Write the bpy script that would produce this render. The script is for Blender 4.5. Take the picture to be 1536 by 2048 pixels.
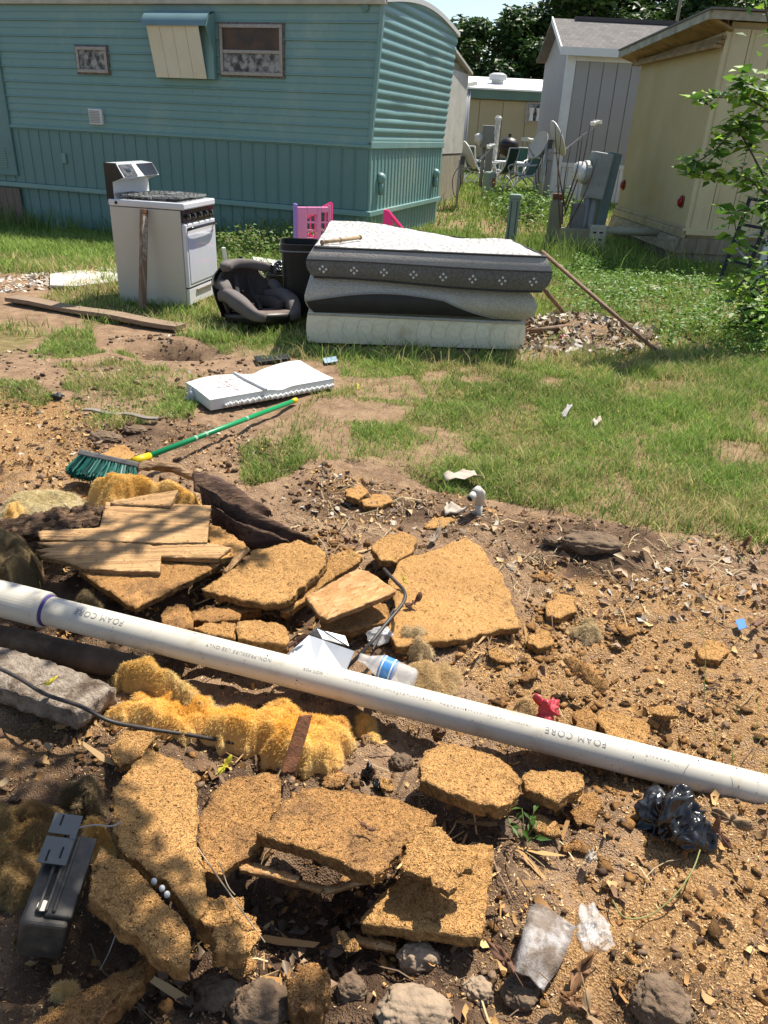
import bpy, math, random
import numpy as np
from mathutils import Vector, Matrix
from mathutils.geometry import delaunay_2d_cdt

random.seed(7)
RNG = np.random.default_rng(11)
for o in list(bpy.data.objects):
    bpy.data.objects.remove(o, do_unlink=True)
SC = bpy.context.scene
COL = SC.collection
R = math.radians

# ------------------------------------------------------------------ camera
F_PX, PITCH, ROLL, CAM_H = 1500.0, R(27.0), R(2.9), 1.5
FW = np.array([0, math.cos(PITCH), -math.sin(PITCH)])
_r0 = np.array([1.0, 0, 0]); _u0 = np.cross(_r0, FW)
RT = _r0 * math.cos(ROLL) + _u0 * math.sin(ROLL)
UP = -_r0 * math.sin(ROLL) + _u0 * math.cos(ROLL)
CPOS = np.array([0, 0, CAM_H])
cam = bpy.data.cameras.new('camera')
cam.sensor_fit = 'VERTICAL'; cam.sensor_height = 36.0; cam.lens = F_PX / 2048 * 36.0
cam.clip_start = 0.05; cam.clip_end = 2000
camo = bpy.data.objects.new('camera', cam); COL.objects.link(camo)
camo.matrix_world = Matrix(((RT[0], UP[0], -FW[0], 0), (RT[1], UP[1], -FW[1], 0), (RT[2], UP[2], -FW[2], CAM_H), (0, 0, 0, 1)))
SC.camera = camo

# ------------------------------------------------------------------ sky, sun, exposure
SUN = np.array([0.38, 0.46, 1.0]); SUN /= np.linalg.norm(SUN)
SUN_EL = math.asin(SUN[2])
world = bpy.data.worlds.new('World'); SC.world = world; world.use_nodes = True
wn = world.node_tree.nodes; wn.clear()
sky = wn.new('ShaderNodeTexSky'); sky.sky_type = 'NISHITA'; sky.sun_disc = False
sky.sun_elevation = SUN_EL; sky.sun_rotation = math.atan2(SUN[0], SUN[1])
sky.air_density = 1.0; sky.dust_density = 1.2; sky.ozone_density = 1.0
bg = wn.new('ShaderNodeBackground'); bg.inputs[1].default_value = 0.10
wo = wn.new('ShaderNodeOutputWorld')
world.node_tree.links.new(sky.outputs[0], bg.inputs[0]); world.node_tree.links.new(bg.outputs[0], wo.inputs[0])
sl = bpy.data.lights.new('sun', 'SUN'); sl.energy = 5.0; sl.angle = R(0.5); sl.color = (1.0, 0.935, 0.82)
so = bpy.data.objects.new('sun', sl); COL.objects.link(so)
so.rotation_euler = Vector(SUN).to_track_quat('Z', 'Y').to_euler(); so.location = (4, 4, 12)
SC.view_settings.view_transform = 'Standard'; SC.view_settings.look = 'None'
SC.view_settings.exposure = 0.8; SC.view_settings.gamma = 1.0; SC.view_settings.use_curve_mapping = False
SC.render.engine = 'CYCLES'
SC.cycles.use_denoising = True
SC.cycles.max_bounces = 6; SC.cycles.diffuse_bounces = 3; SC.cycles.transparent_max_bounces = 6

# ------------------------------------------------------------------ numeric helpers
def ray(px, py):
    return FW + RT * (px - 768) / F_PX - UP * (py - 1024) / F_PX
def P(px, py, z=0.0):                       # where the line of sight meets the level plane z
    d = ray(px, py); return CPOS + d * ((z - CAM_H) / d[2])
def A(px, py, y):                           # the point at a given distance ahead
    d = ray(px, py); return CPOS + d * (y / d[1])
def hitplane(px, py, p0, n):
    d = ray(px, py); n = np.asarray(n, float)
    return CPOS + d * (np.dot(np.asarray(p0, float) - CPOS, n) / np.dot(d, n))
def _h(ix, iy, s):
    h = (ix.astype(np.int64) * 374761393 + iy.astype(np.int64) * 668265263 + s * 974634777) & 0xffffffff
    h = ((h ^ (h >> 13)) * 1274126177) & 0xffffffff
    return ((h ^ (h >> 16)) & 0xffff) / 65535.0
def vnoise(x, y, s=0):
    x = np.asarray(x, float); y = np.asarray(y, float)
    ix = np.floor(x); iy = np.floor(y); fx = x - ix; fy = y - iy
    fx = fx * fx * (3 - 2 * fx); fy = fy * fy * (3 - 2 * fy)
    a = _h(ix, iy, s); b = _h(ix + 1, iy, s); c = _h(ix, iy + 1, s); d = _h(ix + 1, iy + 1, s)
    return (a * (1 - fx) + b * fx) * (1 - fy) + (c * (1 - fx) + d * fx) * fy
def fbm(x, y, scale, octv=4, s=0, gain=0.5):
    t = 0; amp = 1; tot = 0; f = 1.0 / scale
    for k in range(octv):
        t = t + amp * vnoise(np.asarray(x) * f + 17.3 * k, np.asarray(y) * f - 9.1 * k, s + k); tot += amp; amp *= gain; f *= 2.03
    return t / tot                            # 0..1
def noise3(p, scale, s=0, octv=3):
    p = np.asarray(p, float) / scale
    return (fbm(p[:, 0] + 0.37 * p[:, 2], p[:, 1] - 0.53 * p[:, 2], 1, octv, s) + fbm(p[:, 1] + 5, p[:, 2] + 0.41 * p[:, 0], 1, octv, s + 31) + fbm(p[:, 2] - 3, p[:, 0] + 0.29 * p[:, 1], 1, octv, s + 57)) / 1.5 - 1.0
def sm(t):
    t = np.clip(t, 0, 1); return t * t * (3 - 2 * t)
def inpoly(x, y, poly):
    x = np.asarray(x, float); y = np.asarray(y, float)
    c = np.zeros(x.shape, bool); n = len(poly)
    for i in range(n):
        x0, y0 = poly[i][:2]; x1, y1 = poly[(i + 1) % n][:2]
        if y0 == y1: continue
        c ^= ((y0 > y) != (y1 > y)) & (x < (x1 - x0) * (y - y0) / (y1 - y0) + x0)
    return c
def gpoly(pts): return [tuple(P(a, b)[:2]) for a, b in pts]

# ------------------------------------------------------------------ lie of the land
def bump_at(x, y, px, py, r, h, rx=1.0):
    c = P(px, py); return h * np.exp(-(((x - c[0]) / (r * rx)) ** 2 + ((y - c[1]) / r) ** 2))
def T0(x, y):                                # broad shape only
    x = np.asarray(x, float); y = np.asarray(y, float)
    z = -0.24 * sm((y - 8) / 5) * sm((-x - 0.3) / 5.5) + 0.22 * sm((y - 12) / 9) * sm((x + 1) / 3)
    z = z + (fbm(x, y, 3.0, 3, 3) - 0.5) * 0.10 * sm((y - 3) / 3)
    return z
GRASS_NEAR = gpoly([(560, 690), (1120, 720), (1700, 690), (1700, 1100), (1450, 1080), (1330, 1062), (1190, 1035), (1010, 1008), (930, 1000), (850, 955), (760, 925), (660, 905), (560, 955), (500, 965), (470, 905), (540, 850), (600, 800), (690, 780), (690, 745)])
def dirtness(x, y):                          # 1 on the churned dirt in front, 0 on the lawn
    w = (fbm(x, y, 0.35, 3, 21) - 0.5) * 0.5
    return np.where(inpoly(x + w, y + w * 0.8, GRASS_NEAR), 0.0, 1.0) * sm((4.6 - y) / 0.6)
def T(x, y):
    x = np.asarray(x, float); y = np.asarray(y, float)
    z = T0(x, y); d = dirtness(x, y)
    z = z + d * ((fbm(x, y, 0.30, 3, 5) - 0.5) * 0.075 + (fbm(x, y, 0.07, 3, 6) - 0.5) * 0.036 * (0.3 + 1.4 * fbm(x, y, 0.5, 2, 9)) + (vnoise(x / 0.018, y / 0.018, 8) - 0.5) * 0.008)
    z = z + (1 - d) * (fbm(x, y, 0.25, 3, 15) - 0.5) * 0.03
    z = z + bump_at(x, y, 345, 700, 0.14, -0.20, 1.8) + bump_at(x, y, 330, 680, 0.20, 0.04, 2.2)
    z = z + bump_at(x, y, 640, 1790, 0.13, -0.13, 1.2) + bump_at(x, y, 240, 1900, 0.10, -0.10, 1.5)
    z = z + bump_at(x, y, 820, 1460, 0.06, -0.05, 4.0) + bump_at(x, y, 330, 1330, 0.07, -0.05, 3.0)
    z = z + bump_at(x, y, 1290, 1990, 0.10, 0.05, 1.2) + bump_at(x, y, 1190, 1090, 0.22, 0.05, 1.4) + bump_at(x, y, 1150, 665, 0.28, 0.10, 1.6)
    z = z + bump_at(x, y, 280, 1080, 0.30, 0.05, 1.6) + bump_at(x, y, 1530, 1625, 0.07, 0.05, 2.6)
    return z
def Tz(x, y): return float(T(np.array([x]), np.array([y]))[0])
def G(px, py, dz=0.0):                       # line of sight to the ground itself
    z = 0.0
    for _ in range(8):
        p = P(px, py, z + dz); z = 0.5 * z + 0.5 * Tz(p[0], p[1])
    p = P(px, py, z + dz); return p

# ------------------------------------------------------------------ object helpers
def tag(o, label=None, cat=None, group=None, kind=None):
    if label: o['label'] = label
    if cat: o['category'] = cat
    if group: o['group'] = group
    if kind: o['kind'] = kind
    return o
def thing(name, label, cat, loc=(0, 0, 0), rotz=0.0, group=None):
    o = bpy.data.objects.new(name, None); COL.objects.link(o); o.empty_display_size = 0.1
    o.location = loc; o.rotation_euler = (0, 0, rotz)
    return tag(o, label, cat, group)
def link_mesh(name, me, mat, parent=None, smooth=False, bevel=0.0):
    o = bpy.data.objects.new(name, me); COL.objects.link(o)
    if mat is not None and not me.materials: me.materials.append(mat)
    if parent is not None: o.parent = parent
    if smooth: me.polygons.foreach_set('use_smooth', [True] * len(me.polygons))
    if bevel:
        b = o.modifiers.new('bevel', 'BEVEL'); b.width = bevel; b.segments = 2; b.limit_method = 'ANGLE'; b.angle_limit = R(40)
    return o
def mesh_np(name, V, quads=None, tris=None, attrs=None):
    """fast mesh from arrays; attrs: {name: (n,4) point colours}"""
    me = bpy.data.meshes.new(name)
    V = np.asarray(V, np.float32)
    q = np.zeros((0, 4), np.int32) if quads is None else np.asarray(quads, np.int32)
    t = np.zeros((0, 3), np.int32) if tris is None else np.asarray(tris, np.int32)
    nl = q.size + t.size; nf = len(q) + len(t)
    me.vertices.add(len(V)); me.vertices.foreach_set('co', V.ravel())
    me.loops.add(nl); me.loops.foreach_set('vertex_index', np.concatenate([q.ravel(), t.ravel()]))
    me.polygons.add(nf)
    st = np.concatenate([np.arange(len(q)) * 4, q.size + np.arange(len(t)) * 3]).astype(np.int32)
    me.polygons.foreach_set('loop_start', st)
    me.update(calc_edges=True)
    for k, a in (attrs or {}).items():
        at = me.attributes.new(k, 'FLOAT_COLOR', 'POINT')
        a = np.asarray(a, np.float32)
        if a.shape[1] == 3: a = np.concatenate([a, np.ones((len(a), 1), np.float32)], 1)
        at.data.foreach_set('color', a.ravel())
    me.validate(); return me

class MB:
    """collects shapes, then links them as one mesh object"""
    def __init__(s): s.v = []; s.f = []
    def add(s, V, Fc):
        b = len(s.v); s.v += [tuple(float(c) for c in p) for p in V]; s.f += [tuple(i + b for i in f) for f in Fc]; return s
    def box(s, c, d, rz=0, M=None):
        x, y, z = d[0] / 2, d[1] / 2, d[2] / 2
        V = [Vector((a * x, b * y, e * z)) for e in (-1, 1) for b in (-1, 1) for a in (-1, 1)]
        if rz: V = [Matrix.Rotation(rz, 3, 'Z') @ p for p in V]
        if M is not None: V = [M @ p for p in V]
        V = [p + Vector(c) for p in V]
        return s.add(V, [(0, 2, 3, 1), (4, 5, 7, 6), (0, 1, 5, 4), (2, 6, 7, 3), (0, 4, 6, 2), (1, 3, 7, 5)])
    def span(s, a, b):                        # box between two opposite corners
        a = np.array(a, float); b = np.array(b, float); return s.box((a + b) / 2, np.abs(b - a))
    def tube(s, pts, r, n=10, cap=True, flat=1.0):
        pts = [Vector(p) for p in pts]; m = len(pts)
        rr = r if hasattr(r, '__len__') else [r] * m
        V = []; Fc = []; prev = None
        for i in range(m):
            t = (pts[min(i + 1, m - 1)] - pts[max(i - 1, 0)]).normalized()
            if prev is None:
                a = Vector((0, 0, 1)) if abs(t.z) < 0.9 else Vector((1, 0, 0)); u = t.cross(a).normalized()
            else:
                u = (prev - t * prev.dot(t)).normalized()
            prev = u; w = t.cross(u)
            for k in range(n):
                an = 2 * math.pi * k / n; V.append(pts[i] + (u * math.cos(an) + w * math.sin(an) * flat) * rr[i])
        for i in range(m - 1):
            for k in range(n):
                Fc.append((i * n + k, i * n + (k + 1) % n, (i + 1) * n + (k + 1) % n, (i + 1) * n + k))
        if cap: Fc += [tuple(range(n))[::-1], tuple(range((m - 1) * n, m * n))]
        return s.add(V, Fc)
    def prism(s, poly, off):                  # planar polygon of 3-D points pushed along off
        n = len(poly); off = Vector(off); V = [Vector(p) for p in poly] + [Vector(p) + off for p in poly]
        return s.add(V, [tuple(range(n))[::-1], tuple(range(n, 2 * n))] + [(i, (i + 1) % n, n + (i + 1) % n, n + i) for i in range(n)])
    def lathe(s, prof, c=(0, 0, 0), n=20, M=None, cap=True):  # prof: (radius, z)
        V = []; Fc = []; m = len(prof)
        for r_, z in prof:
            for k in range(n):
                a = 2 * math.pi * k / n; p = Vector((r_ * math.cos(a), r_ * math.sin(a), z))
                if M is not None: p = M @ p
                V.append(p + Vector(c))
        for i in range(m - 1):
            for k in range(n): Fc.append((i * n + k, i * n + (k + 1) % n, (i + 1) * n + (k + 1) % n, (i + 1) * n + k))
        if cap: Fc += [tuple(range(n))[::-1], tuple(range((m - 1) * n, m * n))]
        return s.add(V, Fc)
    def grid(s, W):                           # W[i][j] points
        a = len(W); b = len(W[0])
        return s.add([p for row in W for p in row], [(i * b + j, i * b + j + 1, (i + 1) * b + j + 1, (i + 1) * b + j) for i in range(a - 1) for j in range(b - 1)])
    def build(s, name, mat, parent=None, smooth=False, bevel=0.0, loc=None):
        me = bpy.data.meshes.new(name)
        v = s.v if loc is None else [(p[0] - loc[0], p[1] - loc[1], p[2] - loc[2]) for p in s.v]
        me.from_pydata(v, [], s.f); me.update()
        o = link_mesh(name, me, mat, parent, smooth, bevel)
        if loc is not None and parent is None: o.location = loc
        return o
def single(mb, name, mat, label, cat, loc, group=None, smooth=False, bevel=0.0):
    """a thing that is one mesh: world-space shapes, origin at loc"""
    return tag(mb.build(name, mat, None, smooth, bevel, loc), label, cat, group)
def copy_tree(o, parent=None):
    c = o.copy(); COL.objects.link(c); c.parent = parent
    for ch in list(o.children): copy_tree(ch, c)
    return c
def bez(pts, n=24):                           # smooth curve through points
    pts = [np.array(p, float) for p in pts]; out = []
    for i in range(len(pts) - 1):
        p0 = pts[max(i - 1, 0)]; p1 = pts[i]; p2 = pts[i + 1]; p3 = pts[min(i + 2, len(pts) - 1)]
        k = max(2, n // (len(pts) - 1))
        for j in range(k):
            t = j / k
            out.append(0.5 * ((2 * p1) + (-p0 + p2) * t + (2 * p0 - 5 * p1 + 4 * p2 - p3) * t * t + (-p0 + 3 * p1 - 3 * p2 + p3) * t ** 3))
    out.append(pts[-1]); return out

# ------------------------------------------------------------------ materials
def lin(c): return tuple(((x / 255) / 12.92 if x / 255 <= 0.04045 else ((x / 255 + 0.055) / 1.055) ** 2.4) for x in c)
MATS = {}
def mat(name, c, rough=0.8, c2=None, sc=8.0, amt=0.5, det=4.0, bump=0.0, bsc=60.0, metal=0.0, c3=None, sc3=2.5, lim3=(0.55, 0.7), spec=0.4, stretch=(1, 1, 1), attr=None, trans=0.0, alpha=1.0, coat=0.0, twoside=None, bdist=0.01, glass=False):
    """noise-mottled surface: c and c2 mixed by noise of scale sc, c3 in blotches, fine relief from noise"""
    if name in MATS: return MATS[name]
    m = bpy.data.materials.new(name); MATS[name] = m; m.use_nodes = True
    nt = m.node_tree; N = nt.nodes; L = nt.links; N.clear()
    out = N.new('ShaderNodeOutputMaterial'); b = N.new('ShaderNodeBsdfPrincipled'); L.new(b.outputs[0], out.inputs[0])
    b.inputs['Roughness'].default_value = rough; b.inputs['Metallic'].default_value = metal
    b.inputs['Specular IOR Level'].default_value = spec; b.inputs['Coat Weight'].default_value = coat
    tc = N.new('ShaderNodeTexCoord'); mp = N.new('ShaderNodeMapping'); mp.inputs['Scale'].default_value = stretch
    L.new(tc.outputs['Object'], mp.inputs[0])
    def rgb(v):
        n = N.new('ShaderNodeRGB'); n.outputs[0].default_value = (*v[:3], 1); return n.outputs[0]
    def nz(s, d=det, rg=0.6):
        n = N.new('ShaderNodeTexNoise'); n.inputs['Scale'].default_value = s; n.inputs['Detail'].default_value = d; n.inputs['Roughness'].default_value = rg
        L.new(mp.outputs[0], n.inputs['Vector']); return n.outputs['Fac']
    def ramp(src, lo, hi):
        n = N.new('ShaderNodeMapRange'); n.inputs[1].default_value = lo; n.inputs[2].default_value = hi; L.new(src, n.inputs[0]); return n.outputs[0]
    def mix(f, a, c_, mode='MIX'):
        n = N.new('ShaderNodeMix'); n.data_type = 'RGBA'; n.blend_type = mode
        if isinstance(f, float): n.inputs[0].default_value = f
        else: L.new(f, n.inputs[0])
        L.new(a, n.inputs[6]); L.new(c_, n.inputs[7]); return n.outputs[2]
    col = rgb(c)
    if attr:
        an = N.new('ShaderNodeAttribute'); an.attribute_name = attr; col = an.outputs['Color']
    if c2 is not None:
        f = ramp(nz(sc), 0.5 - 0.5 * (1.02 - amt), 0.5 + 0.5 * (1.02 - amt)); col = mix(f, col, rgb(c2))
    if c3 is not None:
        col = mix(ramp(nz(sc3, 6.0, 0.7), *lim3), col, rgb(c3))
    L.new(col, b.inputs['Base Color'])
    if bump:
        bn = N.new('ShaderNodeBump'); bn.inputs['Strength'].default_value = bump; bn.inputs['Distance'].default_value = bdist
        L.new(nz(bsc, 5.0, 0.65), bn.inputs['Height']); L.new(bn.outputs[0], b.inputs['Normal'])
    if trans:
        t = N.new('ShaderNodeBsdfTranslucent'); L.new(col, t.inputs[0]); ms = N.new('ShaderNodeMixShader'); ms.inputs[0].default_value = trans
        L.new(b.outputs[0], ms.inputs[1]); L.new(t.outputs[0], ms.inputs[2]); L.new(ms.outputs[0], out.inputs[0])
    if alpha < 1:
        t = N.new('ShaderNodeBsdfTransparent'); ms = N.new('ShaderNodeMixShader'); ms.inputs[0].default_value = alpha
        L.new(t.outputs[0], ms.inputs[1]); L.new(b.outputs[0], ms.inputs[2]); L.new(ms.outputs[0], out.inputs[0])
    return m
# ------------------------------------------------------------------ ground
def ground_mat():
    m = bpy.data.materials.new('ground'); m.use_nodes = True; nt = m.node_tree; N = nt.nodes; L = nt.links; N.clear()
    out = N.new('ShaderNodeOutputMaterial'); b = N.new('ShaderNodeBsdfPrincipled'); L.new(b.outputs[0], out.inputs[0])
    b.inputs['Roughness'].default_value = 0.95; b.inputs['Specular IOR Level'].default_value = 0.15
    tc = N.new('ShaderNodeTexCoord'); at = N.new('ShaderNodeAttribute'); at.attribute_name = 'gm'
    sp = N.new('ShaderNodeSeparateColor'); L.new(at.outputs['Color'], sp.inputs[0])
    def nz(s, d=5, r=0.65):
        n = N.new('ShaderNodeTexNoise'); n.inputs['Scale'].default_value = s; n.inputs['Detail'].default_value = d; n.inputs['Roughness'].default_value = r
        L.new(tc.outputs['Object'], n.inputs['Vector']); return n.outputs['Fac']
    def vor(s):
        n = N.new('ShaderNodeTexVoronoi'); n.inputs['Scale'].default_value = s; L.new(tc.outputs['Object'], n.inputs['Vector']); return n
    def mr(src, a, c_, lo=0.0, hi=1.0):
        n = N.new('ShaderNodeMapRange'); n.inputs[1].default_value = a; n.inputs[2].default_value = c_; n.inputs[3].default_value = lo; n.inputs[4].default_value = hi; L.new(src, n.inputs[0]); return n.outputs[0]
    def mix(f, a, c_):
        n = N.new('ShaderNodeMix'); n.data_type = 'RGBA'; L.new(f, n.inputs[0])
        for s_, v in ((6, a), (7, c_)):
            if isinstance(v, tuple): n.inputs[s_].default_value = (*v, 1)
            else: L.new(v, n.inputs[s_])
        return n.outputs[2]
    def mul(a, c_):
        n = N.new('ShaderNodeMath'); n.operation = 'MULTIPLY'
        for i, v in ((0, a), (1, c_)):
            if isinstance(v, float): n.inputs[i].default_value = v
            else: L.new(v, n.inputs[i])
        return n.outputs[0]
    soil = mix(mr(nz(9), 0.3, 0.7), (0.16, 0.098, 0.06), (0.43, 0.285, 0.175))
    soil = mix(mr(nz(60, 4), 0.45, 0.75), soil, (0.40, 0.27, 0.165))
    v = vor(240); chipc = N.new('ShaderNodeValToRGB'); L.new(v.outputs['Color'], chipc.inputs[0])
    e = chipc.color_ramp.elements; e[0].color = (0.16, 0.085, 0.038, 1); e[1].color = (0.58, 0.37, 0.175, 1)
    x = chipc.color_ramp.elements.new(0.5); x.color = (0.38, 0.215, 0.09, 1)
    f = mr(nz(26, 6, 0.75), 0.30, 0.62)
    saw = N.new('ShaderNodeMath'); saw.operation = 'MULTIPLY_ADD'; L.new(sp.outputs[1], saw.inputs[0]); saw.inputs[1].default_value = 1.3; L.new(mul(f, 0.75), saw.inputs[2])
    sawf = mr(saw.outputs[0], 0.75, 1.25)
    col = mix(sawf, soil, chipc.outputs[0])
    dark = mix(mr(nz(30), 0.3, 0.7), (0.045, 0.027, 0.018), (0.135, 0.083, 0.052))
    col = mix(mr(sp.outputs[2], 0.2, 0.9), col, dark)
    turf = mix(mr(nz(14), 0.35, 0.7), (0.13, 0.13, 0.04), (0.34, 0.26, 0.12))
    col = mix(sp.outputs[0], col, turf)
    L.new(col, b.inputs['Base Color'])
    bp = N.new('ShaderNodeBump'); bp.inputs['Strength'].default_value = 0.9; bp.inputs['Distance'].default_value = 0.012
    ad = N.new('ShaderNodeMath'); ad.operation = 'ADD'; L.new(nz(70, 6, 0.7), ad.inputs[0]); L.new(mul(v.outputs['Distance'], 0.6), ad.inputs[1])
    L.new(ad.outputs[0], bp.inputs['Height']); L.new(bp.outputs[0], b.inputs['Normal'])
    return m
# soil character, as patches of the yard (outlines walked out on the ground)
SAW = [gpoly(q) for q in ([(980, 1230), (1180, 1200), (1400, 1290), (1700, 1400), (1700, 2200), (1000, 2200), (1010, 1900), (1080, 1750), (1280, 1700), (1180, 1560), (1000, 1440), (900, 1320)],
                          [(0, 780), (180, 800), (250, 960), (180, 1010), (-120, 1010), (-120, 800)],
                          [(640, 930), (800, 980), (800, 1040), (650, 1010)], [(-50, 1430), (320, 1430), (320, 1560), (-50, 1560)],
                          [(1060, 1120), (1536, 1160), (1536, 1300), (1100, 1260)])]
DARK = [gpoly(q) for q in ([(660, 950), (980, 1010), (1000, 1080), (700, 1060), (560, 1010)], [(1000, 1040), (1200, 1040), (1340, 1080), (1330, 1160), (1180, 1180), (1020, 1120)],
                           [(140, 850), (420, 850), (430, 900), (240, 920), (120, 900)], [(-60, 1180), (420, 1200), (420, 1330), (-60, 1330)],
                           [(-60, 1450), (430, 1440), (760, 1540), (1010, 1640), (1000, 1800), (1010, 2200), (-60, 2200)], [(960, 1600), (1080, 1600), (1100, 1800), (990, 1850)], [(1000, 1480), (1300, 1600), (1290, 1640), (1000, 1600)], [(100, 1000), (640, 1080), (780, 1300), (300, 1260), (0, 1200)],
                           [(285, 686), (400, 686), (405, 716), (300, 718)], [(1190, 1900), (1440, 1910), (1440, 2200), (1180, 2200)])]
LAWN = [gpoly(q) for q in ([(-300, 505), (250, 470), (560, 470), (600, 560), (520, 560), (250, 530), (-300, 560)],
                           [(50, 590), (260, 560), (600, 560), (640, 690), (560, 720), (430, 690), (330, 660), (230, 640), (120, 625), (70, 610)],
                           [(70, 650), (180, 640), (200, 700), (120, 720), (80, 700)], [(110, 735), (240, 725), (420, 740), (400, 830), (250, 850), (100, 830)], [(230, 690), (290, 685), (290, 705), (230, 705)],
                           [(0, 760), (60, 765), (50, 820), (-60, 810), (-60, 770)], [(-100, 640), (60, 650), (50, 720), (-100, 720)],
                           [(1060, 470), (1250, 480), (1400, 530), (1800, 560), (1800, 720), (1340, 740), (1050, 700), (1040, 560)])]
BARE = [gpoly(q) for q in ([(690, 755), (840, 750), (850, 800), (700, 800)], [(610, 800), (830, 815), (780, 860), (620, 840)], [(860, 745), (900, 748), (900, 770), (860, 770)], [(1430, 890), (1536, 890), (1536, 930), (1430, 930)],
                           [(1035, 650), (1310, 655), (1330, 710), (1130, 720), (1030, 730)])]
def lawn(x, y):                               # grass cover 0..1
    x = np.asarray(x, float); y = np.asarray(y, float)
    wx = (fbm(x, y, 0.5, 3, 41) - 0.5) * (0.30 + 0.02 * y); wy = (fbm(x, y, 0.5, 3, 43) - 0.5) * (0.5 + 0.03 * y)
    g = inpoly(x + wx * 0.8, y + wy * 0.6, GRASS_NEAR) * 1.0
    for q in LAWN: g = np.maximum(g, inpoly(x + wx, y + wy, q) * 1.0)
    far = (y > 7.9) & ((x < 1.4) | (x > 2.3) | (y > 15)); g = np.where(far, np.maximum(g, 0.8), g)
    g = np.where((y > 7.2) & (x > 1.2), np.maximum(g, 0.5), g)
    for q in BARE: g = np.where(inpoly(x + wx * 0.5, y + wy * 0.5, q), g * 0.12, g)
    patch = fbm(x, y, 0.28, 3, 47)
    thin = np.where((y < 5.4) & (x < -0.2), 0.36, 0.24)
    g = g * np.clip((patch - thin) * 3.4, 0.10, 1)
    return np.where(y < 0.4, 0, g)
def build_ground():
    ys = np.concatenate([np.linspace(-60, -6, 12), np.linspace(-5, 0.4, 14)[:-1], np.arange(0.4, 4.6, 0.0125), np.geomspace(4.6, 14, 150)[1:], np.geomspace(14, 60, 50)[1:], np.geomspace(60, 700, 16)[1:]])
    ts = np.linspace(-1, 1, 361); ts = ts * (0.55 + 0.45 * ts * ts)
    hw = 2.2 + 1.4 * np.abs(ys - 0.4)
    X = ts[None, :] * hw[:, None]; Y = np.repeat(ys[:, None], len(ts), 1)
    x = X.ravel(); y = Y.ravel(); z = T(x, y)
    g = lawn(x, y)
    wx = (fbm(x, y, 0.2, 3, 51) - 0.5) * 0.35; wy = (fbm(x, y, 0.2, 3, 52) - 0.5) * 0.35
    sw = np.zeros_like(x); dk = np.zeros_like(x)
    for k in range(14):                          # feathered by averaging wandering outlines
        wk = 0.05 + 0.05 * k / 13; ax = (fbm(x, y, 0.18, 3, 151 + k) - 0.5) * 0.5 + wk * math.cos(k * 2.4); ay = (fbm(x, y, 0.18, 3, 171 + k) - 0.5) * 0.5 + wk * math.sin(k * 2.4)
        s1 = np.zeros_like(x); d1 = np.zeros_like(x)
        for q in SAW: s1 = np.maximum(s1, inpoly(x + ax, y + ay, q) * 1.0)
        for q in DARK: d1 = np.maximum(d1, inpoly(x + ax, y + ay, q) * 1.0)
        sw += s1 / 14; dk += d1 / 14
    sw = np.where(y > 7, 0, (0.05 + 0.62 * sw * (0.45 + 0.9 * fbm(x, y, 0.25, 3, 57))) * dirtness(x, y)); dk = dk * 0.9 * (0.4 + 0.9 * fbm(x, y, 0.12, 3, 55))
    n, k = X.shape; a = np.arange(n * k).reshape(n, k)
    quads = np.stack([a[:-1, :-1], a[:-1, 1:], a[1:, 1:], a[1:, :-1]], -1).reshape(-1, 4)
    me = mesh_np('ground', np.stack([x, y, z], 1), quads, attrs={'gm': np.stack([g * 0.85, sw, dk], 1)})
    o = link_mesh('ground', me, ground_mat(), smooth=True); tag(o, 'bare trampled soil of the yard with patches of sawdust and turf', None, kind='structure')
build_ground()

# ------------------------------------------------------------------ grass (nobody could count it)
def blades(n_try, xr, yr, dens, hfun, wid, colf, name, label, mname, lean=0.55, tr=0.35):
    x = RNG.uniform(*xr, n_try); y = RNG.uniform(*yr, n_try)
    keep = RNG.random(n_try) < dens(x, y); x = x[keep]; y = y[keep]; n = len(x)
    h = hfun(x, y) * RNG.uniform(0.45, 1.25, n); a = RNG.uniform(0, 2 * np.pi, n); ln = h * lean * RNG.uniform(0.2, 1.6, n)
    w = wid * RNG.uniform(0.6, 1.3, n) * (1 + 0.05 * y); z = T(x, y) - 0.005
    b = RNG.uniform(0, 2 * np.pi, n); cx, cy = np.cos(b) * w / 2, np.sin(b) * w / 2; dx, dy = np.cos(a) * ln, np.sin(a) * ln
    V = np.zeros((n, 5, 3), np.float32)
    for i, (s, f, hh) in enumerate(((-1, 0, 0), (1, 0, 0), (1, 0.35, 0.6), (-1, 0.35, 0.6), (0, 1, 0.95))):
        V[:, i, 0] = x + s * cx * (0.8 if i > 1 else 1) + dx * f; V[:, i, 1] = y + s * cy * (0.8 if i > 1 else 1) + dy * f; V[:, i, 2] = z + h * hh
    k = np.arange(n) * 5
    q = np.stack([k, k + 1, k + 2, k + 3], 1); t = np.stack([k + 3, k + 2, k + 4], 1)
    c = colf(x, y, n); c = np.repeat(c[:, None, :], 5, 1).reshape(-1, 3)
    me = mesh_np(name, V.reshape(-1, 3), q, t, {'col': c})
    o = link_mesh(name, me, mat(mname, (0.1, 0.2, 0.03), 0.65, attr='col', trans=tr, spec=0.25))
    return tag(o, label, 'grass', kind='stuff')
def gcol(x, y, n):
    t = fbm(x, y, 0.6, 3, 61)[:, None]; r_ = RNG.random((n, 1)); s = RNG.random((n, 1))
    c = np.array([[0.085, 0.18, 0.027]]) * (1 - r_) + np.array([[0.36, 0.46, 0.115]]) * r_
    c = c * (0.65 + 0.75 * t)
    dry = (s < 0.10 + 0.75 * np.clip(fbm(x, y, 0.35, 3, 66)[:, None] - 0.42, 0, 1) * 2)
    dry = dry & (y[:, None] < 9)
    return np.where(dry, np.array([[0.56, 0.47, 0.22]]) * (0.6 + 0.7 * r_), c)
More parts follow.
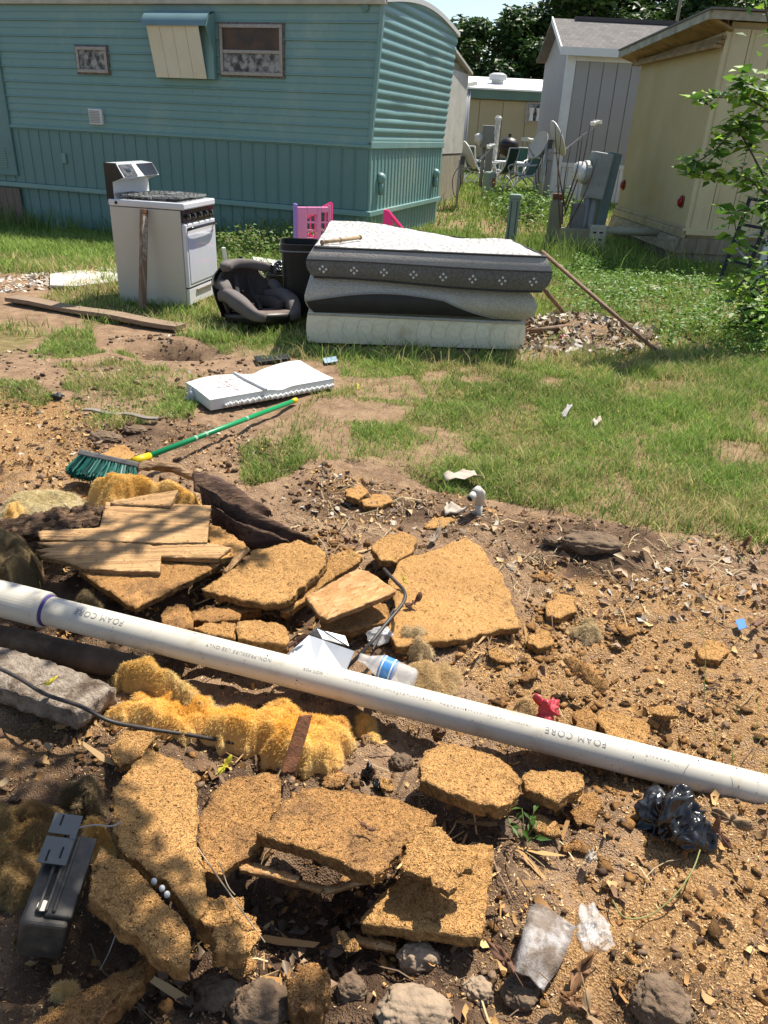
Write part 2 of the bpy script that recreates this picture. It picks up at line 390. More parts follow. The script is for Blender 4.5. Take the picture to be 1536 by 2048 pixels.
blades(330000, (-2.6, 3.4), (2.5, 5.9), lambda x, y: lawn(x, y) * 0.95 * (np.abs(x) < 0.62 * y + 0.5), lambda x, y: 0.022 + 0.085 * np.clip(fbm(x, y, 0.14, 3, 70) - 0.25, 0, 1) * (0.6 + 0.8 * fbm(x, y, 0.6, 2, 71)) + 0.035 * sm((x - 0.6) / 1.5), 0.0036, gcol, 'lawn_grass', 'short patchy green grass between the debris and the mattresses', 'grass_blade', 0.75)
blades(210000, (-6.5, 6.5), (5.6, 13.5), lambda x, y: lawn(x, y) * 0.95 * (np.abs(x) < 0.62 * y + 0.5), lambda x, y: 0.06 + 0.07 * fbm(x, y, 0.8, 3, 72), 0.006, gcol, 'rough_grass', 'longer rough grass round the stove and the pole', 'grass_blade', 0.7)
blades(60000, (-1, 7), (13, 32), lambda x, y: lawn(x, y), lambda x, y: 0.08 + 0.07 * fbm(x, y, 0.8, 3, 73), 0.010, gcol, 'far_grass', 'sunlit strip of grass between the trailers', 'grass_blade', 0.7)
# tall unmown grass along the foot of the blue-green home and by the pedestals
def tall(x, y):
    b = np.exp(-((y - (11.15 - 0.335 * (x + 0.4))) / 0.35) ** 2) * (x < 0.4) * 0.9
    b = np.maximum(b, np.exp(-((y - 7.9) / 0.5) ** 2) * (x > -2.0) * (x < -0.5) * 0.35)
    b = np.maximum(b, np.exp(-((x - 2.6) / 0.9) ** 2 - ((y - 10.8) / 0.9) ** 2) * 0.7)
    b = np.maximum(b, np.exp(-((x - 2.5) / 1.0) ** 2 - ((y - 17.0) / 0.9) ** 2) * 0.5)
    return b * np.clip(fbm(x, y, 0.4, 3, 75) * 2.4 - 0.6, 0.05, 1)
blades(90000, (-7, 5), (7, 18.5), tall, lambda x, y: 0.24 + 0.22 * fbm(x, y, 0.6, 3, 76), 0.008, lambda x, y, n: gcol(x, y + 9, n) * 0.85, 'tall_grass', 'tall unmown grass along the trailer skirting', 'grass_blade', 0.5)
# grass hanging over the shaded foot of the box spring and round the edges of the dirt
def fringe(x, y):
    b = np.exp(-((y - 5.35 - 0.12 * x) / 0.18) ** 2) * (x > -0.9) * (x < 1.3) * 0.6
    c1 = P(1480, 1560); c2 = P(1500, 1080)
    b = np.maximum(b, np.exp(-((x - c1[0] - 0.05) / 0.10) ** 2 - ((y - c1[1]) / 0.16) ** 2) * 0.35)
    b = np.maximum(b, np.exp(-((x - c2[0]) / 0.5) ** 2 - ((y - c2[1]) / 0.15) ** 2) * 0.6)
    return b
blades(26000, (-1.2, 2.4), (1.0, 6.2), fringe, lambda x, y: 0.09 + 0.10 * fbm(x, y, 0.3, 2, 79), 0.0035, gcol, 'edge_grass', 'longer grass blades at the edge of the dirt and the bed', 'grass_blade', 0.9)

# ------------------------------------------------------------------ leafy weeds (a mass of small broad leaves)
def leaf_mass(name, label, pts, nrm, size, cols, mname, cat='weeds', kind='stuff', tr=0.4, parent=None, fold=0.25, aspect=0.55, loc=None):
    n = len(pts); a = RNG.uniform(0, 2 * np.pi, n); s = size * RNG.uniform(0.55, 1.3, n)
    d = np.stack([np.cos(a), np.sin(a), RNG.uniform(-0.5, 0.35, n)], 1); d /= np.linalg.norm(d, axis=1)[:, None]
    up = nrm + RNG.normal(0, 0.45, (n, 3)); sd = np.cross(d, up); sd /= np.linalg.norm(sd, axis=1)[:, None] + 1e-9; up = np.cross(sd, d)
    V = np.zeros((n, 6, 3))
    for i, (u, v, w) in enumerate(((0, 0, 0), (0.42, 0.5, fold), (0.45, 0, 0), (0.42, -0.5, fold), (1, 0, -0.12), (0.75, 0, -0.02))):
        V[:, i] = pts + d * (s * u)[:, None] + sd * (s * aspect * v * 2 * 0.5 * 2 / 2)[:, None] + up * (s * aspect * w)[:, None]
    k = np.arange(n) * 6
    q = np.concatenate([np.stack([k, k + 2, k + 4, k + 1], 1), np.stack([k, k + 3, k + 4, k + 2], 1)])
    ci = RNG.integers(0, len(cols), n); c = np.array(cols)[ci] * RNG.uniform(0.75, 1.25, (n, 1)); c = np.repeat(c[:, None], 6, 1).reshape(-1, 3)
    V = V.reshape(-1, 3)
    if loc is not None: V = V - np.asarray(loc)
    me = mesh_np(name, V, q, attrs={'col': c})
    o = link_mesh(name, me, mat(mname, (0.1, 0.2, 0.03), 0.5, attr='col', trans=tr, spec=0.35), parent, smooth=True)
    if loc is not None and parent is None: o.location = loc
    if kind: tag(o, label, cat, kind=kind)
    return o
def weed_pts(n, xr, yr, dens, hh):
    x = RNG.uniform(*xr, n); y = RNG.uniform(*yr, n); k = RNG.random(n) < dens(x, y); x = x[k]; y = y[k]
    z = T(x, y) + RNG.random(len(x)) ** 0.7 * hh(x, y); return np.stack([x, y, z], 1)
WEEDS = gpoly([(1090, 560), (1180, 500), (1300, 530), (1420, 560), (1700, 600), (1700, 720), (1380, 730), (1260, 650), (1130, 640)])
pw = weed_pts(60000, (1, 6), (5, 10.5), lambda x, y: inpoly(x + (fbm(x, y, 0.5, 3, 81) - 0.5) * 0.8, y + (fbm(x, y, 0.5, 3, 82) - 0.5) * 0.8, WEEDS) * np.clip(fbm(x, y, 0.35, 3, 83) * 3 - 1.0, 0.05, 1), lambda x, y: 0.10 + 0.14 * fbm(x, y, 0.4, 2, 84))
leaf_mass('weed_patch', 'low broadleaf weeds covering the ground beside the yellow trailer', pw, np.array([0, 0, 1.0]), 0.045, [(0.12, 0.24, 0.03), (0.17, 0.30, 0.045), (0.08, 0.17, 0.025)], 'weed_leaf')
pw = weed_pts(30000, (-2.2, 0.6), (7.2, 11.2), lambda x, y: np.exp(-((y - (9.6 - 0.335 * (x + 0.4))) / 1.0) ** 2) * np.clip(fbm(x, y, 0.35, 3, 86) * 3 - 1.2, 0, 1), lambda x, y: 0.12 + 0.40 * fbm(x, y, 0.3, 2, 87) * sm((y - 8.2) / 1.5))
leaf_mass('tall_weeds', 'scraggly leafy weeds between the stove and the trailer wall', pw, np.array([0, 0, 1.0]), 0.05, [(0.10, 0.19, 0.03), (0.16, 0.26, 0.05), (0.25, 0.26, 0.10)], 'weed_leaf')
pw = weed_pts(9000, (1.5, 3.6), (12, 18.5), lambda x, y: np.exp(-((x - 2.45) / 0.55) ** 2 - ((y - 15.8) / 1.2) ** 2) + 0.6 * np.exp(-((x - 4.0) / 0.6) ** 2 - ((y - 16.5) / 1.2) ** 2), lambda x, y: 0.30 + 0.3 * fbm(x, y, 0.5, 2, 88))
leaf_mass('bush_weeds', 'leafy weeds at the foot of the satellite dish poles', pw, np.array([0, 0, 1.0]), 0.09, [(0.09, 0.18, 0.03), (0.14, 0.24, 0.04)], 'weed_leaf')
# ------------------------------------------------------------------ buildings
class Fr:
    """a thing's own axes; px() finds where a line of sight meets one of its local planes"""
    def __init__(s, loc, rz): s.loc = np.array(loc, float); s.rz = rz; c, n = math.cos(rz), math.sin(rz); s.M = np.array([[c, -n, 0], [n, c, 0], [0, 0, 1.0]])
    def px(s, x, y, axis, val):
        n = s.M[:, axis]; p = hitplane(x, y, s.loc + n * val, n); return s.M.T @ (p - s.loc)
teal = mat('teal_paint', lin((117, 153, 149)), 0.42, lin((107, 144, 141)), 1.6, 0.4, bump=0.12, bsc=6, c3=lin((142, 166, 156)), sc3=0.8, lim3=(0.5, 0.72), spec=0.5)
teal2 = mat('teal_skirt_paint', lin((104, 138, 134)), 0.5, lin((96, 129, 126)), 2.5, 0.4, c3=lin((95, 118, 104)), sc3=1.2, lim3=(0.55, 0.75))
alum = mat('aluminium_frame', (0.42, 0.38, 0.34), 0.45, (0.25, 0.22, 0.19), 25, 0.5, metal=0.5)
reflectglass = mat('dusty_glass_painted_reflections', (0.045, 0.042, 0.038), 0.3, (0.34, 0.33, 0.31), 9, 0.85, spec=0.3)  # paler blotches are reflections painted into the dusty glass colour
browncurtain = mat('brown_window_glass', (0.11, 0.055, 0.028), 0.3, (0.04, 0.03, 0.025), 5, 0.7, spec=0.3)
creamm = mat('cream_sheet', lin((222, 215, 194)), 0.55, lin((208, 198, 170)), 2.0, 0.5, c3=(0.42, 0.32, 0.20), sc3=3.5, lim3=(0.62, 0.85))
whitep = mat('white_paint', (0.72, 0.72, 0.70), 0.6, (0.60, 0.59, 0.56), 6, 0.4)
blackm = mat('black_plastic', (0.012, 0.012, 0.013), 0.45, spec=0.4)
darkhole = mat('dark_gap', (0.01, 0.01, 0.01), 0.9)

def teal_home():
    c = A(735, 430, 11.3); loc = (float(c[0]), 11.3, 0.0); rz = R(-18.3)
    t = thing('mobile_home', 'long blue-green mobile home with ribbed skirting behind the stove', 'mobile home', loc, rz)
    f = Fr(loc, rz)
    Lx, W = -10.5, 3.65; zt, zb, zr = 0.44, 1.30, 2.95
    MB().span((Lx, 0.05, 0.0), (-0.06, W - 0.05, zr - 0.05)).build('wall_core', teal2, t)
    # horizontal lap courses of the long side
    nC = 8; dz = (zr - 0.06 - zb) / nC
    for i in range(nC):
        z0 = zb + i * dz; lean = 0.12 * (i + 0.5) / nC
        prof = [(0.045, 0), (-0.016, 0.0), (-0.018, 0.012), (-0.004, 0.030), (-0.004, dz * 0.5), (-0.009, dz * 0.55), (-0.002, dz * 0.6), (0.002, dz - 0.002), (0.045, dz - 0.002)]
        m = MB(); n = len(prof); V = [(x + (lean if x > -1 else 0), y, z0 + z) for x in (Lx, 0.0) for y, z in prof]
        m.add(V, [(k, (k + 1) % n, n + (k + 1) % n, n + k) for k in range(n)] + [tuple(range(n))[::-1], tuple(range(n, 2 * n))]).build('siding_panel', teal, t)
    # vertical ribbed panels below the belt, and skirting under the floor line
    wp = 0.198; me = ms = None
    for k in range(46):
        x1 = -0.02 - k * wp; x0 = x1 - wp + 0.003
        if me is None:
            m = MB(); pr = [(0, 0.03), (0, -0.002), (0.006, -0.014), (0.018, -0.014), (0.024, 0.0), (wp * 0.5, 0.002), (wp - 0.004, 0.0), (wp - 0.004, 0.03)]
            n = len(pr); m.add([(x, y, z) for z in (0, zb - zt - 0.07) for x, y in pr], [(j, (j + 1) % n, n + (j + 1) % n, n + j) for j in range(n)] + [tuple(range(n))[::-1], tuple(range(n, 2 * n))])
            o = m.build('lower_panel', teal2, t); me = o.data
            m = MB(); m.add([(x, y + 0.03, z) for z in (-0.45, zt - 0.04) for x, y in pr], [(j, (j + 1) % n, n + (j + 1) % n, n + j) for j in range(n)] + [tuple(range(n))[::-1], tuple(range(n, 2 * n))])
            o2 = m.build('skirting_panel', teal2, t); ms = o2.data
        else:
            o = link_mesh('lower_panel', me, teal2, t); o2 = link_mesh('skirting_panel', ms, teal2, t)
        o.location = (x0, 0, zt + 0.03); o2.location = (x0, 0, 0)
        if k > 33: o2.data = ms
    m = MB(); m.span((Lx, -0.035, zb - 0.035), (0.02, 0.03, zb + 0.0)); m.span((Lx, -0.022, zb - 0.05), (0.02, 0.02, zb - 0.036)); m.build('belt_trim', teal, t, bevel=0.006)
    m = MB(); m.span((Lx, -0.045, zt - 0.05), (0.03, 0.03, zt + 0.025)); m.build('floor_trim', teal, t, bevel=0.01)
    m = MB(); m.span((Lx, -0.06, zr - 0.06), (0.16, 0.05, zr - 0.005)); m.build('eave_trim', mat('pale_trim', lin((196, 190, 172)), 0.6, lin((160, 156, 140)), 5, 0.5), t, bevel=0.008)
    # end wall: rounded horizontal corrugations leaning out towards the roof
    rows = []; N = 16; pit = (zr + 0.18 - zb) / N
    for i in range(N * 8 + 1):
        z = zb + i * pit / 8; ph = (i % 8) / 8; b = abs(math.sin(math.pi * ph)) ** 0.8 * 0.021
        xo = 0.12 * (z - zb) / (zr - zb)
        row = []
        for j in range(25):
            y = W * j / 24; zz = z
            ztop = zr + 0.17 * math.sin(math.pi * j / 24)
            zz = min(z, ztop)
            dent = 0.018 * math.exp(-((y - 1.0) / 0.35) ** 2 - ((z - 1.75) / 0.10) ** 2) + 0.02 * math.exp(-((y - 2.2) / 0.25) ** 2 - ((z - 2.45) / 0.10) ** 2)
            row.append((xo + b - dent, y, zz))
        rows.append(row)
    m = MB(); m.grid(rows); m.build('end_siding', teal, t, smooth=True)
    for z0, z1, nm, off in ((zt + 0.02, zb - 0.03, 'end_lower_panel', 0.0), (-0.2, zt - 0.05, 'end_skirting_panel', -0.03)):
        k = 0; y = 0.02; wq = 0.152
        while y < W - 0.05:
            m = MB(); pr = [(off - 0.05, y), (off + 0.004, y), (off + 0.016, y + 0.010), (off + 0.016, y + 0.032), (off + 0.003, y + 0.042), (off + 0.003, y + wq - 0.002), (off - 0.05, y + wq - 0.002)]
            n = len(pr); m.add([(a, b, z) for z in (z0, z1) for a, b in pr], [(j, (j + 1) % n, n + (j + 1) % n, n + j) for j in range(n)] + [tuple(range(n))[::-1], tuple(range(n, 2 * n))]).build(nm, teal, t)
            y += wq
    MB().span((-0.02, -0.03, zb - 0.045), (0.035, W, zb + 0.045)).build('end_belt_trim', teal, t, bevel=0.008)
    MB().span((-0.02, -0.03, zt - 0.05), (0.045, W, zt + 0.02)).build('end_floor_trim', teal, t, bevel=0.008)
    m = MB(); m.prism([(-0.02, -0.03, zb), (0.03, -0.03, zb), (0.15, -0.03, zr), (0.10, -0.03, zr)], (0, 0.06, 0)); m.build('corner_trim', teal, t)
    m = MB()
    prof = [(y, zr + 0.17 * math.sin(math.pi * y / W)) for y in np.linspace(0, W, 17)]
    rw = [[(Lx, y, z + 0.03) for y, z in prof], [(0.17, y, z + 0.03) for y, z in prof], [(0.17, y, z - 0.03) for y, z in prof], [(Lx, y, z - 0.03) for y, z in prof]]
    m.grid(rw); m.build('roof', mat('roof_coating', (0.55, 0.55, 0.53), 0.6), t)
    # windows: frame, two sashes, panes
    def win(x0, y0, x1, y1, split, upper):
        a = f.px(x0, y0, 1, 0); b = f.px(x1, y1, 1, 0); xa, xb, z1, z0 = a[0], b[0], a[2], b[2]
        w = MB(); w.span((xa, -0.03, z0), (xb, 0.0, z1)).build('window', darkhole, t) if False else None
        fr = MB(); q = 0.045
        for s in ((xa, z0, xb, z0 + q), (xa, z1 - q, xb, z1), (xa, z0 + q, xa + q, z1 - q), (xb - q, z0 + q, xb, z1 - q)): fr.span((s[0], -0.045, s[1]), (s[2], 0.02, s[3]))
        fo = fr.build('window_frame', alum, t, bevel=0.005)
        g = MB(); 
        for s in ((xa - 0.02, z0 - 0.02, xb + 0.02, z0), (xa - 0.02, z1, xb + 0.02, z1 + 0.02), (xa - 0.02, z0, xa, z1), (xb, z0, xb + 0.02, z1)): g.span((s[0], -0.026, s[1]), (s[2], 0.0, s[3]))
        g.build('flange', mat('corroded_flange', (0.22, 0.19, 0.16), 0.7, (0.07, 0.05, 0.04), 40, 0.8), fo)
        zm = z0 + (z1 - z0) * 0.47
        if split:
            MB().span((xa + q, -0.040, zm - 0.02), (xb - q, -0.01, zm + 0.02)).build('sash_bar', alum, fo, bevel=0.004)
            MB().span((xa + q, -0.022, z0 + q), (xb - q, -0.014, zm - 0.02)).build('pane', reflectglass, fo)
            MB().span((xa + q, -0.018, zm + 0.02), (xb - q, -0.010, z1 - q)).build('pane', browncurtain, fo)
        else: MB().span((xa + q, -0.022, z0 + q), (xb - q, -0.014, z1 - q)).build('pane', reflectglass, fo)
    win(440, 48, 568, 154, True, True); win(153, 93, 220, 147, False, False)
    # hooded window cover of cream sheet metal, standing off the wall
    a = f.px(292, 46, 1, -0.22); b = f.px(412, 158, 1, -0.10); xa, xb = a[0], b[0] - 0.0
    cov = MB(); prof = []
    zt_, zb_ = a[2], b[2]
    nP = 4; wq = (xb - xa) / nP
    for k in range(nP):
        m = MB(); x0 = xa + k * wq
        m.prism([(x0 + 0.002, -0.22, zt_), (x0 + wq - 0.002, -0.22, zt_), (x0 + wq - 0.002 + 0.02, -0.10, zb_), (x0 + 0.022, -0.10, zb_)], (0, -0.012, 0.0)).build('cover_board', creamm, t, bevel=0.003)
    m = MB(); pf = [(0.0, zt_ + 0.16), (-0.08, zt_ + 0.155), (-0.18, zt_ + 0.11), (-0.25, zt_ + 0.02), (-0.262, zt_ - 0.03)]
    V = [(x, y, z) for x in (xa - 0.06, xb + 0.13) for y, z in pf]; n = len(pf)
    m.add(V, [(k, k + 1, n + k + 1, n + k) for k in range(n - 1)]); m.build('hood', mat('blue_grey_hood', lin((112, 140, 142)), 0.5, lin((98, 126, 130)), 3, 0.5), t, smooth=True)
    m = MB(); m.prism([(xb + 0.12, 0, zt_ + 0.155), (xb + 0.12, -0.18, zt_ + 0.10), (xb + 0.12, -0.255, zt_ - 0.02), (xb + 0.12, -0.02, zb_ + 0.25)], (0.012, 0, 0)); m.build('hood_side', teal, t)
    m = MB(); m.span((xa + 0.02, -0.09, zb_), (xb + 0.13, -0.01, zt_ + 0.08)).build('box_back', teal, t)
    # louvred vent, socket plate, access door with louvres
    a = f.px(178, 217, 1, -0.02); b = f.px(208, 250, 1, -0.02)
    MB().span((a[0], -0.05, b[2]), (b[0], 0.0, a[2])).build('vent', whitep, t, bevel=0.006)
    for k in range(8):
        z = b[2] + 0.025 + k * (a[2] - b[2] - 0.04) / 8; MB().span((a[0] + 0.015, -0.058, z), (b[0] - 0.04, -0.049, z + 0.010)).build('vent_slat', mat('grey_slat', (0.30, 0.30, 0.30), 0.6), t)
    a = f.px(124, 306, 1, 0); b = f.px(135, 327, 1, 0); MB().span((a[0], -0.03, b[2]), (b[0], 0, a[2])).build('socket_cover', teal, t, bevel=0.008)
    b = f.px(36, 352, 1, -0.03); a = f.px(-40, 66, 1, -0.03)
    MB().span((a[0] - 0.6, -0.04, b[2]), (b[0], 0.0, f.px(0, 66, 1, 0)[2])).build('access_door', teal2, t, bevel=0.008)
    for k in range(9): MB().span((b[0] - 0.42, -0.055, b[2] + 0.12 + k * 0.035), (b[0] - 0.16, -0.041, b[2] + 0.135 + k * 0.035)).build('louvre', teal, t)
    # riveted seams
    for px_ in (383, 30, 436):
        a = f.px(px_, 165, 1, -0.02); m = MB()
        for k in range(12): m.lathe([(0.006, 0), (0.004, 0.004)], (a[0], -0.004, zb + 0.03 + k * 0.075), 6, Matrix.Rotation(R(90), 3, 'X'))
        m.build('rivet_row', mat('dull_rivet', (0.03, 0.05, 0.05), 0.5), t)
    # two domed hose and cable fittings on the end
    for y, z in ((0.38, 0.88), (3.2, 0.86)):
        m = MB(); m.lathe([(0.075, 0), (0.075, 0.03), (0.06, 0.07), (0.02, 0.09)], (0.02, y, z), 14, Matrix.Rotation(R(90), 3, 'Y')); m.lathe([(0.035, 0), (0.035, 0.2)], (0.045, y, z - 0.22), 8)
        m.build('wall_fitting', teal, t, smooth=True)
    MB().lathe([(0.05, 0), (0.05, 0.02), (0.02, 0.03)], tuple(f.px(731, 14, 1, -0.01)), 14, Matrix.Rotation(R(90), 3, 'X')).build('cable_port', teal2, t)
    # bare wooden skirting boards at the far left
    a = f.px(48, 420, 1, 0.0)
    for k in range(8): MB().span((a[0] - 0.14 * (k + 1), -0.03, -0.45), (a[0] - 0.14 * k - 0.006, -0.006, 0.37)).build('wooden_skirting_board', mat('grey_wood', (0.22, 0.17, 0.13), 0.85, (0.14, 0.10, 0.08), 12, 0.6, stretch=(4, 4, 0.4)), t)
teal_home()

yel = mat('cream_yellow_siding', lin((196, 183, 144)), 0.5, lin((184, 169, 126)), 1.5, 0.5, c3=lin((184, 162, 110)), sc3=1.0, lim3=(0.5, 0.8))
yel2 = mat('pale_yellow_panel', lin((200, 190, 152)), 0.5, lin((188, 177, 138)), 1.5, 0.5, c3=lin((150, 140, 100)), sc3=1.6, lim3=(0.55, 0.8))
skw = mat('weathered_skirting', lin((150, 142, 122)), 0.7, lin((112, 104, 88)), 9, 0.6, stretch=(3, 3, 0.5), c3=lin((84, 78, 62)), sc3=3, lim3=(0.5, 0.75))
def yellow_home():
    loc = (4.0, 11.2, 0.0); rz = R(3.0)
    t = thing('mobile_home', 'yellow trailer with ribbed end wall and round red lights on the right', 'mobile home', loc, rz)
    f = Fr(loc, rz); W, Lx, zt, zr = 3.1, 8.0, 0.44, 2.80
    MB().span((0.06, 0.06, 0.3), (Lx, W - 0.06, zr + 0.1)).build('wall_core', yel2, t)
    # end wall on the left: fine vertical ribs
    rows = [[], []]; n = int(W / 0.08)
    for k in range(n * 6 + 1):
        y = W * k / (n * 6); b = 0.026 * max(0, math.sin(2 * math.pi * (k % 6) / 6 + 0.4))
        rows[0].append((-b, y, zt)); rows[1].append((-b, y, zr + 0.12))
    MB().grid(rows).build('end_siding', yel, t)
    # long side: wide panels with ribs
    for k in range(int(Lx / 0.30)):
        m = MB(); x0 = k * 0.30 + 0.004; pr = [(x0, 0.05), (x0, 0.0), (x0 + 0.05, 0.0), (x0 + 0.06, -0.014), (x0 + 0.075, -0.014), (x0 + 0.085, 0), (x0 + 0.29, 0.0), (x0 + 0.294, 0.05)]
        q = len(pr); m.add([(a, b, z) for z in (zt, zr + 0.02) for a, b in pr], [(j, (j + 1) % q, q + (j + 1) % q, q + j) for j in range(q)] + [tuple(range(q))[::-1], tuple(range(q, 2 * q))]).build('siding_panel', yel2, t)
    MB().span((-0.02, -0.02, zt), (0.03, 0.03, zr)).build('corner_trim', yel2, t, bevel=0.006)
    m = MB(); m.span((-0.05, -0.06, zt - 0.06), (Lx, 0.0, zt + 0.03)); m.build('floor_trim', yel2, t, bevel=0.008)
    m = MB(); m.span((-0.07, -0.06, zt - 0.10), (-0.005, W, zt + 0.0)); m.span((-0.045, -0.04, zt + 0.001), (-0.005, W, zt + 0.05)); m.build('end_floor_trim', mat('cream_trim', lin((176, 166, 134)), 0.55, lin((140, 128, 98)), 5, 0.6), t, bevel=0.008)
    m = MB(); m.span((-0.12, -0.05, zt - 0.30), (Lx, -0.02, zt - 0.101)); m.build('side_kick_board', skw, t)
    m = MB(); m.prism([(-0.12, -0.05, zt - 0.30), (-0.12, W, zt - 0.30), (-0.075, W, zt - 0.105), (-0.075, -0.05, zt - 0.105)], (0.03, 0, 0)); m.build('end_kick_board', mat('pale_board', lin((168, 158, 134)), 0.7, lin((120, 110, 90)), 8, 0.6, stretch=(3, 0.6, 3)), t)
    wq = 0.115; me = None
    for k in range(int(W / wq)):
        m = MB(); y0 = k * wq; pr = [(0.03, y0), (-0.045, y0 + 0.002), (-0.06, y0 + 0.02), (-0.06, y0 + 0.05), (-0.045, y0 + 0.065), (-0.045, y0 + wq - 0.002), (0.03, y0 + wq - 0.002)]; q = len(pr)
        m.add([(a, b, z) for z in (-0.2, zt - 0.28) for a, b in pr], [(j, (j + 1) % q, q + (j + 1) % q, q + j) for j in range(q)] + [tuple(range(q))[::-1], tuple(range(q, 2 * q))]).build('skirting_panel', skw, t)
    for k in range(40):
        m = MB(); x0 = k * 0.2; m.span((x0 - 0.03, -0.02, -0.2), (x0 + 0.165, 0.03, zt - 0.28)); m.build('side_skirting_panel', skw, t)
    # roof with deep overhang over the end, soffit and fascia
    soff = mat('stained_soffit', lin((150, 124, 76)), 0.7, lin((110, 86, 48)), 5, 0.7)
    ov = 0.30
    m = MB(); m.prism([(-ov, -0.12, zr + 0.10), (-ov, W + 0.3, zr - 0.06), (0.02, W + 0.3, zr - 0.16), (0.02, -0.12, zr - 0.02)], (0, 0, 0.03)); m.build('soffit', soff, t)
    m = MB(); m.prism([(-ov, -0.12, zr + 0.09), (-ov, W + 0.3, zr - 0.07), (-ov, W + 0.3, zr + 0.02), (-ov, -0.12, zr + 0.18)], (-0.03, 0, 0)); m.build('fascia', mat('weathered_fascia', lin((176, 172, 152)), 0.7, lin((120, 114, 96)), 7, 0.6), t)
    MB().span((-ov, -0.16, zr + 0.09), (Lx, -0.12, zr + 0.18)).build('front_fascia', mat('weathered_fascia', ()), t)
    m = MB(); m.prism([(-ov - 0.05, -0.2, zr + 0.185), (-ov - 0.05, W + 0.3, zr + 0.025), (Lx, W + 0.3, zr + 0.3), (Lx, -0.2, zr + 0.3)], (0, 0, 0.022)); m.build('roof', mat('dark_roof_edge', (0.10, 0.095, 0.09), 0.9, (0.2, 0.19, 0.17), 9, 0.5), t)
    for k in range(3): MB().span((-0.06 - 0.05 * k, -0.05, zr - 0.06 - 0.05 * k - 0.04), (-0.02 - 0.02 * k, W, zr - 0.06 - 0.05 * k)).build('moulding', soff, t)
    # red clearance lights
    redm = mat('red_lens', (0.30, 0.008, 0.012), 0.25, (0.16, 0.006, 0.01), 30, 0.4)
    for a in ((1248, 370), (1364, 403)):
        p = f.px(a[0], a[1], 0, -0.02); Mx = Matrix.Rotation(R(-90), 3, 'Y')
        o = MB().lathe([(0.085, 0), (0.085, 0.012)], tuple(p), 20, Mx).build('light_base', mat('rust_stain', (0.22, 0.11, 0.06), 0.8), t)
        MB().lathe([(0.07, 0.012), (0.07, 0.03), (0.055, 0.05), (0.02, 0.058)], tuple(p), 20, Mx).build('lens', redm, o, smooth=True)
    # drain pipe running out from the skirting
    a = A(1195, 463, 12.0); b = A(1303, 466, 12.0); M = f.M.T
    pts = [M @ (np.array([a[0], a[1], 0.30]) - f.loc), M @ (np.array([b[0] + 0.3, b[1], 0.31]) - f.loc)]
    MB().tube(pts, 0.055, 14).build('drain_pipe', mat('olive_grey_pipe', lin((150, 148, 128)), 0.5), t, smooth=True)
MATS_FASCIA = mat('weathered_fascia', lin((176, 172, 152)), 0.7, lin((120, 114, 96)), 7, 0.6)
yellow_home()

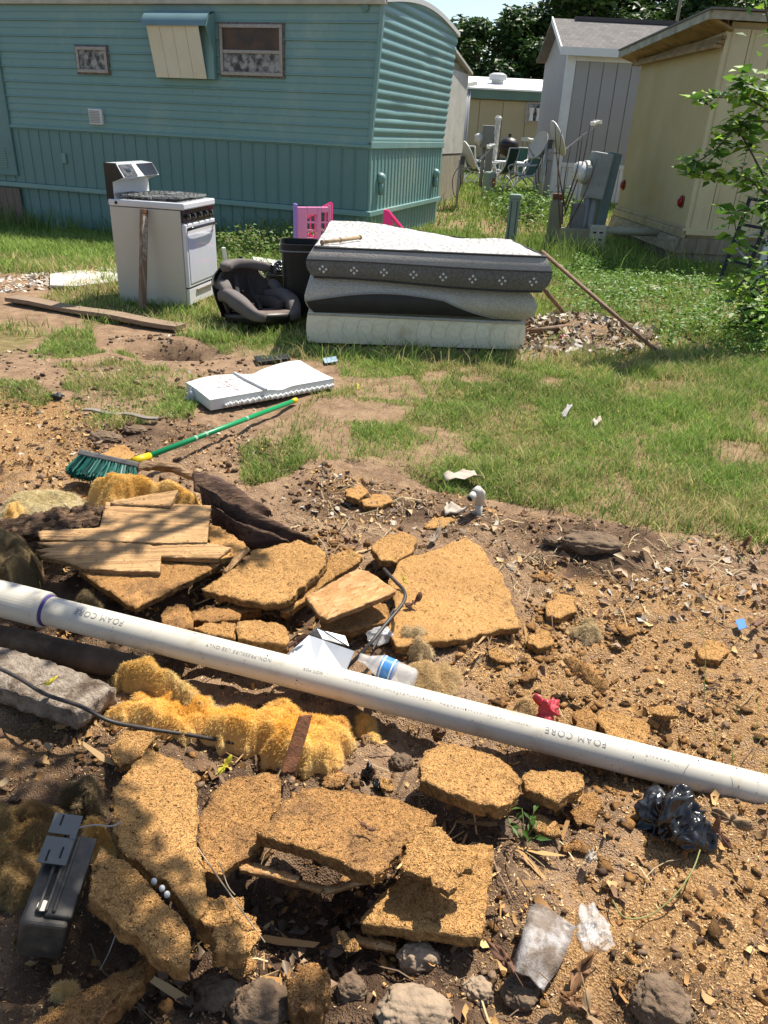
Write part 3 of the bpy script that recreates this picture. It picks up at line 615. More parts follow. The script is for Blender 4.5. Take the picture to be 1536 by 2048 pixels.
def grey_shed():
    loc = (3.50, 19.0, 0.17); t = thing('storage_shed', 'tall grey panelled shed with white corner trim and shingle roof', 'shed', loc, 0)
    g = mat('grey_panel', lin((152, 152, 152)), 0.6, lin((144, 144, 144)), 2, 0.4); gw = mat('shed_white_trim', lin((214, 216, 216)), 0.6, lin((196, 198, 198)), 4, 0.4)
    zb, ze, zk, W, D = 0.85, 3.02, 3.72, 5.0, 3.0
    MB().span((0.04, 0.04, 0), (W, D, ze)).build('wall_core', g, t)
    k = 0; x = 0.17
    while x < W:
        MB().span((x, -0.004, zb), (x + 0.292, 0.03, ze - 0.18)).build('siding_panel', g, t, bevel=0.006); x += 0.305
    y = 0.10
    while y < D: MB().span((-0.004, y, zb), (0.03, y + 0.292, ze)).build('side_panel', g, t, bevel=0.006); y += 0.305
    MB().span((-0.03, -0.03, 0), (0.16, 0.03, ze + 0.02)).build('corner_trim', gw, t, bevel=0.005)
    MB().span((-0.035, -0.02, 0.0), (0.0, 0.10, ze)).build('corner_trim', gw, t, bevel=0.005)
    MB().span((0.161, -0.045, zb - 0.10), (W, 0.0, zb - 0.002)).build('belt_trim', gw, t, bevel=0.005)
    MB().span((0.161, -0.035, ze - 0.18), (W, 0.0, ze)).build('eave_board', gw, t, bevel=0.005)
    x = 0.17
    while x < W: MB().span((x, -0.03, -0.2), (x + 0.14, 0.02, zb - 0.10)).build('skirting_panel', gw, t, bevel=0.008); x += 0.147
    # gable roof, ridge along the long side
    rm = bpy.data.materials.new('grey_shingles'); rm.use_nodes = True; nt = rm.node_tree; b = nt.nodes['Principled BSDF']; b.inputs['Roughness'].default_value = 0.95
    tc = nt.nodes.new('ShaderNodeTexCoord'); mp = nt.nodes.new('ShaderNodeMapping'); mp.inputs['Rotation'].default_value = (0, 0, 0); nt.links.new(tc.outputs['Object'], mp.inputs[0])
    br = nt.nodes.new('ShaderNodeTexBrick'); br.inputs['Scale'].default_value = 4.0; br.inputs['Color1'].default_value = (0.17, 0.155, 0.145, 1); br.inputs['Color2'].default_value = (0.12, 0.11, 0.105, 1); br.inputs['Mortar'].default_value = (0.05, 0.045, 0.045, 1)
    br.inputs['Mortar Size'].default_value = 0.012; br.inputs['Row Height'].default_value = 0.5; nt.links.new(mp.outputs[0], br.inputs['Vector']); nt.links.new(br.outputs['Color'], b.inputs['Base Color'])
    m = MB(); m.prism([(-0.22, -0.20, ze - 0.02), (W, -0.20, ze - 0.02), (W, D / 2, zk), (-0.22, D / 2, zk)], (0, 0, 0.05)); m.prism([(-0.22, D + 0.2, ze - 0.02), (W, D + 0.2, ze - 0.02), (W, D / 2, zk), (-0.22, D / 2, zk)], (0, 0, 0.05)); m.build('roof', rm, t)
    MB().span((-0.24, -0.24, ze - 0.10), (W, -0.20, ze + 0.05)).build('fascia', gw, t)
    MB().prism([(0, 0.0, ze), (0, D, ze), (0, D / 2, zk - 0.02)], (0.04, 0, 0)).build('gable', g, t)
    MB().prism([(-0.24, -0.22, ze - 0.06), (-0.24, D / 2, zk - 0.03), (-0.24, D / 2, zk + 0.08), (-0.24, -0.22, ze + 0.05)], (0.03, 0, 0)).build('rake_board', gw, t)
    MB().span((0.3, D / 2 - 0.1, zk + 0.02), (2.6, D / 2 + 0.1, zk + 0.10)).build('ridge_vent', mat('ridge_dark', (0.08, 0.07, 0.07), 0.9), t)
grey_shed()

def tan_home():
    loc = (1.0, 30.0, 0.22); t = thing('mobile_home', 'distant tan trailer with white roof behind the patio chairs', 'mobile home', loc, R(-1))
    tan = mat('tan_siding', lin((172, 160, 128)), 0.7, lin((160, 148, 116)), 1, 0.5); gr = mat('green_fascia', lin((96, 124, 112)), 0.6, lin((82, 108, 98)), 2, 0.5)
    W = 7.0
    MB().span((0, 0.05, -0.3), (W, 4, 2.5)).build('wall_core', tan, t)
    for k in range(9): MB().span((k * 0.82, 0.0, 0.55), (k * 0.82 + 0.805, 0.06, 2.36)).build('siding_panel', tan, t, bevel=0.01)
    MB().span((0, -0.01, -0.3), (W, 0.05, 0.53)).build('lower_wall', gr, t)
    MB().span((-0.2, -0.18, 2.38), (W, 0.0, 2.68)).build('fascia', gr, t, bevel=0.02)
    MB().prism([(-0.3, -0.25, 2.66), (W, -0.25, 2.66), (W, 4.2, 3.25), (-0.3, 4.2, 3.25)], (0, 0, 0.05)).build('roof', mat('white_roof_coat', (0.8, 0.8, 0.78), 0.5), t)
    o = MB().lathe([(0.22, 0), (0.22, 0.12), (0.32, 0.14), (0.32, 0.3), (0.18, 0.36)], (2.3, 1.5, 2.92), 14).build('roof_vent', mat('vent_grey', (0.45, 0.45, 0.44), 0.5), t)
    w = MB(); w.span((3.25, -0.04, 1.72), (3.95, 0.01, 2.36)); wo = w.build('window', alum, t); MB().span((3.32, -0.055, 1.78), (3.88, -0.041, 2.30)).build('pane', reflectglass, wo)
    for k in range(2): MB().lathe([(0.08, 0), (0.06, 0.2), (0.1, 0.4)], (3.45 + 0.25 * k, -0.10, 1.78), 8).build('curtain_ornament', whitep, wo)
tan_home()
def pale_home():
    loc = (float(A(893, 250, 16.2)[0]) - 0.62, 16.2, 0.05); t = thing('mobile_home', 'weathered off-white trailer end showing past the blue-green home', 'mobile home', loc, R(-18))
    pm = mat('offwhite_metal', lin((205, 203, 195)), 0.5, lin((176, 172, 160)), 3, 0.5, c3=lin((150, 140, 120)), sc3=2, lim3=(0.55, 0.8)); lw = mat('grey_lower_wall', lin((168, 162, 146)), 0.7, lin((128, 120, 102)), 6, 0.6, stretch=(3, 3, 0.5))
    MB().span((-5, 0.05, -0.2), (0.2, 3, 2.75)).build('wall_core', lw, t)
    for k in range(10): MB().span((-3.0 + k * 0.32, 0.0, 1.08), (-3.0 + k * 0.32 + 0.312, 0.06, 2.6)).build('siding_panel', pm, t, bevel=0.008)
    MB().span((-3, -0.03, 1.02), (0.22, 0.05, 1.08)).build('belt_trim', pm, t); 
    MB().span((0.2, 0.0, 1.05), (0.25, 3, 2.6)).build('end_panel', pm, t); MB().span((0.2, 0.0, -0.2), (0.24, 3, 1.02)).build('end_lower_panel', lw, t)
    MB().span((-0.3, -0.10, 0.45), (0.34, -0.04, 0.62)).build('rail_board', whitep, t, bevel=0.01)
    m = MB(); m.prism([(-5, -0.1, 2.6), (0.32, -0.1, 2.6), (0.32, 1.5, 2.9), (-5, 1.5, 2.9)], (0, 0, 0.05)); m.prism([(-5, 3.1, 2.6), (0.32, 3.1, 2.6), (0.32, 1.5, 2.9), (-5, 1.5, 2.9)], (0, 0, 0.05)); m.build('roof', pm, t)
pale_home()
def tin_shed():
    loc = (float(A(928, 330, 20.5)[0]) - 0.75, 20.5, 0.1); t = thing('metal_shed', 'narrow grey corrugated metal shed beside the off-white trailer', 'shed', loc, R(-18))
    cm = mat('galvanised_sheet', (0.36, 0.38, 0.41), 0.42, (0.24, 0.25, 0.27), 3, 0.6, metal=0.4, stretch=(4, 4, 0.4))
    MB().span((-2, 0.04, 0), (0.4, 1.5, 2.35)).build('wall_core', cm, t)
    for k in range(9):
        x = -1.4 + k * 0.2; MB().lathe([(0.075, 0), (0.075, 2.35)], (x + 0.1, 0.03, 0), 10).build('corrugated_sheet', cm, t, smooth=True)
    for k in range(6): MB().lathe([(0.075, 0), (0.075, 2.35)], (0.41, 0.15 + 0.22 * k, 0), 10).build('corrugated_sheet', cm, t, smooth=True)
    MB().prism([(-2.1, -0.15, 2.33), (0.55, -0.15, 2.33), (0.55, 1.6, 2.5), (-2.1, 1.6, 2.5)], (0, 0, 0.09)).build('roof', whitep, t)
tin_shed()
# ------------------------------------------------------------------ things between the trailers
galv = mat('galvanised_pole', (0.38, 0.39, 0.40), 0.45, (0.26, 0.27, 0.27), 20, 0.5, metal=0.5)
dishm = mat('dish_grey', (0.50, 0.50, 0.49), 0.5, (0.42, 0.41, 0.38), 4, 0.5)
pedm = mat('pedestal_green', lin((132, 150, 138)), 0.55, lin((118, 134, 122)), 4, 0.5, c3=lin((160, 160, 140)), sc3=3, lim3=(0.6, 0.8))
greym = mat('meter_grey', lin((150, 152, 150)), 0.5, lin((130, 132, 128)), 5, 0.5, c3=lin((100, 92, 80)), sc3=6, lim3=(0.62, 0.8))
rustm = mat('rust', (0.20, 0.075, 0.03), 0.85, (0.09, 0.04, 0.025), 30, 0.6, bump=0.4, bsc=90)
def dish(px_top, base, y, facing, tilt, size, armlen, label, pole_h=None):
    """pole, reflector and feed arm; facing is the compass direction of the reflector"""
    b = G(*base) if y is None else A(base[0], base[1], y); zt = A(px_top[0], px_top[1], b[1])[2]
    zb = Tz(b[0], b[1]); loc = (b[0], b[1], zb); t = thing('satellite_dish', label, 'satellite dish', loc, 0, 'satellite dishes on poles')
    h = zt - zb
    MB().tube([(0, 0, -0.1), (0, 0, h)], 0.03, 10).build('pole', galv, t, smooth=True)
    Mz = Matrix.Rotation(facing, 3, 'Z') @ Matrix.Rotation(R(90) - tilt, 3, 'Y')
    d = Mz @ Vector((0, 0, 1)); c = Vector((0, 0, h)) + d * 0.14
    prof = [(0.001, 0.0)] + [(size * k / 8, 0.26 * size * (k / 8) ** 2) for k in range(1, 9)] + [(size * 1.015, 0.26 * size + 0.008), (size * 1.0, 0.26 * size - 0.012)] + [(size * k / 8, 0.26 * size * (k / 8) ** 2 - 0.012) for k in range(7, 0, -1)] + [(0.001, -0.012)]
    Ms = Mz @ Matrix.Diagonal((1.06, 0.94, 1)).to_3x3()
    MB().lathe(prof, c, 30, Ms, cap=False).build('reflector', dishm, t, smooth=True)
    br = MB(); br.box(Vector((0, 0, h - 0.03)) + d * 0.06, (0.09, 0.09, 0.16)); br.build('bracket', mat('dark_bracket', (0.08, 0.08, 0.085), 0.5, metal=0.5), t, bevel=0.01)
    dn = Mz @ Vector((1, 0, 0))
    lo = c + dn * size * 0.85 + d * 0.05
    if lo.z > c.z: dn = -dn; lo = c + dn * size * 0.85 + d * 0.05
    tip = c + d * armlen + dn * size * 0.35
    MB().tube([Vector((0, 0, h - 0.06)) + dn * 0.12, lo, tip], 0.018, 8).build('feed_arm', galv, t)
    hd = tip - d * 0.02; ax = (c - tip).normalized()
    m = MB(); Mq = ax.to_track_quat('Z', 'Y').to_matrix(); side = Mq @ Vector((1, 0, 0))
    for s in (-0.07, 0.0, 0.07): m.lathe([(0.03, -0.06), (0.03, 0.02), (0.042, 0.05), (0.04, 0.06)], tip + side * s - dn * 0.05, 10, Mq)
    m.box(tip - dn * 0.05 - ax * 0.05, (0.16, 0.06, 0.07)); m.build('feed_horn', whitep, t, smooth=False)
    cb = MB(); cb.tube(bez([(0, 0.035, h - 0.1), (-0.12, 0.02, h - 0.35), (-0.05, 0.04, h - 0.7), (0.05, 0.04, h - 0.5), (0.02, 0.035, h - 0.2)], 20), 0.008, 6); cb.build('cable', blackm, t)
    return t
dish((915, 320), (912, 420), 17.0, R(12), R(28), 0.27, 0.55, 'single satellite dish on thin pole in front of the off-white trailer')
dish((1090, 300), (1076, 402), 17.0, R(-150), R(25), 0.26, 0.35, 'pale satellite dish hanging low beside the grey shed corner')
dish((1094, 288), (1080, 402), 16.4, R(8), R(28), 0.32, 0.85, 'raised satellite dish with long feed arm left of the meter')

def pedestal(name, base, top, y, w, d, label, cat, mt, kind='square', cap=None):
    b = A(base[0], base[1], y); h = A(top[0], top[1], y)[2]; zb = Tz(b[0], y); loc = (b[0], y, zb); h = h - zb
    t = thing(name, label, cat, loc, R(-8))
    m = MB()
    if kind == 'square':
        m.box((0, 0, h * 0.5 - 0.05), (w, d, h * 1.0 - 0.04)); m.build('post', mt, t, bevel=0.015)
        m = MB(); m.box((0, 0, h - 0.04), (w * 1.08, d * 1.08, 0.07)); m.build('cap', mt, t, bevel=0.02)
    else:
        pf = [(w * 0.60, -0.1), (w * 0.56, h * 0.25), (w * 0.5, h * 0.5), (w * 0.5, h * 0.93), (w * 0.46, h), (w * 0.3, h + 0.02)]
        m.lathe(pf, (0, 0, 0), 4 if kind == 'taper' else 18, Matrix.Rotation(R(45), 3, 'Z') if kind == 'taper' else None); m.build('post', mt, t, bevel=0.01 if kind == 'taper' else 0, smooth=(kind == 'round'))
    return t, h
t, h = pedestal('utility_post', (1023, 462), (1040, 388), 12.6, 0.17, 0.15, 'short square grey-green utility post with flat cap behind the mattresses', 'utility post', pedm)
for s in (-0.045, 0.045): MB().span((s - 0.008, -0.083, 0.05), (s + 0.008, -0.074, h - 0.1)).build('groove', mat('groove_dark', (0.06, 0.08, 0.075), 0.7), t)
t, h = pedestal('cable_pedestal', (1104, 480), (1115, 402), 12.4, 0.27, 0.2, 'tapered olive pedestal with a rusty block on top', 'pedestal', mat('pedestal_olive', lin((128, 130, 112)), 0.6, lin((110, 110, 92)), 5, 0.5), 'taper')
MB().box((0, 0, h + 0.055), (0.15, 0.12, 0.10)).build('rusty_block', rustm, t, bevel=0.01)
t, h = pedestal('telephone_pedestal', (974, 408), (980, 345), 19.5, 0.30, 0.24, 'rounded grey-green pedestal with a rust streak near the chairs', 'pedestal', pedm, 'round')
MB().box((0.10, -0.125, h - 0.22), (0.08, 0.02, 0.22)).build('rust_streak', mat('red_rust', (0.26, 0.06, 0.03), 0.8, (0.18, 0.10, 0.06), 20, 0.6), t, bevel=0.008)

def meter_post(base, y, label, big):
    b = A(base[0], base[1], y); loc = (b[0], y, Tz(b[0], y)); t = thing('electric_meter', label, 'electric meter', loc, R(8), 'electric meters')
    s = 1.0 if big else 0.95
    glass = mat('meter_glass', (0.5, 0.5, 0.5), 0.08, (0.75, 0.75, 0.74), 12, 0.7, spec=0.9)
    if big:
        # tilted ribbed post, meter cabinet with glass dome, conduits and low junction boxes
        MB().prism([(0.20, 0.02, -0.1), (0.34, 0.02, -0.1), (0.46, 0.02, 1.36), (0.26, 0.02, 1.38)], (0, 0.22, 0)).build('steel_post', mat('blue_grey_steel', lin((104, 122, 120)), 0.5, lin((86, 102, 100)), 4, 0.5), t, bevel=0.012)
        MB().box((0.12, 0.02, 1.06), (0.30, 0.20, 0.62), M=Matrix.Rotation(R(6), 3, 'Y')).build('meter_cabinet', greym, t, bevel=0.02)
        c = Vector((-0.04, -0.02, 1.10)); Mr = Matrix.Rotation(R(-90), 3, 'Y')
        MB().lathe([(0.16, 0), (0.16, 0.06), (0.15, 0.07)], c, 22, Mr).build('meter_ring', greym, t, smooth=False)
        MB().lathe([(0.14, 0.07), (0.14, 0.16), (0.11, 0.20), (0.02, 0.215)], c, 22, Mr).build('meter_dome', glass, t, smooth=True)
        m = MB(); m.tube([(0.02, 0, 0.75), (0.0, 0, -0.1)], 0.05, 12); m.build('conduit', greym, t, smooth=True)
        m = MB(); m.tube([(0.13, 0.03, 0.75), (0.11, 0.03, -0.1)], 0.06, 12); m.build('conduit', greym, t, smooth=True)
        MB().box((-0.12, -0.05, 0.47), (0.16, 0.14, 0.42)).build('breaker_box', mat('dark_grey_box', (0.12, 0.12, 0.12), 0.6, (0.2, 0.2, 0.19), 12, 0.5), t, bevel=0.01)
        MB().box((-0.14, -0.10, 0.14), (0.42, 0.16, 0.40)).build('junction_box', mat('olive_box', lin((150, 144, 118)), 0.6, lin((128, 122, 98)), 6, 0.5), t, bevel=0.012)
        o = MB().box((0.20, -0.14, 0.20), (0.26, 0.12, 0.40)).build('socket_panel', mat('bone_box', lin((196, 192, 172)), 0.6, lin((170, 164, 142)), 6, 0.5), t, bevel=0.012)
        for i in range(3):
            for j in range(2): MB().box((0.14 + 0.10 * j, -0.203, 0.10 + 0.10 * i), (0.05, 0.01, 0.022)).build('slot', blackm, o)
    else:
        MB().box((0.10, 0, 0.62), (0.16, 0.14, 1.34)).build('post', greym, t, bevel=0.015)
        MB().box((0.0, -0.04, 1.22), (0.30, 0.16, 0.5)).build('meter_cabinet', greym, t, bevel=0.015)
        c = Vector((-0.14, -0.04, 1.16)); Mr = Matrix.Rotation(R(-90), 3, 'Y'); MB().lathe([(0.13, 0), (0.13, 0.1), (0.1, 0.17), (0.02, 0.18)], c, 18, Mr).build('meter_dome', glass, t, smooth=True)
        m = MB(); m.tube([(-0.05, 0, 1.0), (-0.06, 0, -0.1)], 0.045, 10); m.build('conduit', greym, t, smooth=True)
meter_post((1158, 486), 12.1, 'big tilted grey electric meter cabinet with glass dome beside the yellow trailer', True)
meter_post((962, 398), 21.0, 'smaller far electric meter post left of the rounded pedestal', False)
def white_post():
    b = A(986, 330, 24.0); z = Tz(b[0], 24.0); loc = (b[0], 24.0, z); h = A(984, 240, 24)[2] - z
    m = MB(); m.tube([(b[0], 24, z - 0.1), (b[0] + 0.02, 24, z + h)], [0.07, 0.075], 8); m.lathe([(0.09, 0), (0.10, 0.06), (0.05, 0.12)], (b[0] + 0.02, 24, z + h), 10)
    for k in range(14): m.box((b[0] + (0.05 if k % 2 else -0.05), 23.93, z + 0.3 + k * 0.1), (0.05, 0.05, 0.09))
    single(m, 'clothes_post', mat('flaking_white', (0.66, 0.66, 0.64), 0.8, (0.35, 0.33, 0.30), 14, 0.7), 'white flaking post with rounded head standing behind the patio chairs', 'post', loc)
white_post()
def grill():
    b = A(1012, 345, 26.0); z = Tz(b[0], 26.0); t = thing('charcoal_grill', 'black kettle grill on thin legs in front of the tan trailer', 'grill', (b[0], 26.0, z)); h = A(1012, 268, 26)[2] - z
    k = h - 0.35
    MB().lathe([(0.05, k - 0.30), (0.22, k - 0.22), (0.30, k - 0.05), (0.31, k)], (0, 0, 0), 18).build('bowl', blackm, t, smooth=True)
    MB().lathe([(0.31, k + 0.005), (0.29, k + 0.12), (0.20, k + 0.22), (0.05, k + 0.27)], (0, 0, 0), 18).build('lid', blackm, t, smooth=True)
    MB().lathe([(0.04, k + 0.27), (0.05, k + 0.36)], (0, 0, 0), 8).build('lid_handle', blackm, t)
    for s in (-1, 1): MB().tube([(s * 0.25, 0, k - 0.1), (s * 0.36, 0, 0)], 0.018, 6).build('leg', blackm, t)
    MB().tube([(0, 0.2, k - 0.2), (0, 0.3, 0)], 0.018, 6).build('leg', blackm, t); MB().box((0, 0, k * 0.35), (0.5, 0.3, 0.02)).build('shelf', blackm, t)
grill()
# patio chairs: white tube frame, green sling
framew = mat('white_tube', (0.78, 0.78, 0.77), 0.4); sling = mat('green_sling', lin((52, 84, 70)), 0.8, lin((70, 104, 88)), 60, 0.7, stretch=(1, 0.02, 0.02))
def chair():
    t = thing('patio_chair', 'x', 'chair', group='green sling patio chairs')
    for s in (-0.27, 0.27):
        MB().tube(bez([(s, -0.30, 0.0), (s, -0.22, 0.22), (s, 0.0, 0.36), (s, 0.22, 0.40), (s, 0.36, 0.66), (s, 0.42, 0.98)], 26), 0.020, 8).build('side_frame', framew, t, smooth=True)
        MB().tube(bez([(s, 0.38, 0.0), (s, 0.24, 0.22), (s, -0.02, 0.40), (s, -0.18, 0.44)], 18), 0.018, 8).build('leg', framew, t, smooth=True)
        MB().tube(bez([(s * 1.1, -0.26, 0.52), (s * 1.1, -0.20, 0.60), (s * 1.1, 0.10, 0.62), (s * 1.05, 0.34, 0.64)], 18), 0.022, 8).build('armrest', framew, t, smooth=True)
        MB().tube([(s * 1.1, -0.25, 0.53), (s * 1.05, -0.16, 0.30)], 0.016, 8).build('arm_post', framew, t)
    W = []
    for y, z in ((-0.26, 0.40), (-0.1, 0.37), (0.12, 0.36), (0.22, 0.41)): W.append([(x, y, z) for x in (-0.26, 0, 0.26)])
    MB().grid(W).build('seat', sling, t, smooth=True)
    W = [[(x, y, z) for x in np.linspace(-0.26, 0.26, 3)] for y, z in ((0.22, 0.41), (0.30, 0.55), (0.36, 0.72), (0.42, 0.98))]
    MB().grid(W).build('backrest', sling, t, smooth=True)
    for z, y in ((0.98, 0.42), (0.10, -0.27)): MB().tube([(-0.27, y, z), (0.27, y, z)], 0.016, 8).build('crossbar', framew, t)
    return t
ch0 = chair(); used = [0]
for (px_, py_, y, rz, lab) in ((1040, 372, 21.0, R(-75), 'patio chair seen side on, right of the small table'), (992, 377, 21.5, R(235), 'patio chair with its striped back towards us by the rounded pedestal'), (1030, 350, 27.0, R(-20), 'patio chair half hidden behind the side-on chair'), (937, 362, 24.0, R(25), 'green patio chair by the grey metal shed, left of the meter'), (957, 366, 23.0, R(120), 'patio chair with white arms right behind the far meter')):
    b = A(px_, py_, y); o = ch0 if not used[0] else copy_tree(ch0); used[0] = 1
    o.location = (b[0], y, Tz(b[0], y)); o.rotation_euler = (0, 0, rz); o['label'] = lab
b = A(1014, 362, 23.5); t = thing('patio_table', 'small white patio table between the green chairs', 'table', (b[0], 23.5, Tz(b[0], 23.5)))
MB().lathe([(0.42, 0.60), (0.43, 0.62), (0.42, 0.645)], (0, 0, 0), 20).build('table_top', framew, t)
for k in range(4):
    a = k * math.pi / 2 + 0.5; MB().tube([(0.3 * math.cos(a), 0.3 * math.sin(a), 0.6), (0.36 * math.cos(a), 0.36 * math.sin(a), 0)], 0.02, 8).build('leg', framew, t)
# leafless sapling by the meter
def sapling():
    b = A(1127, 440, 12.0); loc = (b[0], 12.0, Tz(b[0], 12.0)); m = MB(); rnd = random.Random(4)
    brown = mat('twig_bark', (0.10, 0.055, 0.045), 0.8)
    for px_, py_ in ((1123, 262), (1165, 270), (1142, 290), (1195, 318), (1110, 245), (1180, 250)):
        e = A(px_, py_, 12.0 + rnd.uniform(-0.2, 0.2)); s = np.array([b[0] + rnd.uniform(-0.02, 0.02), 12.0, loc[2] + rnd.uniform(0.0, 0.7)])
        mid = (s + e) / 2 + np.array([rnd.uniform(-0.08, 0.08), 0, 0.05]); pts = bez([s, mid, e], 10); m.tube(pts, list(np.linspace(0.014, 0.004, len(pts))), 5)
    single(m, 'sapling', brown, 'leafless twiggy sapling rising beside the glass meter dome', 'sapling', loc)
sapling()
# black frame and white panel leaning on the yellow trailer
def leaning():
    b = A(1436, 570, 9.4); loc = (b[0], 9.4, Tz(b[0], 9.4)); t = thing('screen_frame', 'black metal ladder-like frame leaning against the yellow trailer', 'frame', loc)
    w, h = 0.26, 1.05; M = Matrix.Rotation(R(-12), 3, 'X') @ Matrix.Rotation(R(12), 3, 'Y') @ Matrix.Rotation(R(-25), 3, 'Z')
    for x in (0, w): MB().box(M @ Vector((x, 0, h / 2)), (0.045, 0.03, h), M=M).build('rail', blackm, t)
    for z in (0.02, 0.32, 0.52, 0.74, 1.03): MB().box(M @ Vector((w / 2, 0, z)), (w, 0.024, 0.03), M=M).build('rung', blackm, t)
    for z, s in ((0.42, 1), (0.63, -1), (0.88, 1)): MB().box(M @ Vector((w / 2, 0, z)), (w * 1.1, 0.02, 0.02), M=M @ Matrix.Rotation(R(35 * s), 3, 'Y')).build('brace', mat('grey_metal', (0.3, 0.3, 0.3), 0.5), t)
    b = A(1500, 590, 9.2); loc = (b[0], 9.2, Tz(b[0], 9.2)); t = thing('door_panel', 'pale door panel leaning behind the leafy branch at the right edge', 'door', loc)
    M = Matrix.Rotation(R(-9), 3, 'X') @ Matrix.Rotation(R(6), 3, 'Y'); pm = mat('pale_door', lin((200, 204, 204)), 0.55, lin((176, 180, 180)), 3, 0.5)
    MB().box(M @ Vector((0.42, 0, 1.02)), (0.84, 0.045, 2.04), M=M).build('leaf_panel', pm, t, bevel=0.006)
    for z in (0.55, 1.45): MB().box(M @ Vector((0.42, -0.028, z)), (0.56, 0.02, 0.66), M=M).build('raised_panel', pm, t, bevel=0.02)
    MB().lathe([(0.03, 0), (0.02, 0.03), (0.035, 0.05), (0.02, 0.08)], M @ Vector((0.76, -0.02, 1.0)), 12, M @ Matrix.Rotation(R(90), 3, 'X')).build('knob', alum, t)
leaning()

# ------------------------------------------------------------------ trees
bark = mat('bark', (0.13, 0.10, 0.075), 0.9, (0.07, 0.055, 0.045), 14, 0.6, bump=0.6, bsc=30, stretch=(3, 3, 0.6))
def limb_tree(name, label, loc, h, rad, zc, nl, size, cols, seed, group=None, clumps=None, tr=0.3, trunk_r=0.2):
    rnd = np.random.default_rng(seed); loc = np.array(loc, float); t = thing(name, label, 'tree', tuple(loc), 0, group); m = MB()
    m.tube([(0, 0, -0.2), (0.1, 0, zc * 0.35), (0, 0.1, zc * 0.7), (0.05, 0, zc)], [trunk_r * 1.3, trunk_r, trunk_r * 0.7, trunk_r * 0.4], 10)
    C = []
    if clumps is None:
        for k in range(46):
            v = rnd.normal(0, 1, 3); v /= np.linalg.norm(v); v *= rnd.random() ** 0.4; C.append((v * np.array([rad, rad, h / 2]) + np.array([0, 0, zc]), rad * rnd.uniform(0.16, 0.34)))
    else: C = [(np.array(c) - loc, r_) for c, r_ in clumps]
    for c, r_ in C[::2]:
        s = np.array([0.03, 0.03, zc * rnd.uniform(0.35, 0.95)]); mid = (s + c) / 2 + rnd.normal(0, 0.15, 3); pts = bez([s, mid, c], 8); m.tube(pts, list(np.linspace(trunk_r * 0.35, 0.02, len(pts))), 6)
    m.build('trunk', bark, t, smooth=True)
    tot = sum(r_ ** 2 for _, r_ in C); P_ = []; Nn = []
    for c, r_ in C:
        n = max(12, int(nl * r_ ** 2 / tot)); v = rnd.normal(0, 1, (n, 3)); v /= np.linalg.norm(v, axis=1)[:, None]; rr = rnd.random((n, 1)) ** 0.35
        P_.append(c + v * rr * r_ * np.array([1.15, 1.15, 0.8])); Nn.append(v * 0.7 + np.array([0, 0, 0.8]))
    leaf_mass('crown', None, np.concatenate(P_), np.concatenate(Nn), size, cols, name + '_leaf', kind=None, parent=t, tr=tr)
    return t
deep = [(0.030, 0.070, 0.016), (0.045, 0.095, 0.020), (0.065, 0.12, 0.028)]
limb_tree('broadleaf_tree', 'big dark tree rising behind the tan trailer and grey shed', (10.0, 40.0, 0.2), 10.0, 5.0, 6.0, 28000, 0.34, deep, 5, 'dark trees on the skyline', trunk_r=0.4)
limb_tree('broadleaf_tree', 'dark tree behind the yellow trailer roof on the right', (18.0, 42.0, 0.2), 9.0, 6.5, 6.0, 22000, 0.36, deep, 6, 'dark trees on the skyline', trunk_r=0.4)
limb_tree('broadleaf_tree', 'lower dark tree between the blue-green home and the big tree', (4.3, 38.0, 0.2), 4.6, 2.6, 4.0, 14000, 0.28, deep, 8, 'dark trees on the skyline', trunk_r=0.25)
def utility_pole(px_, y, lab):
    b = A(px_, 20, y); m = MB(); m.tube([(b[0], y, -0.1), (b[0], y, b[2] + 3)], [0.06, 0.045], 8); m.box((b[0], y, b[2] + 2.4), (1.2, 0.06, 0.06)); single(m, 'utility_pole', mat('pole_wood', (0.22, 0.2, 0.17), 0.9), lab, 'pole', (b[0], y, 0))
utility_pole(1358, 30, 'thin utility pole above the grey shed roof')

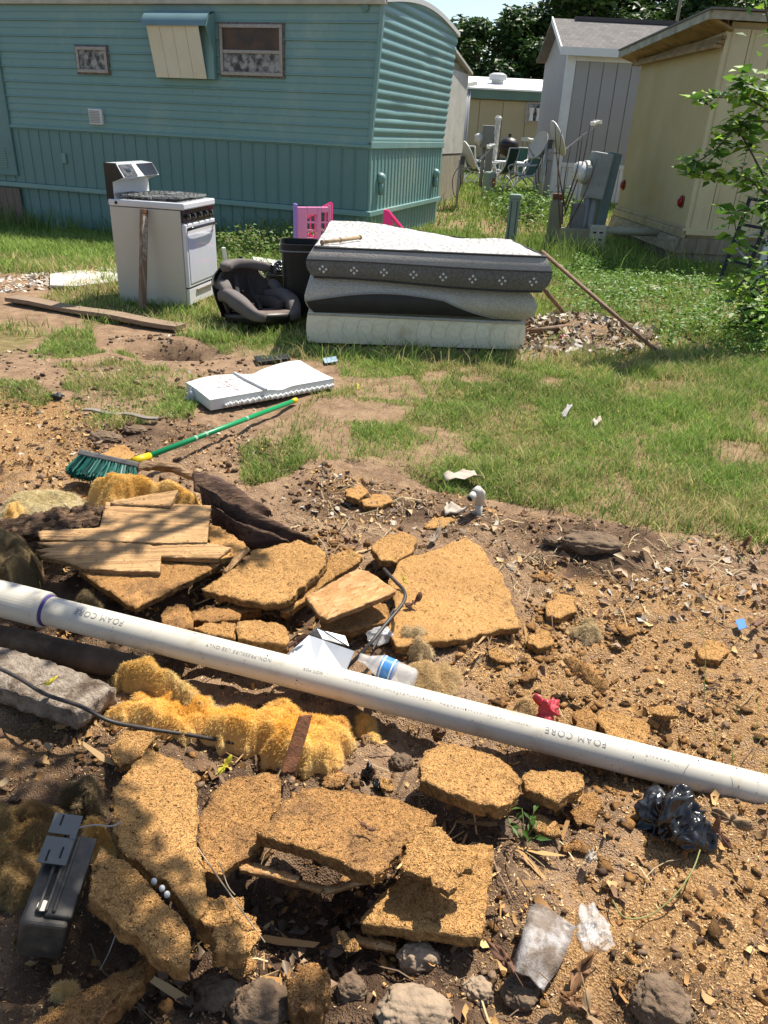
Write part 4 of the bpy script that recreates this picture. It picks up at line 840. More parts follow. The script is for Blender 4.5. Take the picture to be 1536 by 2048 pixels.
# leafy branch hanging in from the right, growing from a shrub at the foot of the pale door
def leafy_shrub():
    base = P(1560, 690); loc = np.array([base[0] + 0.25, 6.7, 0.0]); t = thing('leafy_shrub', 'young leafy tree reaching in from the right edge', 'shrub', tuple(loc)); m = MB(); rnd = np.random.default_rng(3)
    P_ = []; Nn = []
    def branch(pts, r0, dens, rad):
        pts = [np.asarray(p) - loc for p in pts]; c = bez(pts, 30); m.tube(c, list(np.linspace(r0, 0.003, len(c))), 6)
        for i in range(3, len(c)):
            for k in range(rnd.poisson(dens * 1.0)):
                o = rnd.normal(0, rad, 3) * (1.25 - 0.5 * i / len(c)); P_.append(c[i] + o * np.array([1, 1, 0.75])); Nn.append(np.array([0, -0.2, 1.0]))
    root = loc + np.array([0.1, 0, 0])
    S = lambda px_, py_, y: A(px_, py_, y)
    hub = S(1560, 420, 6.5); hub2 = S(1580, 250, 6.5); hub3 = S(1560, 650, 6.5)
    branch([root, hub3, hub], 0.03, 0.2, 0.06); branch([hub, hub2, S(1540, 60, 6.6), S(1525, -20, 6.7)], 0.02, 2.2, 0.09)
    branch([hub2, S(1500, 200, 6.4), S(1440, 195, 6.3), S(1392, 200, 6.25)], 0.010, 3.6, 0.045)
    branch([hub2, S(1490, 245, 6.3), S(1430, 300, 6.2), S(1376, 335, 6.15)], 0.012, 4.2, 0.055)
    branch([hub, S(1500, 300, 6.3), S(1465, 245, 6.3)], 0.010, 4.0, 0.06)
    branch([hub, S(1500, 360, 6.3), S(1440, 350, 6.2), S(1385, 345, 6.1)], 0.012, 4.6, 0.055)
    branch([hub, S(1505, 420, 6.3), S(1470, 430, 6.2), S(1480, 500, 6.2)], 0.010, 3.8, 0.06)
    branch([hub2, S(1515, 180, 6.3), S(1490, 165, 6.2)], 0.010, 4.5, 0.06)
    for a, b_ in (((1500, 560), (1470, 585)), ((1520, 680), (1470, 720)), ((1540, 600), (1525, 530))):
        branch([hub3, S(a[0], a[1], 6.3), S(b_[0], b_[1], 6.1)], 0.010, 3.5, 0.10)
    m.build('stem', bark, t, smooth=True)
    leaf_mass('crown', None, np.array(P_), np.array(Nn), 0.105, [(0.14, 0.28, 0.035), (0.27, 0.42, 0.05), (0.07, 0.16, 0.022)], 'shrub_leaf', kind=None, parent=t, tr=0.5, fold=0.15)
leafy_shrub()
# second, darker shrub mass at its foot
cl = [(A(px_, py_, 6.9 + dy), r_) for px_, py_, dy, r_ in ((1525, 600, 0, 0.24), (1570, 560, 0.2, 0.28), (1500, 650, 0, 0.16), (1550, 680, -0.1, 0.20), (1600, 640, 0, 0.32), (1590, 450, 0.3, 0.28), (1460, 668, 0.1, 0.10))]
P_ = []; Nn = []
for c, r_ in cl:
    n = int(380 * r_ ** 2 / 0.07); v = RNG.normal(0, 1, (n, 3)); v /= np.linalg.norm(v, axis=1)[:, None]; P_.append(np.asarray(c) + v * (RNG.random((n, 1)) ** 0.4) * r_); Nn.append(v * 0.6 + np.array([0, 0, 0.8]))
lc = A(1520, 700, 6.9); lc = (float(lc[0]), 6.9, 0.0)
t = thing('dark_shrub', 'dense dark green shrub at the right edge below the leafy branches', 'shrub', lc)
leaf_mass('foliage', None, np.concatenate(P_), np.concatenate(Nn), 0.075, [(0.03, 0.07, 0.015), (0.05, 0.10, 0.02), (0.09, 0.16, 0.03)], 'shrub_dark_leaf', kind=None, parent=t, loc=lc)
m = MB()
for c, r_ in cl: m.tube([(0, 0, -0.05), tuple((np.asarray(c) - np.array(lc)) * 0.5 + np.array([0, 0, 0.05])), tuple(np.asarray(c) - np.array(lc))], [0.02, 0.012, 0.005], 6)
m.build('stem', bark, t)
# ------------------------------------------------------------------ discarded stove
enam = mat('stove_enamel', lin((196, 192, 178)), 0.35, lin((186, 180, 164)), 2.0, 0.5, c3=lin((160, 146, 118)), sc3=2.2, lim3=(0.6, 0.85), spec=0.5)
whiteen = mat('white_enamel', (0.70, 0.71, 0.73), 0.16, (0.62, 0.63, 0.65), 3, 0.4, spec=0.6)
gloss = mat('black_gloss', (0.012, 0.012, 0.013), 0.15, spec=0.6)
def stove():
    a = P(240, 602); b = P(380, 615); cR = P(447, 582)
    # side edge runs from the far left corner to the near corner; the oven front faces right
    n = np.array(b - a)[:2]; ang = math.atan2(n[1], n[0])                   # local x along the side, towards the front
    loc = (a[0], a[1], Tz(a[0], a[1]) - 0.02); t = thing('stove', 'old white gas stove with black backguard standing in the grass', 'stove', loc, ang)
    D = float(np.linalg.norm(n)); Wd = 0.66; H = 0.90
    MB().span((0, 0, 0.03), (D - 0.03, Wd, H - 0.06)).build('body', enam, t, bevel=0.006)
    MB().span((-0.005, -0.006, H - 0.055), (D + 0.01, Wd + 0.006, H)).build('cooktop', whiteen, t, bevel=0.012)
    MB().span((0.08, 0.05, H), (D - 0.08, Wd - 0.05, H + 0.006)).build('burner_tray', gloss, t)
    gm = mat('sooty_grate', (0.02, 0.02, 0.02), 0.6, (0.30, 0.31, 0.30), 60, 0.75, spec=0.5)
    for (x0, x1, y0, y1, tl) in ((0.06, D * 0.55, 0.03, 0.30, 2), (D * 0.42, D - 0.05, 0.06, 0.33, -2), (0.10, D * 0.6, 0.34, 0.62, -1), (D * 0.55, D - 0.06, 0.36, 0.62, 1)):
        m = MB(); M = Matrix.Rotation(R(tl * 1.2), 3, 'Y'); c = Vector(((x0 + x1) / 2, (y0 + y1) / 2, H + 0.028)); w, d = x1 - x0, y1 - y0
        for s in (-1, 1): m.box(c + M @ Vector((0, s * d / 2, 0)), (w, 0.014, 0.016), M=M); m.box(c + M @ Vector((s * w / 2, 0, 0)), (0.014, d, 0.016), M=M)
        for k in range(5): m.box(c + M @ Vector((-w / 2 + w * (k + 1) / 6, 0, 0)), (0.010, d, 0.014), M=M)
        for k in range(2): m.box(c + M @ Vector((0, -d / 2 + d * (k + 1) / 3, 0)), (w, 0.010, 0.014), M=M)
        m.build('burner_grate', gm, t)
    for x in (0.17, D - 0.17):
        for y in (0.17, Wd - 0.17): MB().lathe([(0.06, 0.004), (0.06, 0.016), (0.03, 0.02)], (x, y, H + 0.003), 14).build('burner', gloss, t)
    # backguard at the far end: white riser flaring to a slanted black control panel
    pr = [(0.0, H), (0.05, H), (0.05, H + 0.13), (0.16, H + 0.17), (0.10, H + 0.27), (0.0, H + 0.28)]
    MB().prism([(x, 0.012, z) for x, z in pr], (0, Wd - 0.024, 0)).build('backguard', whiteen, t)
    MB().prism([(x, 0.0, z) for x, z in ((-0.012, H - 0.02), (0.048, H), (0.048, H + 0.13), (0.155, H + 0.17), (0.098, H + 0.28), (-0.012, H + 0.28))], (0, 0.011, 0)).build('end_cap', gloss, t)
    MB().prism([(x, Wd - 0.011, z) for x, z in ((-0.02, H), (0.048, H), (0.048, H + 0.13), (0.155, H + 0.17), (0.098, H + 0.28), (-0.0, H + 0.28))], (0, 0.011, 0)).build('end_cap', gloss, t)
    v0 = Vector((0.16, 0, H + 0.17)); v1 = Vector((0.10, 0, H + 0.27)); nn = Vector((0.10, 0, 0.06)).normalized()
    pm = mat('dusty_black_panel', (0.02, 0.02, 0.021), 0.3, (0.12, 0.12, 0.12), 30, 0.7)
    def onp(y, s): return v0.lerp(v1, s) + Vector((0, y, 0)) + nn * 0.002
    MB().prism([onp(0.03, 0.05), onp(0.25, 0.05), onp(0.25, 0.95), onp(0.03, 0.95)], nn * 0.005).build('clock_panel', pm, t)
    MB().prism([onp(0.38, 0.05), onp(Wd - 0.03, 0.05), onp(Wd - 0.03, 0.95), onp(0.34, 0.95)], nn * 0.005).build('control_panel', gloss, t)
    MB().prism([onp(0.10, 0.38) + nn * 0.006, onp(0.17, 0.38) + nn * 0.006, onp(0.17, 0.6) + nn * 0.006, onp(0.10, 0.6) + nn * 0.006], nn * 0.004).build('clock', gloss, t)
    # front: control strip with knobs, oven door with handle, drawer
    x = D - 0.03
    MB().span((x, 0.012, H - 0.16), (x + 0.02, Wd - 0.012, H - 0.06)).build('knob_panel', gloss, t)
    for y in (0.09, 0.20, 0.33, 0.46, 0.57):
        o = MB().lathe([(0.024, 0), (0.022, 0.022), (0.017, 0.028)], (x + 0.02, y, H - 0.11), 14, Matrix.Rotation(R(90), 3, 'Y')).build('knob', gloss, t)
        MB().box((x + 0.048, y, H - 0.11), (0.01, 0.008, 0.036)).build('knob_grip', alum, o)
    d = MB().span((x, 0.010, 0.20), (x + 0.035, Wd - 0.010, H - 0.17)).build('oven_door', whiteen, t, bevel=0.008)
    MB().span((x + 0.036, 0.045, 0.235), (x + 0.040, Wd - 0.045, H - 0.26)).build('door_glass', mat('white_door_glass', (0.62, 0.64, 0.70), 0.06, (0.55, 0.57, 0.63), 2, 0.5, spec=0.9), d)
    MB().tube(bez([(x + 0.035, 0.05, H - 0.215), (x + 0.075, 0.09, H - 0.20), (x + 0.082, Wd / 2, H - 0.198), (x + 0.075, Wd - 0.09, H - 0.20), (x + 0.035, Wd - 0.05, H - 0.215)], 24), 0.013, 8).build('handle', gloss, d, smooth=True)
    MB().span((x + 0.001, 0.02, 0.196), (x + 0.02, Wd - 0.02, 0.2)).build('gap_strip', blackm, t)
    dr = MB().span((x, 0.012, 0.05), (x + 0.030, Wd - 0.012, 0.19)).build('drawer', whiteen, t, bevel=0.006)
    MB().span((x + 0.031, 0.16, 0.150), (x + 0.045, Wd - 0.16, 0.172)).build('drawer_handle', alum, dr, bevel=0.004)
    for y in (0.06, Wd - 0.06):
        for xx in (0.06, D - 0.08): MB().lathe([(0.02, 0), (0.02, 0.035)], (xx, y, 0), 8).build('foot', blackm, t)
    MB().lathe([(0.014, 0), (0.012, 0.006)], (0.07, -0.006, H - 0.028), 10, Matrix.Rotation(R(90), 3, 'X')).build('gas_port', blackm, t)
stove()
woodg = mat('weathered_wood', (0.26, 0.175, 0.11), 0.85, (0.15, 0.095, 0.06), 9, 0.6, bump=0.3, bsc=40, stretch=(6, 6, 0.5), c3=(0.38, 0.34, 0.28), sc3=3, lim3=(0.55, 0.7))
woodx = mat('grey_plank', (0.30, 0.215, 0.14), 0.85, (0.18, 0.12, 0.08), 9, 0.6, bump=0.3, bsc=40, stretch=(0.5, 6, 6), c3=(0.12, 0.08, 0.06), sc3=2, lim3=(0.6, 0.75))
def stake():
    b = P(285, 618); tp = A(288, 420, b[1] + 0.16); loc = (b[0], b[1], 0.0); ax = Vector(tp - b); L_ = ax.length; M = ax.to_track_quat('Z', 'X').to_matrix()
    M = M @ Matrix.Rotation(R(90), 3, 'Z')
    t = thing('wooden_stake', 'upright wooden stake leaning on the side of the stove', 'board', loc)
    MB().box(M @ Vector((0, 0, L_ / 2)), (0.028, 0.088, L_), M=M).build('stake', woodg, t, bevel=0.004)
    MB().box(M @ Vector((0, 0, L_ * 0.985)), (0.032, 0.082, 0.035), M=M).build('rusty_head', rustm, t, bevel=0.004)
    MB().box(M @ Vector((-0.0005, 0, L_ * 0.72)), (0.0305, 0.07, L_ * 0.44), M=M).build('paint_layer', mat('flaked_paint', (0.42, 0.38, 0.32), 0.85, (0.22, 0.14, 0.09), 22, 0.8), t)
stake()
def board_between(name, p, q, w, th, mt, label, cat, lift=0.012, roll=0.0, group=None):
    a = np.array(p, float); b = np.array(q, float); c = (a + b) / 2; d = Vector(b - a); L_ = d.length
    ex = d.normalized(); up = Vector((0, 0, 1)); ey = up.cross(ex).normalized(); ez = ex.cross(ey); M = Matrix((ex, ey, ez)).transposed() @ Matrix.Rotation(roll, 3, 'X')
    n = 14; W = []
    m = MB(); V = []; rnd = random.Random(int(abs(c[0]) * 1000))
    rings = []
    for i in range(n + 1):
        x = -L_ / 2 + L_ * i / n; bow = 0.006 * math.sin(i * 0.9) ; e = rnd.uniform(-0.02, 0.02) * w
        for (y, z) in ((-w / 2 + e, 0), (w / 2 + e * 0.6, 0), (w / 2 + e * 0.6, th), (-w / 2 + e, th)): V.append(M @ Vector((x, y, z + bow)))
    Fc = [(i * 4 + k, i * 4 + (k + 1) % 4, (i + 1) * 4 + (k + 1) % 4, (i + 1) * 4 + k) for i in range(n) for k in range(4)] + [(3, 2, 1, 0), tuple(n * 4 + k for k in range(4))]
    m.add(V, Fc); o = m.build(name, mt, None, bevel=0.003); o.location = (c[0], c[1], c[2] + lift); o.data.name = name
    return tag(o, label, cat, group)
p1 = P(22, 598, 0.02); p2 = P(362, 652, 0.02)
def on_g(p, dz=0.01): return (p[0], p[1], Tz(p[0], p[1]) + dz)
board_between('plank', on_g(p1), on_g(p2), 0.135, 0.036, woodx, 'long weathered plank lying flat on the dirt in front of the stove', 'board')

# ------------------------------------------------------------------ child car seat
def loft(rings, closed=True):
    m = MB(); n = len(rings[0]); V = [p for r_ in rings for p in r_]
    Fc = [(i * n + k, i * n + (k + 1) % n, (i + 1) * n + (k + 1) % n, (i + 1) * n + k) for i in range(len(rings) - 1) for k in range(n)]
    if closed: Fc += [tuple(range(n))[::-1], tuple(range((len(rings) - 1) * n, len(rings) * n))]
    return m.add(V, Fc)
def pad(path, radii, flat, n=14, upv=(0, 0, 1)):
    """rounded cushion swept along a path: radii across, flat = thickness ratio"""
    pts = [Vector(p) for p in path]; rings = []
    for i, p in enumerate(pts):
        t = (pts[min(i + 1, len(pts) - 1)] - pts[max(i - 1, 0)]).normalized(); u = Vector(upv); s = t.cross(u).normalized(); u = s.cross(t)
        rings.append([p + s * radii[i] * math.copysign(abs(math.cos(a)) ** 0.6, math.cos(a)) + u * radii[i] * flat * math.copysign(abs(math.sin(a)) ** 0.6, math.sin(a)) for a in [2 * math.pi * k / n for k in range(n)]])
    return loft(rings)
def car_seat():
    b = P(498, 655); loc = (b[0] - 0.02, b[1] + 0.20, Tz(b[0], b[1]) + 0.02)
    t = thing('car_seat', 'dark grey padded child car seat tipped over on the grass', 'car seat', loc, R(22))
    fab = mat('dark_fabric', (0.062, 0.050, 0.045), 0.85, (0.09, 0.075, 0.068), 25, 0.5, bump=0.25, bsc=400, c3=(0.13, 0.10, 0.085), sc3=7, lim3=(0.62, 0.85))
    fab2 = mat('grey_fabric', (0.11, 0.094, 0.088), 0.8, (0.15, 0.13, 0.122), 20, 0.5, bump=0.25, bsc=400)
    plas = mat('shell_plastic', (0.020, 0.019, 0.019), 0.45); tanp = mat('worn_seat_pad', (0.20, 0.14, 0.11), 0.8, (0.10, 0.075, 0.065), 30, 0.7)
    # back shell: tall curved scoop, its face leaning towards us
    rows = []; rows2 = []
    for i in range(13):
        s = i / 12; z = 0.06 + 0.50 * s; w = 0.20 + 0.07 * math.sin(math.pi * min(1, s * 1.05)) - 0.05 * max(0, s - 0.75) * 4; y0 = 0.16 + 0.06 * s - 0.10 * max(0, s - 0.7)
        r1 = []
        for k in range(15):
            u = -1 + 2 * k / 14; wing = 0.17 * abs(u) ** 2.6 * (0.5 + 0.5 * math.sin(math.pi * min(1, 0.15 + s)))
            r1.append((u * w, y0 - wing, z + 0.02 * (1 - u * u)))
        rows.append(r1)
    m = MB(); m.grid(rows); o = m.build('back_cushion', fab, t, smooth=True); so_ = o.modifiers.new('pad', 'SOLIDIFY'); so_.thickness = 0.035; so_.offset = 1
    m = MB(); m.grid([[(x * 1.06, y + 0.05, z * 1.02 - 0.01) for x, y, z in r1] for r1 in rows]); o = m.build('back_shell', plas, t, smooth=True); so_ = o.modifiers.new('pad', 'SOLIDIFY'); so_.thickness = 0.012
    # head roll along the top edge
    top = [(u * 0.225, 0.11 - 0.13 * abs(u) ** 2.6, 0.585 - 0.05 * u * u) for u in np.linspace(-1, 1, 13)]
    pad(top, [0.035] + [0.05] * 11 + [0.035], 1.0).build('head_roll', fab2, t, smooth=True)
    MB().box((0.0, 0.10, 0.645), (0.03, 0.03, 0.025)).build('strap_button', plas, t, bevel=0.006)
    # side bolsters: upper pair and long lower arms
    for s in (-1, 1):
        pad(bez([(s * 0.235, 0.02, 0.40), (s * 0.25, -0.05, 0.34), (s * 0.245, -0.08, 0.24)], 10), [0.03] + [0.05] * 9 + [0.035][:1], 0.75).build('upper_bolster', fab2, t, smooth=True)
        arm = bez([(s * 0.22, 0.06, 0.26), (s * 0.255, -0.10, 0.27), (s * 0.25, -0.26, 0.19), (s * 0.20, -0.38, 0.08), (s * 0.12, -0.42, 0.05)], 20)
        pad(arm, list(np.concatenate([np.linspace(0.05, 0.062, 10), np.linspace(0.062, 0.035, len(arm) - 10)])), 1.15).build('arm_bolster', fab2, t, smooth=True)
        pad(bez([(s * 0.16, 0.08, 0.20), (s * 0.175, -0.08, 0.19), (s * 0.165, -0.24, 0.13)], 12), [0.045] * 13, 1.4).build('inner_bolster', fab, t, smooth=True)
        MB().box((s * 0.255, -0.16, 0.30), (0.05, 0.07, 0.004), M=Matrix.Rotation(R(20), 3, 'X')).build('emblem', mat('pale_stitch', (0.34, 0.33, 0.32), 0.7), t)
    # seat pad, crotch buckle, harness straps, base shell
    rows = [[(x, y, 0.085 + 0.02 * (x / 0.17) ** 2 - 0.03 * max(0, (-y - 0.2)) * 4) for x in np.linspace(-0.17, 0.17, 9)] for y in np.linspace(0.15, -0.40, 11)]
    o = MB().grid(rows).build('seat_pad', tanp, t, smooth=True); so_ = o.modifiers.new('pad', 'SOLIDIFY'); so_.thickness = 0.03; so_.offset = -1
    rings = []
    for z, k in ((-0.02, 0.80), (0.0, 0.95), (0.05, 1.05), (0.09, 1.02)):
        rings.append([(0.235 * k * math.copysign(abs(math.cos(a)) ** 0.7, math.cos(a)), -0.13 + 0.30 * k * math.copysign(abs(math.sin(a)) ** 0.7, math.sin(a)), z) for a in [2 * math.pi * q / 24 for q in range(24)]])
    loft(rings).build('base_shell', plas, t, smooth=True)
    st = mat('webbing', (0.030, 0.029, 0.029), 0.7, (0.05, 0.05, 0.05), 90, 0.5)
    for s in (-1, 1):
        pts = bez([(s * 0.06, 0.13, 0.46), (s * 0.07, 0.10, 0.30), (s * 0.09, 0.02, 0.16), (s * 0.03, -0.08, 0.12)], 14); m = MB(); m.grid([[Vector(p) + Vector((dx, -0.035, 0.008)) for dx in (-0.018, 0.018)] for p in pts]); m.build('harness_strap', st, t)
    MB().box((0, 0.07, 0.30), (0.06, 0.02, 0.03)).build('chest_clip', plas, t, bevel=0.006)
    o = MB().box((0, -0.03, 0.15), (0.05, 0.025, 0.07)).build('buckle', plas, t, bevel=0.008); MB().box((0, -0.046, 0.165), (0.022, 0.008, 0.022)).build('red_button', mat('red_button', (0.35, 0.02, 0.02), 0.4), o)
    MB().grid([[(dx, y, 0.10 + (0.06 if y > -0.05 else 0) * (y + 0.2)) for dx in (-0.02, 0.02)] for y in np.linspace(-0.05, -0.30, 6)]).build('crotch_strap', st, t)
    for a in t.children_recursive: pass
    t.rotation_euler = (R(-10), R(4), R(42)); t.scale = (0.98, 0.98, 0.80)
car_seat()

# ------------------------------------------------------------------ bin, bucket, toy house
def bin_():
    b = P(590, 640); loc = (b[0] + 0.03, b[1] + 0.16, Tz(b[0], b[1]) - 0.01); t = thing('trash_bin', 'tall black plastic trash bin beside the mattresses', 'trash bin', loc, R(8))
    H = 0.64
    def rr(z, k, n=32): return [(0.165 * k * math.copysign(abs(math.cos(a)) ** 0.4, math.cos(a)), 0.20 * k * math.copysign(abs(math.sin(a)) ** 0.4, math.sin(a)), z) for a in [2 * math.pi * q / n for q in range(n)]]
    loft([rr(0, 0.80), rr(0.02, 0.83), rr(H - 0.06, 0.98), rr(H - 0.059, 1.02), rr(H, 1.03), rr(H, 0.98), rr(H - 0.06, 0.95), rr(0.05, 0.80)], True).build('body', blackm, t, smooth=False)
    MB().tube([Vector(p) + Vector((0, 0, -0.055)) for p in rr(H, 1.035)] + [Vector(rr(H, 1.035)[0]) + Vector((0, 0, -0.055))], 0.006, 6).build('rim_band', mat('grey_band', (0.25, 0.25, 0.24), 0.5), t)
    # small bucket with a bag
    b = P(556, 600); loc = (b[0], b[1] + 0.1, Tz(b[0], b[1])); t = thing('bucket', 'small black bucket beside the trash bin', 'bucket', loc)
    MB().lathe([(0.10, 0), (0.125, 0.22), (0.132, 0.22), (0.132, 0.245), (0.12, 0.245), (0.095, 0.01)], (0, 0, 0), 20).build('body', blackm, t, smooth=True); MB().lathe([(0.136, 0.20), (0.136, 0.215)], (0, 0, 0), 20, cap=False).build('rim', blackm, t)
    return loc
BK = bin_()
def ico(sub, r_, scale=(1, 1, 1)):
    import bmesh
    bm = bmesh.new(); bmesh.ops.create_icosphere(bm, subdivisions=sub, radius=1.0); V = np.array([v.co[:] for v in bm.verts]); Fc = [[v.index for v in f.verts] for f in bm.faces]; bm.free()
    return V * r_ * np.array(scale), Fc
def crumple(name, loc, size, mt, label, cat, seed, amp=0.35, sub=5, floor=-0.35, parent=None, sc=0.45, creases=(6, 13, 27)):
    """a balled-up sheet: folded by random creases, every facet flat"""
    V, Fc = ico(sub, 1.0); rnd = np.random.default_rng(seed)
    Wp = V + 0.25 * np.stack([noise3(V + 11 * i + seed, 0.9, seed + i, 2) for i in range(3)], 1) * 2; r_ = 1 + amp * 0.9 * noise3(V + seed, sc * 1.8, seed, 2)
    for i in range(13):                                  # long folds running in many directions
        D = rnd.normal(0, 1, 3); D /= np.linalg.norm(D); fq = 2.2 + 0.8 * i; r_ += amp * (0.75 / (1 + 0.42 * i)) * (0.35 - np.abs(np.sin(fq * (Wp @ D) + rnd.uniform(0, 6)))) * (0.3 + np.clip(noise3(V * 1.3 + 3 * i, 0.8, seed + i, 2) + 0.5, 0, 1.2))
    V = V * np.clip(r_, 0.35, 1.8)[:, None]
    V[:, 2] = np.maximum(V[:, 2], floor + 0.05 * rnd.random(len(V)))
    V = V * np.array(size); V[:, 2] -= V[:, 2].min()
    me = mesh_np(name, V, tris=np.array(Fc)); o = link_mesh(name, me, mt, parent, smooth=True); o.location = loc
    return tag(o, label, cat) if label else o
bagm = mat('black_bag', (0.010, 0.010, 0.011), 0.22, bump=0.35, bsc=30, spec=0.6, bdist=0.006)
crumple('trash_bag', (BK[0] - 0.02, BK[1], BK[2] + 0.21), (0.15, 0.13, 0.12), bagm, 'crumpled black bag stuffed on the small bucket', 'bag', 5)
def toy_house():
    b = P(640, 560); y = 8.0; b = A(600, 480, y); z0 = Tz(b[0], y); loc = (b[0] - 0.02, y, z0); t = thing('toy_house', 'pink and purple plastic toy house behind the trash bin', 'toy', loc, R(28))
    pk = mat('pink_plastic', lin((240, 150, 190)), 0.4, lin((232, 140, 182)), 3, 0.3); hp = mat('hot_pink_plastic', lin((236, 58, 128)), 0.4); pu = mat('purple_plastic', lin((160, 130, 205)), 0.4)
    f = Fr(loc, R(28)); a = f.px(588, 418, 1, 0); z1 = a[2]; z2 = f.px(662, 405, 1, 0)[2]; w = f.px(662, 405, 1, 0)[0] - a[0]; x0 = a[0]
    # front wall with two tall window openings: strips round the holes
    def wall(xa, xb, za, zb_): MB().span((x0 + xa * w, -0.02, za), (x0 + xb * w, 0.02, zb_)).build('wall_strip', pk, t, bevel=0.006)
    zt = z1 + 0.02
    zb_ = 0.30
    wall(0.07, 0.34, zb_, zt); wall(0.34, 0.62, zt - 0.07, zt); wall(0.34, 0.62, zb_, zb_ + 0.12); wall(0.62, 0.72, zb_, zt); wall(0.72, 0.93, zt - 0.05, zt); wall(0.72, 0.93, zb_, zb_ + 0.12); wall(0.93, 1.0, zb_, zt + 0.02)
    for a_, b_ in ((0.34, 0.62), (0.72, 0.93)):
        for k in range(1, 4): z = zb_ + 0.12 + (zt - 0.07 - zb_ - 0.12) * k / 4; MB().span((x0 + a_ * w, -0.008, z - 0.008), (x0 + b_ * w, 0.008, z + 0.008)).build('window_bar', pk, t)
    MB().span((x0, -0.035, 0.05), (x0 + 0.07 * w, 0.035, zt + 0.03)).build('corner_column', pu, t, bevel=0.008)
    # side gable in hot pink with a lattice, sloping roof rail
    xs = x0 + w; D = 0.85
    zg = zt + 0.03
    for p_, q_ in (((xs, 0, 0.0), (xs, 0, zg)), ((xs, D, 0.0), (xs, D, zg - 0.25)), ((xs, 0, zg), (xs, D, zg - 0.25)), ((xs, 0, 0.12), (xs, D, 0.12))):
        MB().tube([p_, q_], 0.022, 4).build('gable_rail', hp, t)
    for k in range(1, 6): MB().tube([(xs, D * k / 6, 0.12), (xs, D * k / 6, zg - 0.25 * k / 6)], 0.010, 4).build('lattice_bar', hp, t)
    for z in (0.3, 0.45): MB().tube([(xs, 0, z), (xs, D, z)], 0.010, 4).build('lattice_bar', hp, t)
    MB().span((x0 + 0.08 * w, 0.25, 0.3), (xs - 0.06, 0.27, 0.33)).build('shelf', whitep, t); MB().span((x0 + 0.08 * w, 0.10, 0.44), (xs - 0.06, 0.27, 0.46)).build('shelf', whitep, t)
    c = A(770, 445, 8.0); c2 = (c[0], 8.0, 0.0)
    m = MB(); z = A(770, 420, 8.0)[2]; m.prism([(c[0] - 0.03, 8, 0), (c[0] + 0.14, 8, 0), (c[0] + 0.09, 8, z - 0.14), (c[0] + 0.02, 8, z), (c[0] - 0.02, 8, z)], (0, 0.05, 0)); m.tube([(c[0] + 0.02, 8.02, z - 0.01), (c[0] + 0.2, 8.1, z - 0.2)], 0.02, 6)
    single(m, 'pink_toy', hp, 'hot pink plastic panel poking up behind the mattresses', 'toy', c2)
    c = A(586, 493, 7.6); m = MB(); m.box((c[0], 7.6, c[2] - 0.3), (0.14, 0.10, 0.70)); single(m, 'wooden_post', mat('pale_wood', (0.50, 0.42, 0.32), 0.8, (0.3, 0.22, 0.15), 12, 0.5, stretch=(4, 4, 0.5)), 'pale wooden post end behind the trash bin', 'post', (c[0], 7.6, Tz(c[0], 7.6)), bevel=0.008)
toy_house()

# ------------------------------------------------------------------ mattresses
FLp = np.array(P(613, 694)); FRp = np.array(P(1037, 694))
ex = np.array([FRp[0] - FLp[0], (FRp[1] - FLp[1]) * 0.30, 0]); BW = float(np.linalg.norm(ex)); ex /= BW; ey = np.array([-ex[1], ex[0], 0])
BANG = math.atan2(ex[1], ex[0]); BLOC = (float(FLp[0]), float(FLp[1]) + 0.02, 0.0)
def tex_fabric(name, c, c2, sc, pat, ratio=1.0, rough=0.85, bump=0.4):
    m = bpy.data.materials.new(name); m.use_nodes = True; nt = m.node_tree; N = nt.nodes; L = nt.links; b = N['Principled BSDF']; b.inputs['Roughness'].default_value = rough; b.inputs['Specular IOR Level'].default_value = 0.2
    tc = N.new('ShaderNodeTexCoord'); mp = N.new('ShaderNodeMapping'); mp.inputs['Scale'].default_value = (1, 1, ratio); L.new(tc.outputs['Object'], mp.inputs[0])
    if pat == 'wave':
        w = N.new('ShaderNodeTexWave'); w.inputs['Scale'].default_value = sc; w.inputs['Distortion'].default_value = 14; w.inputs['Detail'].default_value = 2; w.inputs['Detail Scale'].default_value = 0.9
    else:
        w = N.new('ShaderNodeTexVoronoi'); w.feature = 'DISTANCE_TO_EDGE'; w.inputs['Scale'].default_value = sc
    L.new(mp.outputs[0], w.inputs['Vector']); r_ = N.new('ShaderNodeMapRange'); r_.inputs[1].default_value = 0.0; r_.inputs[2].default_value = 0.12 if pat != 'wave' else 0.6
    L.new(w.outputs[0], r_.inputs[0]); x = N.new('ShaderNodeMix'); x.data_type = 'RGBA'; x.inputs[6].default_value = (*c2, 1); x.inputs[7].default_value = (*c, 1); L.new(r_.outputs[0], x.inputs[0])
    nz = N.new('ShaderNodeTexNoise'); nz.inputs['Scale'].default_value = 3.0; nz.inputs['Detail'].default_value = 6; L.new(tc.outputs['Object'], nz.inputs['Vector'])
    y = N.new('ShaderNodeMix'); y.data_type = 'RGBA'; y.blend_type = 'MULTIPLY'; rr = N.new('ShaderNodeMapRange'); rr.inputs[1].default_value = 0.45; rr.inputs[2].default_value = 0.8; rr.inputs[4].default_value = 0.5; L.new(nz.outputs[0], rr.inputs[0]); L.new(rr.outputs[0], y.inputs[0])
    L.new(x.outputs[2], y.inputs[6]); y.inputs[7].default_value = (0.75, 0.66, 0.52, 1); L.new(y.outputs[2], b.inputs['Base Color'])
    bp = N.new('ShaderNodeBump'); bp.inputs['Strength'].default_value = bump; bp.inputs['Distance'].default_value = 0.01; L.new(r_.outputs[0], bp.inputs['Height']); L.new(bp.outputs[0], b.inputs['Normal'])
    return m
quilt = tex_fabric('quilted_white', (0.50, 0.49, 0.475), (0.29, 0.285, 0.28), 4.5, 'wave')
